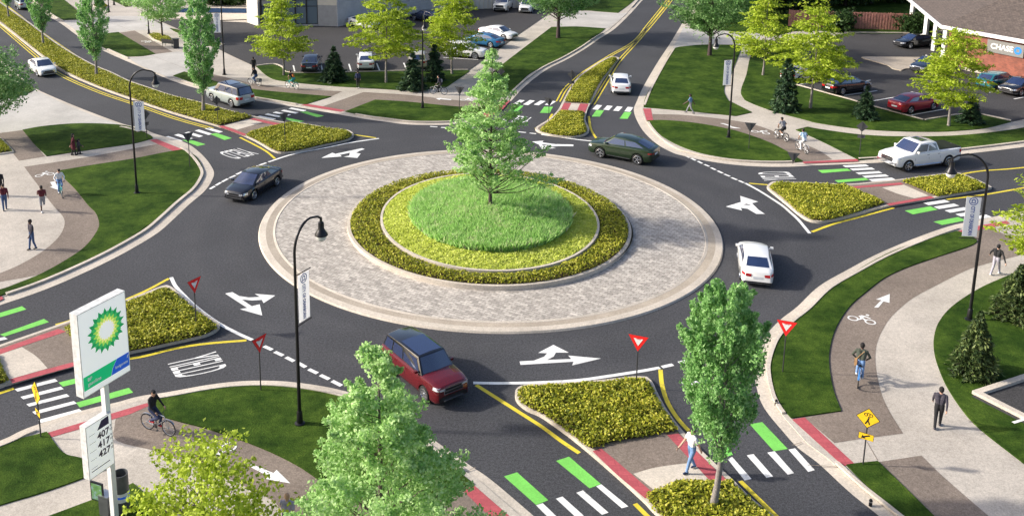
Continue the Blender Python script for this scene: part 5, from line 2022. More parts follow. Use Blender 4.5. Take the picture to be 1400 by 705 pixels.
make_car('sedan', 'sedan_car', 'white sedan leaving along the far road beside the long north bed', 'car', 'paint_white', p, a, None, MOVING)
p, a = by_wheels('suv', (289, 138.6), (318.5, 147.6), 'L')
make_car('suv', 'large_suv', 'pale silver SUV with dark roof driving away beside the long median', 'car', 'paint_silver', p, a, 'paint_black', MOVING)
p, a = by_wheels('sedan', (53, 105.5), (40.5, 96.5), 'R')
make_car('sedan', 'sedan_car', 'white sedan coming down the lane left of the long median', 'car', 'paint_white', p, math.atan2(*(reversed((G(95, 126) - G(45, 92)).to_tuple()))), None, MOVING)
h = G(20, -5) - G(52, 22)
make_car('crossover', 'crossover_car', 'silver car driving off at the far top of the median, half behind a columnar tree', 'car', 'paint_silver', G(32, 11), math.atan2(h.y, h.x), None, MOVING)
# parked by the shop
p, a = by_tail('sedan', (410, 101), (435, 101), ZP, 91)
make_car('sedan', 'sedan_car', 'navy sedan parked nose-in beside the lone spruce, red lights showing', 'car', 'paint_navy', p, a, None, PARKN, ZP)
p, a = by_tail('sedan', (487, 98), (513, 98), ZP, 93)
make_car('sedan', 'sedan_car', 'white sedan parked nose-in between the lone spruce and a lime tree', 'car', 'paint_white', p, a, None, PARKN, ZP)
p, a = by_tail('crossover', (559, 97), (586, 97), ZP, 94)
make_car('crossover', 'crossover_car', 'cream car parked nose-in behind the lamp post and two spruces', 'car', 'paint_beige', p, a, None, PARKN, ZP)
p, a = by_wheels('crossover', (652, 81), (614, 78), 'R', ZP)
make_car('crossover', 'crossover_car', 'white crossover parked nearest the pavement behind the lime tree', 'car', 'paint_white', p, a, None, PARKN, ZP)
p, a = by_wheels('sedan', (640, 61.5), (673, 66), 'L', ZP)
make_car('sedan', 'sedan_car', 'bright blue sedan parked between two white cars', 'car', 'paint_blue', p, a, None, PARKN, ZP)
p, a = by_wheels('sedan', (691, 55.6), (660, 51), 'R', ZP)
make_car('sedan', 'sedan_car', 'white sedan parked just behind the bright blue sedan', 'car', 'paint_white', p, a, None, PARKN, ZP)
p, a = by_wheels('sedan', (503, 41), (478, 35.5), 'R', ZP)
make_car('sedan', 'sedan_car', 'white sedan parked against the grey siding wall behind a lime tree', 'car', 'paint_white', p, a, None, PARKN, ZP)
p, a = by_wheels('sedan', (565, 28), (590, 32), 'L', ZP)
make_car('sedan', 'sedan_car', 'dark blue sedan parked by the corner of the shop siding', 'car', 'paint_navy', p, a, None, PARKN, ZP)
p, a = by_wheels('suv', (638, 15.5), (655, 10), 'L', ZP)
make_car('suv', 'large_suv', 'beige SUV parked at the far wall, half behind a lime tree', 'car', 'paint_beige', p, a, None, PARKN, ZP)
p, a = by_wheels('suv', (690, 19), (703, 9), 'L', ZP)
make_car('suv', 'large_suv', 'pearl white SUV with big grille facing out at the far wall', 'car', 'paint_pearl', p, a, None, PARKN, ZP)
p, a = by_wheels('crossover', (724, 20.5), (735, 11), 'L', ZP)
make_car('crossover', 'crossover_car', 'white crossover facing out beside the far shade tree', 'car', 'paint_white', p, a, None, PARKN, ZP)
# parked by the bank
p, a = by_wheels('sedan', (1240, 67), (1276, 64.5), 'L', ZP)
make_car('sedan', 'sedan_car', 'black sedan driving out from under the bank canopy posts', 'car', 'paint_black', p, a, None, PARKB, ZP)
p, a = by_wheels('sedan', (1266, 102), (1295, 95), 'L', ZP)
make_car('sedan', 'sedan_car', 'navy sedan beside the concrete island, half behind a lime tree', 'car', 'paint_navy', p, a, None, PARKB, ZP)
p, a = by_wheels('sedan', (1182, 125.6), (1151, 130), 'R', ZP)
make_car('sedan', 'sedan_car', 'black sedan parked at the lawn edge between two spruces', 'car', 'paint_black', p, a, None, PARKB, ZP)
p, a = by_wheels('sedan', (1276, 150.4), (1243, 156), 'R', ZP)
make_car('sedan', 'sedan_car', 'crimson sedan parked at the tip of the bank lawn', 'car', 'paint_crimson', p, a, None, PARKB, ZP)
p, a = by_wheels('sedan', (1122, 109), (1092, 113.6), 'R', ZP)
make_car('sedan', 'sedan_car', 'white sedan parked behind the trunk of a lime tree and tall spruce', 'car', 'paint_white', p, a, None, PARKB, ZP)
p, a = by_wheels('wagon', (1390, 117), (1358, 124), 'R', ZP)
make_car('wagon', 'station_wagon', 'teal station wagon parked below the bank sign', 'car', 'paint_teal', p, a, None, PARKB, ZP)
p, a = by_wheels('sedan', (1391, 132.5), (1424, 126), 'L', ZP)
make_car('sedan', 'sedan_car', 'black sedan facing out beside the teal wagon, cut off by the edge', 'car', 'paint_black', p, a, None, PARKB, ZP)
# ================================================================== people and bicycles
SKIN = {'light': (0.52, 0.30, 0.21), 'tan': (0.36, 0.20, 0.13), 'dark': (0.10, 0.05, 0.035)}
for k, c in SKIN.items():
    plain('skin_' + k, c, 0.55)
CLOTH = {'maroon': (0.10, 0.012, 0.022), 'black': (0.012, 0.012, 0.015), 'charcoal': (0.045, 0.04, 0.055), 'grey': (0.24, 0.24, 0.26), 'white': (0.74, 0.74, 0.75), 'navy': (0.02, 0.03, 0.08),
         'jeans': (0.045, 0.085, 0.19), 'light_jeans': (0.15, 0.26, 0.47), 'lavender': (0.38, 0.34, 0.52), 'olive': (0.05, 0.06, 0.045), 'sky': (0.42, 0.58, 0.74), 'denim': (0.14, 0.25, 0.42),
         'tan': (0.42, 0.24, 0.11), 'red': (0.5, 0.03, 0.04), 'shoe_white': (0.7, 0.7, 0.7), 'hair_black': (0.012, 0.010, 0.010), 'hair_brown': (0.06, 0.035, 0.02), 'lilac_grey': (0.36, 0.34, 0.40), 'orange': (0.65, 0.20, 0.04),
         'teal': (0.03, 0.30, 0.30), 'lips': (0.30, 0.10, 0.09)}
for k, c in CLOTH.items():
    plain('cloth_' + k, c, 0.85, var=0.12, vscale=9)


def knuckle(p, r):
    return Vector(p) + Vector(r)


def body_segments(J, top, pants, shoes, skin, hair, long_sleeve=True, shorts=False, cap=None, beard=False, skirt=False, bald=False, long_hair=False, coat=False):
    """capsules (p, q, rp, rq, material) of a figure from its joints"""
    S = []
    V = Vector

    def cap_(a, b, ra, rb, m):
        S.append((V(a), V(b), ra, rb, m))
    fwd, right = J['fwd'], J['right']
    pel, chest, neck, head = J['pelvis'], J['chest'], J['neck'], J['head']
    up = (neck - pel).normalized()
    for sd in (-1, 1):
        cap_(pel + right * 0.075 * sd, pel + right * 0.07 * sd + up * 0.12, 0.098, 0.095, pants)
        cap_(pel + right * 0.06 * sd + up * 0.16, chest + right * 0.085 * sd, 0.10, 0.112, top)
        cap_(chest + right * 0.085 * sd, chest + right * 0.11 * sd + up * 0.13, 0.11, 0.085, top)
        if coat:
            cap_(pel + right * 0.09 * sd + up * 0.1, pel + right * 0.1 * sd - V((0, 0, 0.28)), 0.12, 0.14, top)
    cap_(chest + up * 0.17 - right * 0.1, chest + up * 0.17 + right * 0.1, 0.065, 0.065, top)
    cap_(chest + up * 0.16, head - up * 0.05, 0.058, 0.05, skin)
    hu = J.get('head_up', up)
    hf = J.get('head_fwd', fwd)
    cap_(head + hu * 0.0, head + hu * 0.075 - hf * 0.008, 0.078, 0.083, skin)
    cap_(head - hu * 0.05 + hf * 0.03, head + hu * 0.0 + hf * 0.03, 0.05, 0.062, skin)
    cap_(head - hu * 0.005 + hf * 0.09, head + hu * 0.03 + hf * 0.082, 0.016, 0.010, skin)
    for sd in (-1, 1):
        r_ = hf.cross(hu) * sd
        cap_(head + r_ * 0.082 + hu * 0.02, head + r_ * 0.084 - hu * 0.015, 0.016, 0.012, skin)
        cap_(head + r_ * 0.033 + hf * 0.079 + hu * 0.032, head + r_ * 0.027 + hf * 0.081 + hu * 0.032, 0.011, 0.011, 'cloth_hair_black')
    cap_(head + hf * 0.083 - hu * 0.042 - hf.cross(hu) * 0.02, head + hf * 0.083 - hu * 0.042 + hf.cross(hu) * 0.02, 0.009, 0.009, 'cloth_lips')
    if not bald:
        hm = cap or hair
        cap_(head + hu * 0.085 - hf * 0.02, head + hu * 0.085 + hf * 0.025, 0.087, 0.075, hm)
        cap_(head + hu * 0.02 - hf * 0.03, head + hu * 0.07 - hf * 0.03, 0.08, 0.083, hm)
        if long_hair:
            cap_(head - hf * 0.05, head - hf * 0.07 - hu * 0.2, 0.085, 0.06, hair)
        if cap == 'cap_peak':
            pass
    for sd, k in ((-1, 'l'), (1, 'r')):
        sh, el, wr = J['sh_' + k], J['el_' + k], J['wr_' + k]
        cap_(sh, el, 0.054, 0.043, top)
        fm = top if long_sleeve else skin
        if not long_sleeve:
            S[-1] = (V(sh), sh.lerp(el, 0.55), 0.056, 0.052, top)
            cap_(sh.lerp(el, 0.5), el, 0.042, 0.038, skin)
        cap_(el, wr, 0.041, 0.030, fm)
        d = (wr - el).normalized()
        side = J.get('palm_' + k, right * sd)
        side = (side - d * side.dot(d)).normalized()
        acr = d.cross(side).normalized()
        cap_(wr + d * 0.01, wr + d * 0.075, 0.028, 0.030, skin)
        for f, (o_, ln) in enumerate(((-0.027, 0.062), (-0.009, 0.075), (0.009, 0.07), (0.027, 0.055))):
            b0 = wr + d * 0.085 + acr * o_
            b1 = b0 + d * ln * 0.55 - side * 0.012
            b2 = b1 + d * ln * 0.4 - side * 0.028
            cap_(b0, b1, 0.0105, 0.0095, skin)
            cap_(b1, b2, 0.0095, 0.008, skin)
        t0 = wr + d * 0.03 - acr * 0.027
        t1 = t0 + d * 0.035 - acr * 0.03 - side * 0.012
        cap_(t0, t1, 0.013, 0.011, skin)
        cap_(t1, t1 + d * 0.028 - side * 0.012, 0.011, 0.009, skin)
        hp, kn, an = J['hip_' + k], J['kn_' + k], J['an_' + k]
        cap_(hp, kn, 0.088, 0.058, pants)
        if shorts:
            cap_(kn, an, 0.05, 0.034, J.get('calf_mat', skin))
        else:
            cap_(kn, an, 0.060, 0.046, pants)
        fd = J.get('toe_' + k, fwd)
        cap_(an - V((0, 0, 0.045)) - fd * 0.035, an - V((0, 0, 0.05)) + fd * 0.13, 0.042, 0.034, shoes)
        cap_(an, an - V((0, 0, 0.04)), 0.04, 0.042, shoes)
    return [(p, q, rp * 1.12 if rp > 0.026 else rp, rq * 1.12 if rp > 0.026 else rq, m) for p, q, rp, rq, m in S]


def segs_to_body(S, name, parent, voxel=0.0125):
    """one continuous skin round all the capsules, coloured by the nearest one"""
    bm = bmesh.new()
    for p, q, rp, rq, m in S:
        d = q - p
        L = d.length
        if L < 1e-6:
            d = Vector((0, 0, 1e-4))
            L = 1e-4
        z = d.normalized()
        x = z.orthogonal().normalized()
        y = z.cross(x)
        n = 10
        prof = [(-0.95, 0.3), (-0.7, 0.71), (-0.3, 0.95), (0, 1)]
        rings = [(p + z * rp * a, rp * b) for a, b in prof] + [(q + z * rq * -a, rq * b) for a, b in reversed(prof)]
        loops = []
        for c, r in rings:
            loops.append([bm.verts.new(c + (x * math.cos(2 * math.pi * i / n) + y * math.sin(2 * math.pi * i / n)) * r) for i in range(n)])
        for a, b in zip(loops, loops[1:]):
            for i in range(n):
                bm.faces.new((a[i], a[(i + 1) % n], b[(i + 1) % n], b[i]))
        bm.faces.new(list(reversed(loops[0])))
        bm.faces.new(loops[-1])
    me = bpy.data.meshes.new(name)
    bm.to_mesh(me)
    bm.free()
    o = bpy.data.objects.new(name, me)
    COL.objects.link(o)
    md = o.modifiers.new('remesh', 'REMESH')
    md.mode = 'VOXEL'
    md.voxel_size = voxel
    md.use_smooth_shade = True
    sm = o.modifiers.new('smooth', 'SMOOTH')
    sm.factor = 0.4
    sm.iterations = 2
    dg = bpy.context.evaluated_depsgraph_get()
    me2 = bpy.data.meshes.new_from_object(o.evaluated_get(dg))
    bpy.data.objects.remove(o)
    me2.name = name
    mats = []
    for s in S:
        if s[4] not in mats:
            mats.append(s[4])
    me2.materials.clear()
    for m in mats:
        me2.materials.append(MATS[m])
    nf = len(me2.polygons)
    cen = np.empty(nf * 3)
    me2.polygons.foreach_get('center', cen)
    cen = cen.reshape(nf, 3)
    best = np.full(nf, 1e9)
    idx = np.zeros(nf, np.int32)
    for p, q, rp, rq, m in S:
        a, b = np.array(p), np.array(q)
        ab = b - a
        t = np.clip(((cen - a) @ ab) / max(ab.dot(ab), 1e-9), 0, 1)
        dist = np.linalg.norm(cen - (a + t[:, None] * ab), axis=1) - (rp + (rq - rp) * t)
        w = dist < best - 1e-4
        best[w] = dist[w]
        idx[w] = mats.index(m)
    me2.polygons.foreach_set('material_index', idx)
    me2.polygons.foreach_set('use_smooth', [True] * nf)
    ob = obj(name, me2, parent)
    return ob


def walk_joints(h=1.75, stride=0.32, lean=0.03, swing=0.35, phase=1, run=False, arms_out=0.0, look=0.0):
    """standing or walking figure, facing +x"""
    k = h / 1.75
    V = Vector
    fwd, right = V((1, 0, 0)), V((0, -1, 0))
    J = dict(fwd=fwd, right=right)
    hipz = 0.90 - 0.05 * (stride / 0.32) ** 2 * 0.8
    J['pelvis'] = V((0, 0, hipz + 0.03)) * k
    J['chest'] = V((lean * 0.6, 0, hipz + 0.36)) * k
    J['neck'] = V((lean, 0, hipz + 0.56)) * k
    J['head'] = V((lean * 1.4, 0, hipz + 0.69)) * k
    ca, sa = math.cos(look), math.sin(look)
    J['head_fwd'] = V((ca, sa, 0))
    J['head_up'] = V((0, 0, 1))
    for sd, n in ((-1, 'l'), (1, 'r')):
        ph = phase * sd
        y = -sd
        J['hip_' + n] = V((0, y * 0.088, hipz - 0.01)) * k
        if run and ph < 0:
            J['kn_' + n] = V((-0.02, y * 0.09, 0.47)) * k
            J['an_' + n] = V((-0.40, y * 0.085, 0.52)) * k
            J['toe_' + n] = V((0.2, 0, -1)).normalized()
        elif ph > 0:
            J['kn_' + n] = V((stride * 0.62, y * 0.088, 0.475)) * k
            J['an_' + n] = V((stride, y * 0.085, 0.095)) * k
        else:
            J['kn_' + n] = V((-stride * 0.22, y * 0.088, 0.47)) * k
            J['an_' + n] = V((-stride * 1.0, y * 0.085, 0.105 + 0.02 * stride)) * k
        J['sh_' + n] = V((lean, y * 0.19, hipz + 0.51)) * k
        s2 = -ph * swing
        J['el_' + n] = J['sh_' + n] + V((s2 * 0.42, y * (0.05 + arms_out * 0.6), -0.27)) * k
        J['wr_' + n] = J['el_' + n] + (V((0.19 + s2 * 0.1, -y * 0.03, 0.10)) if run else V((0.07 + s2 * 0.55, y * (0.0 + arms_out * 0.5), -0.22))) * k
    return J


def person(label, px, face, J, top, pants, shoes='cloth_black', skin='light', hair='cloth_hair_black', z=Z_PATH - 0.005, group='people walking on the pavements', **kw):
    g_ = G(*px, z)
    f = G(*face, z) - g_
    t = thing('person', label, 'person', (g_.x, g_.y, z), math.atan2(f.y, f.x), group)
    segs_to_body(body_segments(J, 'cloth_' + top, 'cloth_' + pants, shoes, 'skin_' + skin, hair, **kw), 'body', t)
    return t


W = walk_joints
person('woman in a long dark red coat walking with a child on the west crossing path', (101, 212.5), (160, 203), W(1.68, 0.12), 'maroon', 'black', hair='cloth_hair_black', long_hair=True, coat=True)
person('small child in grey walking hand in hand beside the red-coated woman', (108, 211), (166, 202), W(1.12, 0.14), 'charcoal', 'black', skin='tan')
person('man in maroon shirt and grey shorts running on the west plaza', (59, 289), (66, 330), W(1.78, 0.18, 0.12, 0.5, 1, True), 'maroon', 'grey', 'cloth_shoe_white', 'dark', long_sleeve=False, shorts=True)
person('man in charcoal sweater and dark jeans standing at the curve of the plaza', (45, 341), (10, 352), W(1.85, 0.14, 0.02, 0.15), 'charcoal', 'jeans', skin='dark')
person('person in dark maroon top and jeans walking at the left edge of the plaza', (7, 287), (14, 330), W(1.75, 0.12, 0.02, 0.2), 'maroon', 'jeans', skin='tan')
person('person in black jacket behind the maroon-topped walker at the plaza edge', (1, 268), (4, 300), W(1.8, 0.12), 'black', 'black', skin='tan')
person('bald man in lavender shirt at the bottom path, half hidden by the pale tree', (394, 738), (412, 690), W(1.78, 0.2), 'lavender', 'navy', skin='light', bald=True, long_sleeve=False)
person('man in white T-shirt, light jeans and black cap crossing the south island', (944, 643), (905, 655), W(1.80, 0.24, 0.02, 0.3, -1), 'white', 'light_jeans', 'cloth_navy', 'light', cap='cloth_black', long_sleeve=False, z=ZI + 0.01)
person('man in charcoal sweater and black trousers walking up the south-east pavement', (1281, 584), (1284, 520), W(1.78, 0.2, 0.03, 0.3), 'charcoal', 'black', 'cloth_charcoal', 'light')
person('man in black jacket, cap and grey trousers on the bend by the right lamp post', (1360, 375), (1400, 352), W(1.76, 0.30, 0.03, 0.3, 1, arms_out=0.25), 'black', 'lilac_grey', 'cloth_shoe_white', 'light', cap='cloth_black')
person('man in blue shirt and grey trousers walking on the north-east crossing path', (943.5, 155), (900, 150), W(1.75, 0.34, 0.05, 0.4), 'denim', 'grey', 'cloth_charcoal', 'dark', long_sleeve=False)
person('pedestrian in grey and navy jacket at the head of the north crossing path', (489.5, 121), (488, 90), W(1.75, 0.12, 0.02, 0.1), 'navy', 'black', 'cloth_shoe_white', 'light')
person('pedestrian in black standing behind the cyclist with the pannier', (347, 101.5), (346, 80), W(1.78, 0.1), 'black', 'black', skin='tan')


def bicycle(label, rear, front, frame_mat, z=Z_PATH, basket=None, group='bicycles being ridden', scale=1.0):
    """bicycle with its wheels on two seen ground points; returns thing, ground matrix"""
    a, b = G(*rear, z), G(*front, z)
    d = b - a
    c = (a + b) / 2
    ang = math.atan2(d.y, d.x)
    t = thing('bicycle', label, 'bicycle', (c.x, c.y, z), ang, group)
    r = 0.345
    for x in (-0.52, 0.54):
        w = MB()
        k = 24
        w.tube([(x + (r - 0.02) * math.cos(2 * math.pi * i / k), 0, r + (r - 0.02) * math.sin(2 * math.pi * i / k)) for i in range(k + 1)], 0.021, 6, cap=False)
        wo = w.build('wheel', 'rubber', t, 60)
        h = MB()
        h.tube([(x + (r - 0.05) * math.cos(2 * math.pi * i / k), 0, r + (r - 0.05) * math.sin(2 * math.pi * i / k)) for i in range(k + 1)], 0.011, 5, cap=False)
        h.build('rim', 'rim', wo, 60)
        s = MB()
        for i in range(14):
            an = 2 * math.pi * i / 14
            s.tube([(x, 0, r), (x + (r - 0.05) * math.cos(an), 0, r + (r - 0.05) * math.sin(an))], 0.0025, 3)
        s.tube([(x, -0.05, r), (x, 0.05, r)], 0.022, 8)
        s.build('spokes', 'steel', wo)
    f = MB()
    bb, st, hd, hb = (-0.06, 0, 0.30), (-0.22, 0, 0.82), (0.36, 0, 0.80), (0.40, 0, 0.66)
    for p, q, w in ((bb, st, 0.017), (bb, hb, 0.02), (st, hd, 0.017), (hd, hb, 0.02)):
        f.tube([p, q], w, 7)
    for y in (-0.045, 0.045):
        f.tube([(-0.52, y, r), (-0.07, y * 0.6, 0.30)], 0.010, 5)
        f.tube([(-0.52, y, r), (-0.21, y * 0.5, 0.76)], 0.009, 5)
        f.tube([(0.54, y, r), (0.44, y, 0.60), hb], 0.012, 5)
    f.build('frame', frame_mat, t, 60)
    hbm = MB()
    hbm.tube([hd, (0.33, 0, 0.98)], 0.013, 6)
    hbm.tube([(0.20, -0.28, 1.02), (0.31, -0.16, 1.02), (0.34, 0, 0.99), (0.31, 0.16, 1.02), (0.20, 0.28, 1.02)], 0.012, 6)
    hbm.build('handlebar', 'dark_metal', t, 60)
    sd = MB()
    sd.tube([(-0.36, 0, 0.93), (-0.24, 0, 0.945), (-0.09, 0, 0.93)], [0.075, 0.05, 0.018], 8, flat=0.45)
    sd.tube([st, (-0.245, 0, 0.93)], 0.012, 6)
    sd.build('saddle', 'trim_black', t, 60)
    cr = MB()
    cr.tube([(-0.06, -0.06, 0.30), (-0.06, 0.06, 0.30)], 0.02, 8)
    cr.lathe([(0.09, -0.055), (0.001, -0.055)], 14, (-0.06, 0, 0.30), axis='Y')
    for y, s in ((-0.09, 1), (0.09, -1)):
        cr.tube([(-0.06, y * 0.8, 0.30), (-0.06 + 0.11 * s, y * 0.8, 0.30 - 0.13 * s)], 0.010, 5)
        cr.box((-0.06 + 0.11 * s, y * 1.3, 0.30 - 0.13 * s), (0.09, 0.09, 0.02))
    cr.build('crankset', 'dark_metal', t)
    fd = MB()
    for x, a0, a1 in ((-0.52, 20, 150), (0.54, 40, 160)):
        pts = [(x + 0.375 * math.cos(R(q)), 0, r + 0.375 * math.sin(R(q))) for q in np.linspace(a0, a1, 9)]
        fd = MB().tube(pts, 0.022, 5, flat=0.4)
        fd.build('mudguard', frame_mat, t, 60)
    if basket:
        bk = MB()
        for y in (-0.14, 0.14):
            bk.box((-0.60, y, 0.60), (0.32, 0.12, 0.30))
        bk.box((-0.55, 0, 0.76), (0.36, 0.16, 0.02))
        bk.build('pannier', basket, t)
    return t, c, ang


def rider_joints(h=1.75, lean=0.22, phase=1):
    V = Vector
    k = h / 1.75
    fwd, right = V((1, 0, 0)), V((0, -1, 0))
    J = dict(fwd=fwd, right=right)
    pz = 0.985
    J['pelvis'] = V((-0.24, 0, pz + 0.03))
    ch = V((-0.24 + lean * 0.75, 0, pz + 0.36 * k))
    J['chest'] = ch
    J['neck'] = V((-0.24 + lean * 1.2, 0, pz + 0.555 * k))
    J['head'] = J['neck'] + V((0.045, 0, 0.12))
    J['head_up'] = V((0, 0, 1))
    J['head_fwd'] = fwd
    for sd, n in ((-1, 'l'), (1, 'r')):
        y = -sd
        ph = phase * sd
        J['hip_' + n] = V((-0.22, y * 0.09, pz + 0.0))
        foot = V((-0.06 + 0.11 * ph, y * 0.115, 0.30 - 0.13 * ph))
        an = foot + V((-0.06, 0, 0.115))
        J['an_' + n] = an
        hp = J['hip_' + n]
        L1, L2 = 0.44 * k, 0.43 * k
        d = an - hp
        D = min(d.length, L1 + L2 - 0.01)
        a_ = (L1 * L1 - L2 * L2 + D * D) / (2 * D)
        hh = math.sqrt(max(0, L1 * L1 - a_ * a_))
        u = d.normalized()
        nrm = V((-u.z, 0, u.x))
        if nrm.x < 0:
            nrm = -nrm
        J['kn_' + n] = hp + u * a_ + nrm * hh
        J['sh_' + n] = V((-0.24 + lean * 1.1, y * 0.19, pz + 0.51 * k))
        wr = V((0.14, y * 0.25, 1.07))
        s = J['sh_' + n]
        d = wr - s
        L1, L2 = 0.29, 0.27
        if d.length > L1 + L2 - 0.01:
            el = s.lerp(wr, 0.52)
        else:
            D = d.length
            a_ = (L1 * L1 - L2 * L2 + D * D) / (2 * D)
            hh = math.sqrt(max(0, L1 * L1 - a_ * a_))
            u = d.normalized()
            nn = (V((0, y * 0.45, -0.8)) - u * V((0, y * 0.45, -0.8)).dot(u)).normalized()
            el = s + u * a_ + nn * hh
        J['el_' + n], J['wr_' + n] = el, wr
        J['palm_' + n] = V((0, 0, 1))
    return J


def cyclist(label, blabel, rear, front, frame_mat, top, pants, shoes='cloth_black', skin='light', lean=0.22, phase=1, bag=None, basket=None, z=Z_PATH, **kw):
    t, c, ang = bicycle(blabel, rear, front, frame_mat, z, basket)
    p = thing('person', label, 'person', (c.x, c.y, z), ang, 'people riding bicycles')
    J = rider_joints(1.75, lean, phase)
    segs_to_body(body_segments(J, 'cloth_' + top, 'cloth_' + pants, shoes, 'skin_' + skin, kw.pop('hair', 'cloth_hair_black'), **kw), 'body', p)
    if bag:
        kind, m, lab = bag
        b = thing(kind, lab, 'bag', (c.x, c.y, z), ang)
        mb = MB()
        ch = J['chest']
        if kind == 'backpack':
            mb.tube([ch + Vector((-0.20, 0, -0.16)), ch + Vector((-0.20, 0, -0.02)), ch + Vector((-0.15, 0, 0.14))], [0.11, 0.145, 0.10], 10, flat=0.62)
            mb.build('pouch', m, b, 60)
            st = MB()
            for y in (-0.1, 0.1):
                st = MB().tube([ch + Vector((-0.1, y, 0.15)), ch + Vector((0.02, y, 0.205)), ch + Vector((0.118, y, 0.12)), ch + Vector((0.10, y, -0.08))], 0.014, 5)
                st.build('strap', 'cloth_black', b, 60)
        else:
            mb.box((-0.30, 0.185, 1.06), (0.26, 0.10, 0.22))
            mb.box((-0.30, 0.24, 1.12), (0.265, 0.012, 0.11))
            mb.build('pouch', m, b)
            MB().tube([(-0.30, 0.2, 1.16), ch + Vector((-0.135, 0.05, 0.02)), ch + Vector((-0.07, -0.1, 0.19)), ch + Vector((0.1, -0.06, 0.14)), ch + Vector((0.125, 0.08, -0.08)), (-0.2, 0.2, 1.16)], 0.013, 5).build('strap', 'cloth_tan', b, 60)
    return p


plain('frame_teal', (0.03, 0.42, 0.42), 0.35)
plain('frame_silver', (0.40, 0.44, 0.52), 0.3, 0.6)
plain('frame_blue', (0.05, 0.22, 0.55), 0.35)
plain('frame_white', (0.7, 0.7, 0.7), 0.35)
plain('frame_black', (0.02, 0.02, 0.022), 0.35)
cyclist('cyclist in dark vest with white sleeves and jeans riding down the west path', 'teal bicycle ridden down the west path beside the painted arrow', (80.5, 262), (86, 272.5), 'frame_teal', 'white', 'light_jeans', 'cloth_shoe_white', 'light', 0.14)
cyclist('cyclist in black jacket, beanie and red shoes near the price sign', 'silver city bicycle ridden past the red strip near the price sign', (205, 587), (228, 594.6), 'frame_silver', 'black', 'navy', 'cloth_red', 'light', 0.06, -1, cap='cloth_black')
cyclist('cyclist in olive jacket and jeans seen from behind on the south-east path', 'blue bicycle seen from behind on the south-east path', (1172.6, 531), (1175.5, 512.5), 'frame_blue', 'olive', 'light_jeans', 'cloth_shoe_white', 'dark', 0.2, 1, ('shoulder_bag', 'cloth_tan', 'tan shoulder bag carried by the cyclist in the olive jacket'))
cyclist('cyclist in white patterned shirt and dark shorts, left of the pair on the north-east path', 'bicycle of the left rider of the pair on the north-east path', (1074, 193.8), (1062, 188.8), 'frame_black', 'grey', 'black', 'cloth_shoe_white', 'tan', 0.24, 1, long_sleeve=False, shorts=True)
cyclist('cyclist in light blue shirt and white trousers, nearer the kerb of the pair', 'bicycle of the light-blue-shirted rider near the east kerb', (1101.5, 210.6), (1091, 205.2), 'frame_white', 'sky', 'white', 'cloth_shoe_white', 'tan', 0.22, -1, long_sleeve=False)
cyclist('cyclist in black jacket and jeans riding left with a grey pannier', 'bicycle with grey pannier ridden behind the silver SUV', (354.5, 118.2), (342, 116), 'frame_white', 'black', 'jeans', 'cloth_black', 'light', 0.2, 1, basket='bin_grey')
cyclist('cyclist in black top with orange backpack riding left', 'teal bicycle ridden in front of the parked navy sedan', (406, 123), (392.6, 120.4), 'frame_teal', 'black', 'teal', 'cloth_shoe_white', 'light', 0.3, 1, ('backpack', 'cloth_orange', 'orange backpack worn by the cyclist on the teal bicycle'), shorts=True, long_sleeve=False)
cyclist('cyclist in dark clothes with grey backpack before the small spruces', 'black and white bicycle ridden before the small spruces', (608, 129.6), (591.5, 128.6), 'frame_white', 'charcoal', 'black', 'cloth_black', 'light', 0.2, -1, ('backpack', 'cloth_grey', 'grey backpack worn by the cyclist before the small spruces'))
# ================================================================== street furniture
def arm_dir(p):
    d = Vector((-p[0], -p[1]))
    return math.atan2(d.y, d.x)


POLE = MB()
POLE.lathe([(0.21, 0), (0.21, 0.05), (0.13, 0.09), (0.11, 0.55), (0.085, 0.6)], 14)
POLE.tube([(0, 0, 0.5), (0, 0, 4.0), (0, 0, 7.0)], [0.075, 0.066, 0.056], 10)
ARM = MB()
pts = [(0, 0, 6.95)] + [(1.0 - 1.0 * math.cos(a), 0, 7.25 + 1.15 * math.sin(a)) for a in np.linspace(0.05, math.pi / 2, 9)] + [(1.45, 0, 8.30), (1.66, 0, 8.16)]
ARM.tube(pts, [0.055] * 8 + [0.045] * 4, 9)
ARM.lathe([(0.001, 0.06), (0.05, 0.04), (0.05, -0.05), (0.001, -0.06)], 10, (1.66, 0, 8.16))
HEAD = MB()
HEAD.lathe([(0.05, 8.14), (0.06, 8.02), (0.115, 7.98), (0.125, 7.72), (0.16, 7.66), (0.26, 7.50), (0.27, 7.45), (0.245, 7.43), (0.001, 7.46)], 18, (1.66, 0, 0))
GLOBE = MB()
GLOBE.lathe([(0.22, 7.44), (0.21, 7.36), (0.17, 7.27), (0.1, 7.21), (0.001, 7.19)], 16, (1.66, 0, 0))
L_POLE, L_ARM, L_HEAD, L_GLOBE = POLE.mesh('pole', ['black_metal'], 45), ARM.mesh('arm', ['black_metal'], 45), HEAD.mesh('lamp_shade', ['black_metal'], 45), GLOBE.mesh('globe', ['lamp_globe'], 50)
BAR = MB().tube([(0, 0, 0), (0.86, 0, 0.0)], 0.022, 6).lathe([(0.001, 0.035), (0.035, 0), (0.001, -0.035)], 8, (0.86, 0, 0)).mesh('banner_arm', ['black_metal'])
CLOTH_ME = MB().box((0.44, 0, -1.02), (0.66, 0.012, 1.98)).mesh('banner', ['banner_white'])
txt = text_mesh('CITY OF DEARBORN', 0.24, 'banner_blue', 'lettering', 0.006)
xs_ = [v_.co.x for v_ in txt.vertices]
kx_ = 1.46 / (max(xs_) - min(xs_))
for v_ in txt.vertices:
    v_.co.x *= kx_
emb = MB()
k = 22
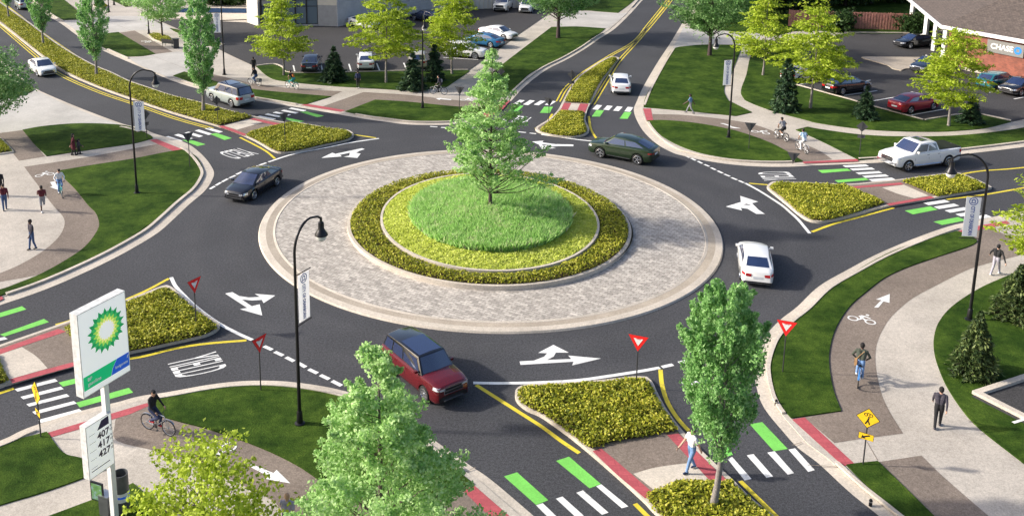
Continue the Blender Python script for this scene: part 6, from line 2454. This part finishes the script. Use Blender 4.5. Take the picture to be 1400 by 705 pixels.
emb.strip([(0.2 * math.cos(2 * math.pi * i / k), 0.2 * math.sin(2 * math.pi * i / k)) for i in range(k + 1)], [(0.165 * math.cos(2 * math.pi * i / k), 0.165 * math.sin(2 * math.pi * i / k)) for i in range(k + 1)], 0, 0)
emb.poly([(-0.11, -0.1), (0.11, -0.1), (0.11, -0.06), (-0.11, -0.06)], 0)
emb.poly([(-0.09, -0.04), (-0.05, -0.04), (-0.05, 0.03), (0, 0.09), (0.05, 0.03), (0.05, -0.04), (0.09, -0.04), (0.09, 0.06), (0, 0.13), (-0.09, 0.06)], 0)
emblem = emb.mesh('emblem', ['banner_blue'])


def street_lamp(label, base, banner=True, dz=0.0, ang=None, z0=0.09, flip=1):
    p = G(*base, z0)
    t = thing('street_lamp', label, 'street lamp', (p.x, p.y, z0), arm_dir(p) if ang is None else R(ang), 'street lamps round the junction')
    for n, me in (('pole', L_POLE), ('arm', L_ARM)):
        obj(n, me, t)
    s = obj('lamp_shade', L_HEAD, t)
    obj('globe', L_GLOBE, s)
    if banner:
        for zz in (6.35, 4.22):
            o = obj('banner_arm', BAR, t)
            o.location = (0.05, 0, zz)
        b = obj('banner', CLOTH_ME, t)
        b.location = (0.05, 0, 6.32)
        for sd in (1, -1):
            # reads downwards on both faces
            M = frame((0.44, -0.009 * sd, -1.22), (0, 0, -1), (sd, 0, 0))
            o = obj('lettering', txt, b)
            o.matrix_local = M
            o = obj('emblem', emblem, b)
            o.matrix_local = frame((0.44, -0.009 * sd, -0.24), (sd, 0, 0), (0, 0, 1))
    return t


street_lamp('black street lamp with white banner on the near lawn beside the big pale tree', (410, 579), ang=58)
street_lamp('black street lamp with white banner on the west lawn', (187.3, 264), ang=4)
street_lamp('black street lamp with white banner on the north-east lawn by the curved path', (996, 188), ang=195)
street_lamp('black street lamp with white banner by the bushy spruces on the south-east lawn', (1325, 437), ang=172)
street_lamp('black street lamp at the far kerb between cyclist and small spruces, no banner', (577.8, 147.6), False, ang=-84)
street_lamp('black street lamp with white banner at the shop car park entrance', (306.8, 102), ang=186)
for i, (u, v, lab) in enumerate([(203.6, 46, 'slim black lamp post beside the plaza shrub bed, top out of sight'), (149, 16.4, 'slim black lamp post on the far plaza, top out of sight'), (156, 7, 'slim black lamp post farthest back on the plaza')]):
    street_lamp(lab, (u, v), False, ang=250)


def face_to(p, q):
    d = Vector(q) - Vector(p)
    return math.atan2(d.y, d.x)


def yield_sign(label, base, top, toward, back=False, width=0.86, z0=0.1, zlen=None):
    """triangle sign; `toward` is the angle its face looks at, in degrees"""
    p = G(*base, z0)
    h = height_at(base[0], top, p) - z0
    t = thing('yield_sign', label, 'road sign', (p.x, p.y, z0), R(toward), 'yield signs at the junction')
    MB().tube([(0, 0, 0), (0, 0, h - 0.05)], 0.028, 6).build('post', 'dark_metal', t)
    tri = [(-width / 2, 0), (width / 2, 0), (0, -width * 0.86)]

    def rnd(s, dy):
        return [(x * s, y * s + dy) for x, y in tri]
    ct = (0, -width * 0.29)
    pl = MB()
    pl.plane((0.034, 0, h), (0, 1, 0), (0, 0, 1), tri, 0.0)
    pl.plane((0.030, 0, h), (0, -1, 0), (0, 0, 1), tri, 0.0)
    pl.build('backplate', 'sign_back', t)

    def shrink(s):
        return [(ct[0] + (x - ct[0]) * s, ct[1] + (y - ct[1]) * s) for x, y in tri]
    MB().plane((0.038, 0, h), (0, 1, 0), (0, 0, 1), shrink(0.97)).build('red_face', 'sign_red', t)
    MB().plane((0.042, 0, h), (0, 1, 0), (0, 0, 1), shrink(0.46)).build('white_centre', 'sign_white', t)
    o = obj('lettering', text_mesh('YIELD', 0.085 * width / 0.86, 'sign_red', 'lettering', 0.003), t)
    o.matrix_local = frame((0.046, 0, h - 0.17 * width), (0, 1, 0), (0, 0, 1))
    return t


yield_sign('front-facing yield sign on the broad bed of the south island', (869.6, 527), 458, -112, z0=ZI)
yield_sign('front-facing yield sign on the lawn beside the curving south-east path', (1070, 508), 438, -112)
yield_sign('yield sign turned sideways on the west island bed', (268.6, 449), 381, -35, z0=ZI)
yield_sign('yield sign turned sideways at the near lawn edge by the dashed line', (356.6, 533), 460, -35)
yield_sign('grey back of a yield sign at the tip of the west lawn', (259.6, 228), 182, 130)
yield_sign('grey back of a yield sign on the north-west island bed', (390, 200), 155, 125, z0=ZI)
yield_sign('grey back of a yield sign on the north-east lawn lens', (1023.6, 203), 168, 75)
yield_sign('grey back of a yield sign by the red strip of the east crossing', (1084, 224), 209, 70)
yield_sign('dark-backed yield sign at the round end of the north island', (750, 166), 134, 70, z0=ZI)
yield_sign('dark-backed yield sign at the far kerb behind the central tree', (628, 150), 119, 70)


def warning_sign(label, base, top, toward, z0=0.1, front=True, size=0.58, plate=True, group='diamond warning signs at the crossings'):
    p = G(*base, z0)
    h = height_at(base[0], top, p) - z0
    t = thing('warning_sign', label, 'road sign', (p.x, p.y, z0), R(toward), group)
    MB().tube([(0, 0, 0), (0, 0, h - 0.1)], 0.028, 6).build('post', 'dark_metal', t)
    r = size * 0.707
    dia = [(-r, -r), (0, -2 * r), (r, -r), (0, 0)]
    bp = MB()
    bp.plane((0.034, 0, h), (0, 1, 0), (0, 0, 1), dia)
    bp.plane((0.030, 0, h), (0, -1, 0), (0, 0, 1), dia)
    bp.build('backplate', 'sign_black' if front else 'sign_back', t)

    def sh(s):
        return [(x * s, -r + (y + r) * s) for x, y in dia]
    MB().plane((0.038, 0, h), (0, 1, 0), (0, 0, 1), sh(0.93)).build('yellow_face', 'sign_yellow', t)
    c = -r
    sy = MB()
    s = size / 0.64

    def add(P):
        sy.plane((0.043, 0, h), (0, 1, 0), (0, 0, 1), [(x * s, c + y * s) for x, y in P])
    add([(-0.03, -0.10), (0.0, 0.02), (0.05, 0.0), (0.03, -0.09), (0.10, -0.27), (0.06, -0.28), (0.0, -0.15), (-0.06, -0.28), (-0.11, -0.26)])
    add([(0.03 + 0.035 * math.cos(q), 0.05 + 0.035 * math.sin(q)) for q in np.linspace(0, 5.6, 8)])
    for cx in (-0.09, 0.1):
        for j in range(10):
            a0, a1 = 2 * math.pi * j / 10, 2 * math.pi * (j + 1) / 10
            add([(cx + 0.075 * math.cos(a0), 0.15 + 0.075 * math.sin(a0)), (cx + 0.075 * math.cos(a1), 0.15 + 0.075 * math.sin(a1)), (cx + 0.05 * math.cos(a1), 0.15 + 0.05 * math.sin(a1)), (cx + 0.05 * math.cos(a0), 0.15 + 0.05 * math.sin(a0))])
    add([(-0.09, 0.14), (-0.03, 0.24), (0.05, 0.24), (0.1, 0.16), (0.04, 0.21), (-0.02, 0.21)])
    sy.build('symbol', 'sign_black', t)
    if plate:
        z1 = h - 2 * r - 0.22
        rc = [(-0.26, -0.26), (0.26, -0.26), (0.26, 0), (-0.26, 0)]
        bp = MB()
        bp.plane((0.034, 0, z1), (0, 1, 0), (0, 0, 1), rc)
        bp.plane((0.030, 0, z1), (0, -1, 0), (0, 0, 1), rc)
        b = bp.build('plaque', 'sign_black' if front else 'sign_back', t)
        MB().plane((0.038, 0, z1), (0, 1, 0), (0, 0, 1), [(x * 0.95, -0.13 + (y + 0.13) * 0.9) for x, y in rc]).build('yellow_face', 'sign_yellow', b)
        MB().plane((0.042, 0, z1 - 0.13), (0, 1, 0), (0, 0, 1), [(-0.17, -0.09), (0.0, -0.08), (-0.05, -0.035), (0.14, 0.06), (0.1, 0.1), (-0.08, 0.01), (-0.12, 0.05)]).build('arrow', 'sign_black', b)
    return t


warning_sign('yellow crossing sign with walker and bicycle at the south-east crossing', (1180, 634), 557, -122)
warning_sign('yellow crossing sign seen nearly edge-on at the west crossing', (56, 597), 520, -140, size=0.72)
warning_sign('dark back of a diamond sign on the long north island bed', (781, 128), 96, 75, ZI, False)
warning_sign('dark back of a diamond sign on the lawn strip above the pickup truck', (1175, 212), 166, 70, 0.1, False)
warning_sign('dark back of a diamond sign on the median beside the silver SUV', (298, 168), 131, 140, ZI, False)
warning_sign('dark back of a diamond sign on the west lawn edge under the banner', (201, 188.5), 150, 140, 0.1, False)
warning_sign('dark diamond sign on the large lawn right behind the central tree', (684, 124), 92, 75, 0.1, False)

# low markers on the near kerb
for u, v, lab in [(1061, 553, 'small black kerb post beside the south-east lawn'), (1190, 690, 'small black kerb post at the bottom edge of the south-east kerb')]:
    p = G(u, v, 0.05)
    t = thing('kerb_post', lab, 'kerb post', (p.x, p.y, 0.03), 0.3)
    MB().lathe([(0.06, 0), (0.06, 0.22), (0.04, 0.26), (0.001, 0.27)], 10).build('post', 'black_metal', t, 40)
    MB().lathe([(0.063, 0.15), (0.063, 0.19)], 10).build('reflector', 'steel', t)

# ------------------------------------------------------------------ the tall price sign
pb = G(168.5, 716, 0.1)
zb = height_at(168.5, 527, pb)
BL, BR = G(114.5, 545, zb), G(178.6, 506, zb)
u = (BR - BL)
Wd = u.length
u.normalize()
zt = 0
lo, hi = zb, zb + 8


def row_of(x, y, z):
    yy, zz = y + OY, z - CH
    d = yy * math.cos(PITCH) - zz * math.sin(PITCH)
    return PPY - FPX * (yy * math.sin(PITCH) + zz * math.cos(PITCH)) / d


for _ in range(40):
    m = (lo + hi) / 2
    if row_of(BL.x, BL.y, m) > 431:
        lo = m
    else:
        hi = m
Hp = lo - zb
cx_ = (pb - BL).dot(u)
foot = BL + u * cx_
ang = math.atan2(u.y, u.x)
t = thing('price_sign', 'tall white filling-station sign with green-yellow sunburst above a price board', 'price sign', (foot.x, foot.y, 0.06), ang)
zb -= 0.06
T_ = 0.34
MB().box((0, T_ / 2 + 0.02, (zb + 0.4) / 2), (0.19, 0.19, zb + 0.4)).build('pole', 'white_paint', t)
pn = MB()
pn.box((Wd / 2 - cx_, T_ / 2, zb + Hp / 2), (Wd, T_, Hp))
pnl = pn.build('panel', 'panel_edge', t)
fc = MB().plane((-cx_, -0.006, zb), (1, 0, 0), (0, 0, 1), [(0.03, 0.03), (Wd - 0.03, 0.03), (Wd - 0.03, Hp - 0.03), (0.03, Hp - 0.03)]).build('sign_face', 'glow_white', pnl)
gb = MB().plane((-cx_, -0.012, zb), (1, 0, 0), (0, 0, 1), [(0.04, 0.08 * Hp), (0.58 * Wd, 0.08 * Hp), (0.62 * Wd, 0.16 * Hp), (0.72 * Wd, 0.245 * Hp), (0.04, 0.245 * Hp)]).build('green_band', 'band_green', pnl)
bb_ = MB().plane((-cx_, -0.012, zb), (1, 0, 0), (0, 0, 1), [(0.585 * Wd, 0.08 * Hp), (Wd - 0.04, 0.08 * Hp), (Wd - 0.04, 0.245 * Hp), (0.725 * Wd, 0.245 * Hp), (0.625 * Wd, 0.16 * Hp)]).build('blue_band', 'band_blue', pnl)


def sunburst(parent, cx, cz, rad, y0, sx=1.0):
    for i, (m, s, tw, inner) in enumerate([('petal_dark', 1.0, 0.0, 0.74), ('petal_mid', 0.86, 0.5, 0.74), ('petal_light', 0.72, 0.0, 0.72), ('petal_yellow', 0.58, 0.5, 0.72), ('glow_white', 0.44, 0.0, 0.8)]):
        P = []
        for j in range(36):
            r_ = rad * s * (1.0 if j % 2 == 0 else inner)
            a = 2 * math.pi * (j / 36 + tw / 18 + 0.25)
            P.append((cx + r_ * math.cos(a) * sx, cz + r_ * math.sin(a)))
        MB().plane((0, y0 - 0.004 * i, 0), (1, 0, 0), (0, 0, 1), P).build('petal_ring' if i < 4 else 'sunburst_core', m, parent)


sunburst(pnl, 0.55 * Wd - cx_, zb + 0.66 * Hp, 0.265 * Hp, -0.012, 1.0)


def text_on(body, size, mat, x, z, parent, y=-0.018, bold=0.004, align='CENTER', shear=0.0):
    o = obj('lettering', text_mesh(body, size, mat, 'lettering', bold, shear, align), parent)
    o.matrix_local = frame((x, y, z), (1, 0, 0), (0, 0, 1))
    return o


text_on('BP\ngasoline', 0.085 * Wd, 'sign_white', 0.10 * Wd - cx_, zb + 0.165 * Hp, gb, align='LEFT')
text_on('Invigorate', 0.068 * Wd, 'sign_white', 0.81 * Wd - cx_, zb + 0.145 * Hp, bb_)
MB().plane((-cx_, -0.02, zb), (1, 0, 0), (0, 0, 1), [(0.93 * Wd, 0.185 * Hp), (0.95 * Wd, 0.19 * Hp), (0.965 * Wd, 0.228 * Hp), (0.94 * Wd, 0.215 * Hp)]).build('mark', 'sign_white', bb_)
# price board
zl = height_at(168.5, 634, (foot.x, foot.y)) - 0.06
zh = height_at(168.5, 566, (foot.x, foot.y)) - 0.06
q0 = G(118, 656, zl)
wl_ = abs((q0 - foot).dot(u)) + 0.02
Hl = (zh - zl) * 1.03
x0 = -wl_
W2 = wl_ + 0.05
bd = MB().box((x0 + W2 / 2, T_ / 2, zl + Hl / 2), (W2, T_ * 0.8, Hl)).build('price_board', 'panel_edge', t)
MB().plane((x0, T_ * 0.1 - 0.006, zl), (1, 0, 0), (0, 0, 1), [(0.03, 0.03), (W2 - 0.03, 0.03), (W2 - 0.03, Hl - 0.03), (0.03, Hl - 0.03)]).build('sign_face', 'glow_white', bd)
MB().plane((x0, T_ * 0.1 - 0.012, zl), (1, 0, 0), (0, 0, 1), [(0.42 * W2, 0.82 * Hl), (0.88 * W2, 0.82 * Hl), (0.88 * W2, 0.97 * Hl), (0.6 * W2, 0.96 * Hl)]).build('header_mark', 'navy', bd)
for i, s_ in enumerate(('407', '417', '427')):
    zz = zl + Hl * (0.70 - 0.175 * i)
    text_on(s_, Hl * 0.17, 'digit', x0 + 0.64 * W2, zz, bd, T_ * 0.1 - 0.014, 0.01)
    text_on('9\n10', Hl * 0.065, 'digit', x0 + 0.93 * W2, zz + 0.03 * Hl, bd, T_ * 0.1 - 0.014, 0.002)
rl = MB()
for i in range(5):
    zz = Hl * (0.80 - 0.155 * i)
    o = MB().plane((x0, T_ * 0.1 - 0.011, zl), (1, 0, 0), (0, 0, 1), [(0.1 * W2, zz), (0.34 * W2, zz), (0.34 * W2, zz + 0.012), (0.1 * W2, zz + 0.012)]).build('rule_line', 'bin_grey', bd)
MB().plane((x0, T_ * 0.1 - 0.011, zl), (1, 0, 0), (0, 0, 1), [(0.1 * W2, 0.12 * Hl), (0.82 * W2, 0.12 * Hl), (0.82 * W2, 0.135 * Hl), (0.1 * W2, 0.135 * Hl)]).build('rule_line', 'bin_grey', bd)

# litter bin and display under it
p = G(168, 697, 0.1)
hb_ = height_at(168, 646, p) - 0.1
t = thing('litter_bin', 'grey cylindrical litter bin with white and blue band behind the price sign pole', 'litter bin', (p.x, p.y, 0.1))
MB().lathe([(0.001, 0.02), (0.26, 0.02), (0.26, hb_), (0.235, hb_), (0.23, hb_ - 0.3), (0.001, hb_ - 0.32)], 22).build('drum', 'bin_grey', t, 40)
MB().lathe([(0.266, hb_ * 0.32), (0.266, hb_ * 0.55)], 22).build('white_band', 'sign_white', t, 40)
MB().lathe([(0.272, hb_ * 0.42), (0.272, hb_ * 0.47)], 22).build('blue_band', 'band_blue', t, 40)
p = G(143, 703, 0.1)
h1 = height_at(143, 661, p)
t = thing('information_stand', 'small grey stand with a green picture panel beside the litter bin', 'display stand', (p.x, p.y, 0.1), R(-22))
MB().box((0.05, 0.08, 0.38), (0.38, 0.34, 0.76)).build('cabinet', 'bin_grey', t)
MB().box((0.05, 0.08, 0.775), (0.41, 0.37, 0.03)).build('top', 'steel', t)
MB().box((-0.22, -0.02, h1 * 0.66), (0.52, 0.06, 0.72)).build('display_case', 'trim_black', t)
pm_, nt_, b_ = new_mat('picture_green')
f_ = noise(nt_, coords(nt_, world=False), 5.0, 3)
nt_.links.new(ramp(nt_, f_, [(0.3, (0.04, 0.09, 0.13)), (0.5, (0.12, 0.28, 0.06)), (0.7, (0.25, 0.36, 0.42))]), b_.inputs['Base Color'])
MB().plane((-0.22, -0.055, h1 * 0.66), (1, 0, 0), (0, 0, 1), [(-0.22, -0.31), (0.22, -0.31), (0.22, 0.31), (-0.22, 0.31)]).build('picture', 'picture_green', t)

# bench and bin on the far plaza
p = G(231, 64, 0.06)
t = thing('park_bench', 'dark slatted bench on the far plaza by the small bed', 'bench', (p.x, p.y, 0.06), R(150))
MB().box((0, 0, 0.45), (1.8, 0.45, 0.05)).build('seat', 'dark_metal', t)
MB().box((0, 0.24, 0.72), (1.8, 0.05, 0.36)).build('backrest', 'dark_metal', t)
for x in (-0.75, 0.75):
    MB().tube([(x, -0.18, 0), (x, -0.18, 0.44)], 0.03, 6).tube([(x, -0.18, 0.44), (x, 0.2, 0.44)], 0.03, 6).tube([(x, 0.24, 0), (x, 0.24, 0.86)], 0.03, 6).build('leg', 'dark_metal', t)
p = G(241, 66, 0.06)
t = thing('litter_bin', 'dark square litter bin at the end of the plaza bench', 'litter bin', (p.x, p.y, 0.06), R(20))
MB().box((0, 0, 0.5), (0.6, 0.6, 1.0)).build('drum', 'dark_metal', t)
MB().box((0, 0, 1.04), (0.68, 0.68, 0.08)).build('lid', 'black_metal', t)

# ------------------------------------------------------------------ buildings
brick_mat('brick', (0.32, 0.085, 0.05), (0.20, 0.055, 0.036), (0.22, 0.12, 0.09), 0.23, 0.085, 0.010, vertical=True, nscale=1.3)
plain('stucco_white', (0.62, 0.59, 0.54), 0.9, var=0.06, vscale=2)
plain('stucco_beige', (0.62, 0.56, 0.46), 0.9, var=0.06, vscale=2)
plain('stucco_grey', (0.34, 0.33, 0.32), 0.9, var=0.08, vscale=2)
plain('siding_grey', (0.50, 0.48, 0.47), 0.8, var=0.1, vscale=1.5)
plain('window_frame', (0.02, 0.02, 0.022), 0.4)
plain('shop_navy', (0.012, 0.016, 0.06), 0.6, var=0.3)
plain('shop_blue', (0.03, 0.09, 0.22), 0.6, var=0.25)
plain('fence_wood', (0.46, 0.21, 0.165), 0.85, var=0.35, vscale=3)
plain('roof_flat', (0.22, 0.21, 0.20), 0.9, var=0.2)


def wall_frame(parent, a, b):
    """local frame helper: returns origin, unit along wall, outward normal (towards the viewer)"""
    d = (b - a)
    L = d.length
    return a, d.normalized(), L


def shop():
    A, B, C, D, E_, F, H = (G(*q, 0.1) for q in [(338, 31), (353, 36), (358, 36.4), (435, 35.6), (461, 36.4), (590, 14.5), (720, 10.5)])
    t = thing('shop_building', 'pale shop with dark framed display window, grey base and ribbed siding', 'building', (A.x, A.y, 0.1))
    o = Vector((A.x, A.y))

    def wall(name, p, q, z0, z1, mat, th=0.3, push=0.0, parent=t):
        d = (q - p).normalized()
        n = Vector((d.y, -d.x))
        M_ = MB()
        P = [p - o + n * push, q - o + n * push, q - o - n * th, p - o - n * th]
        M_.prism([tuple(x) for x in P], z0, z1)
        return M_.build(name, mat, parent)
    hh = 6.4
    wall('wall', A, B, -0.1, hh, 'stucco_white')
    wall('wall', C, D, 3.45, hh, 'stucco_white', 0.3, 0.1)
    wall('plinth', C, D, -0.1, 0.22, 'stucco_grey', 0.3, 0.05)
    d = (D - C).normalized()
    n = Vector((d.y, -d.x))
    L = (D - C).length
    wr_ = wall('window', C, D, 0.22, 3.45, 'building_glass', 0.12, -0.1)
    for i in range(6):
        q = C + d * (L * i / 5)
        fm = MB()
        c = q - o - n * 0.09
        fm.box((c.x, c.y, 1.84), (0.16, 0.14, 3.22), 0, math.atan2(d.y, d.x))
        fm.build('frame', 'window_frame', wr_)
    for zz in (0.27, 2.55, 3.41):
        wall('frame', C, D, zz - 0.05, zz + 0.04, 'window_frame', 0.08, -0.06, wr_)
    wall('wall', D, E_, -0.1, 2.7, 'stucco_grey', 0.35, 0.0)
    wall('wall', D, E_, 2.7, hh, 'stucco_beige', 0.35, 0.02)
    sd = MB()
    d = (F - E_).normalized()
    n = Vector((d.y, -d.x))
    for k in range(16):
        P = [E_ - o + n * 0.09, F - o + n * 0.09, F - o - n * 0.2, E_ - o - n * 0.2]
        z0 = -0.05 + 0.4 * k
        Pt = [E_ - o + n * 0.0, F - o + n * 0.0]
        sd.add([(*P[0], z0), (*P[1], z0), (*Pt[1], z0 + 0.4), (*Pt[0], z0 + 0.4), (*P[3], z0), (*P[2], z0), (*P[2], z0 + 0.4), (*P[3], z0 + 0.4)],
               [(0, 1, 2, 3), (4, 5, 1, 0), (5, 6, 2, 1), (4, 0, 3, 7), (3, 2, 6, 7)])
    sd.build('siding', 'siding_grey', t)
    wall('wall', F, H, -0.1, 4.2, 'stucco_white', 0.3)
    d = (H - F).normalized()
    n = Vector((d.y, -d.x))
    L = (H - F).length
    rb = MB()
    for i in range(int(L / 0.6)):
        q = F + d * (0.3 + 0.6 * i) - o + n * 0.03
        rb.box((q.x, q.y, 2.05), (0.1, 0.07, 4.2), 0, math.atan2(d.y, d.x))
    rb.build('rib', 'stucco_beige', t)
    back = Vector((2.0, 34))
    rf = MB().prism([tuple(x - o) for x in (A, B, E_, F, H, H + back, A + back)], hh - 0.02, hh + 0.3)
    rf.build('roof', 'roof_flat', t)
    wall('wall', A + back * 0.98, A + Vector((0.02, 0.3)), -0.1, hh, 'stucco_white')
    wall('wall', H + Vector((0, 0.3)), H + back * 0.98, -0.1, hh, 'stucco_grey')


shop()


def far_shop():
    a, b = G(228, 17.6, 0.1), G(344, 18.6, 0.1)
    d = (b - a)
    t = thing('garden_wall', 'low blue wall before dark shrubs beside the pale shop', 'wall', (a.x, a.y, 0.1), math.atan2(d.y, d.x))
    MB().box((d.length / 2, 0, 0.36), (d.length, 0.3, 0.72)).build('wall', 'shop_blue', t)
    MB().box((d.length / 2, 0, 0.74), (d.length, 0.36, 0.05)).build('coping', 'concrete', t)
    a, b = G(196, -6, 0.1), G(352, -4, 0.1)
    d = (b - a)
    t = thing('far_shop', 'dark navy shop behind the round shrubs at the top edge', 'building', (a.x, a.y, 0.1), math.atan2(d.y, d.x))
    MB().box((d.length / 2, 4, 2.2), (d.length, 8, 4.6)).build('wall', 'shop_navy', t)
    for i in range(5):
        w = MB().box((d.length * (i + 0.5) / 5, -0.02, 1.6), (d.length / 6.5, 0.06, 2.2)).build('window', 'building_glass', t)
        for zz in (0.47, 2.73):
            MB().box((d.length * (i + 0.5) / 5, -0.04, zz), (d.length / 6.5 + 0.1, 0.08, 0.08)).build('frame', 'window_frame', w)
    MB().box((d.length / 2, 4, 4.62), (d.length + 0.5, 8.5, 0.25)).build('roof', 'roof_flat', t)


far_shop()


def bank():
    ZE = 4.3
    E0, E1, E2 = G(1287.5, 35, ZE), G(1249, 3, ZE), G(1400, 55, ZE)
    a, b = (E2 - E0).normalized(), (E1 - E0).normalized()
    ang = math.atan2(a.y, a.x)
    t = thing('bank_building', 'brick bank with brown shingle hip roof, white eaves and canopy posts', 'building', (E0.x, E0.y, 0.1), ang)
    rot = Matrix.Rotation(-ang, 2)
    bl = rot @ b                      # left eave direction in the local frame (x along the front, y away)
    La, Lb = 34.0, 26.0
    ZR = ZE - 0.1
    ins = 8.5
    P0, P2, P1 = Vector((0, 0)), Vector((La, 0)), bl * Lb
    nin = Vector((-bl.y, bl.x))
    if nin.x < 0:
        nin = -nin
    # hip point: equally far from both eaves
    k_ = (1 - bl.x) / max(0.05, bl.y)
    hp = Vector((ins * (1 if abs(k_) < 1e-6 else (1 + bl.x) / bl.y), ins))
    zr = ZR + ins * math.tan(R(25))
    rf = MB()
    far_l = P1 + nin * ins
    V = [(*P0, ZR), (*P2, ZR), (La, ins, zr), (*hp, zr), (*far_l, zr), (*P1, ZR)]
    rf.add(V, [(0, 1, 2, 3), (0, 3, 4, 5)])
    # rear slopes
    V2 = [(La, ins * 2, ZR), (hp.x + ins * 0.9, ins * 2, ZR)]
    far_r = P1 + nin * ins * 2
    rf.add([(La, ins, zr), (*hp, zr), (*far_l, zr), (*far_r, ZR), (hp.x + ins, ins * 2, ZR), (La, ins * 2, ZR)], [(0, 5, 4, 1), (1, 4, 3, 2)])
    rf.build('roof', 'shingles', t)
    fa = MB()
    fa.box((La / 2, -0.06, ZR - 0.14), (La + 0.1, 0.12, 0.36))
    fa.build('fascia', 'white_paint', t)
    fb = MB()
    m = bl * (Lb / 2)
    fb.box((m.x - nin.x * 0.05, m.y - nin.y * 0.05, ZR - 0.14), (Lb, 0.12, 0.36), 0, math.atan2(bl.y, bl.x))
    fb.build('fascia', 'white_paint', t)
    sf = MB().poly([(0.02, 0.02), (La, 0.02), (La, 16.5), tuple(far_r * 0.98), tuple(P1 * 0.99)], ZR - 0.2)
    sf.build('soffit', 'white_paint', t)
    MB().box((La / 2 + 0.45, 0.55, (ZR - 0.2) / 2 - 0.05), (La - 0.5, 0.4, ZR - 0.1)).build('wall', 'brick', t)
    MB().box((La / 2 + 4.5, 8.5, (ZR - 0.2) / 2 - 0.05), (La - 9, 14.5, ZR - 0.14)).build('wall', 'brick', t)
    MB().box((La / 2 + 0.45, 0.3, 0.1), (La - 0.5, 0.2, 0.4)).build('plinth', 'concrete', t)
    for q, w in ((Vector((0.35, 0.35)), 0.42), (bl * (Lb * 0.30) + nin * 1.1, 0.42), (bl * (Lb * 0.50) + nin * 1.1, 0.42), (bl * (Lb * 0.85) + nin * 1.1, 0.42)):
        MB().box((q.x, q.y, (ZR - 0.2) / 2), (w, w, ZR - 0.2)).build('canopy_post', 'white_paint', t)
    # the sign on the brick
    s = thing('bank_sign', 'grey wall sign with white capitals and a blue eight-sided ring on the brick', 'sign', (E0.x, E0.y, 0.1), ang)
    fr = Vector((E0.x, E0.y)) + Vector((-math.sin(ang), math.cos(ang))) * 0.3

    def local(u_, v_):
        """point of the brick face seen at a pixel -> (x along, z)"""
        best = None
        for i in range(4000):
            x = i * 0.008
            q = fr + a * x
            dd = (q.y + OY)
            h_ = height_at(u_, v_, (q.x, q.y)) if False else None
            # column of the vertical through q at mid height
            zz = 2.4 - CH
            d_ = dd * math.cos(PITCH) - zz * math.sin(PITCH)
            col_ = PPX + FPX * (q.x + OX) / d_
            if col_ >= u_:
                return x, height_at(u_, v_, (q.x, q.y)) - 0.1
        return x, 2.4
    xa_, za_ = local(1349, 53.5)
    _, zb_ = local(1348.5, 70)
    xe = local(1399, 80)[0]
    cxm, czm, ww, hh_ = (xa_ + xe) / 2, (za_ + zb_) / 2, xe - xa_, za_ - zb_
    MB().box((cxm, 0.27, czm), (ww, 0.12, hh_)).build('panel', 'sign_grey', s)
    o_ = obj('lettering', text_mesh('CHASE', hh_ * 0.60, 'sign_white', 'lettering', 0.02), s)
    o_.matrix_local = frame((xa_ + ww * 0.41, 0.205, czm), (1, 0, 0), (0, 0, 1))
    cc = (xa_ + ww * 0.845, czm)
    r1, r0 = hh_ * 0.29, hh_ * 0.12
    for j in range(4):
        a0 = math.pi / 2 * j
        P = [(r1 * 0.42, r1), (-r1 * 0.36, r1), (-r1 * 0.36, r0), (r1 * 0.98, r0), (r1 * 0.98, r1 * 0.42)]
        P = [(x * math.cos(a0) - y * math.sin(a0), x * math.sin(a0) + y * math.cos(a0)) for x, y in [(-r0 * 0.9, r1), (r1 * 0.42, r1), (r1 * 0.95, r1 * 0.45), (r1 * 0.2, r0 * 1.0), (-r0 * 0.9, r0)]]
        MB().plane((cc[0], 0.2, cc[1]), (1, 0, 0), (0, 0, 1), P).build('ring_segment', 'mark_blue', s)


plain('sign_grey', (0.20, 0.195, 0.185), 0.6)
plain('mark_blue', (0.01, 0.22, 0.70), 0.5)
bank()


def fence():
    a, b = G(1078, 36, 0.1), G(1246, 42, 0.1)
    d = b - a
    t = thing('wooden_fence', 'reddish-brown wooden board fence before the dark wood', 'fence', (a.x, a.y, 0.05), math.atan2(d.y, d.x))
    rg = np.random.default_rng(5)
    n = int(d.length / 0.17)
    bd_ = MB()
    for i in range(n):
        w = 0.16
        h_ = 2.15 + rg.uniform(-0.05, 0.05)
        x = (i + 0.5) * d.length / n
        yy = -0.06 if i % 2 else 0.03
        bd_.box((x, yy, h_ / 2), (w, 0.035, h_))
    bd_.build('board_panel', 'fence_wood', t)
    for i in range(int(d.length / 2.4) + 1):
        MB().box((i * 2.4, 0.11, 1.1), (0.11, 0.11, 2.2)).build('post', 'fence_wood', t)


fence()
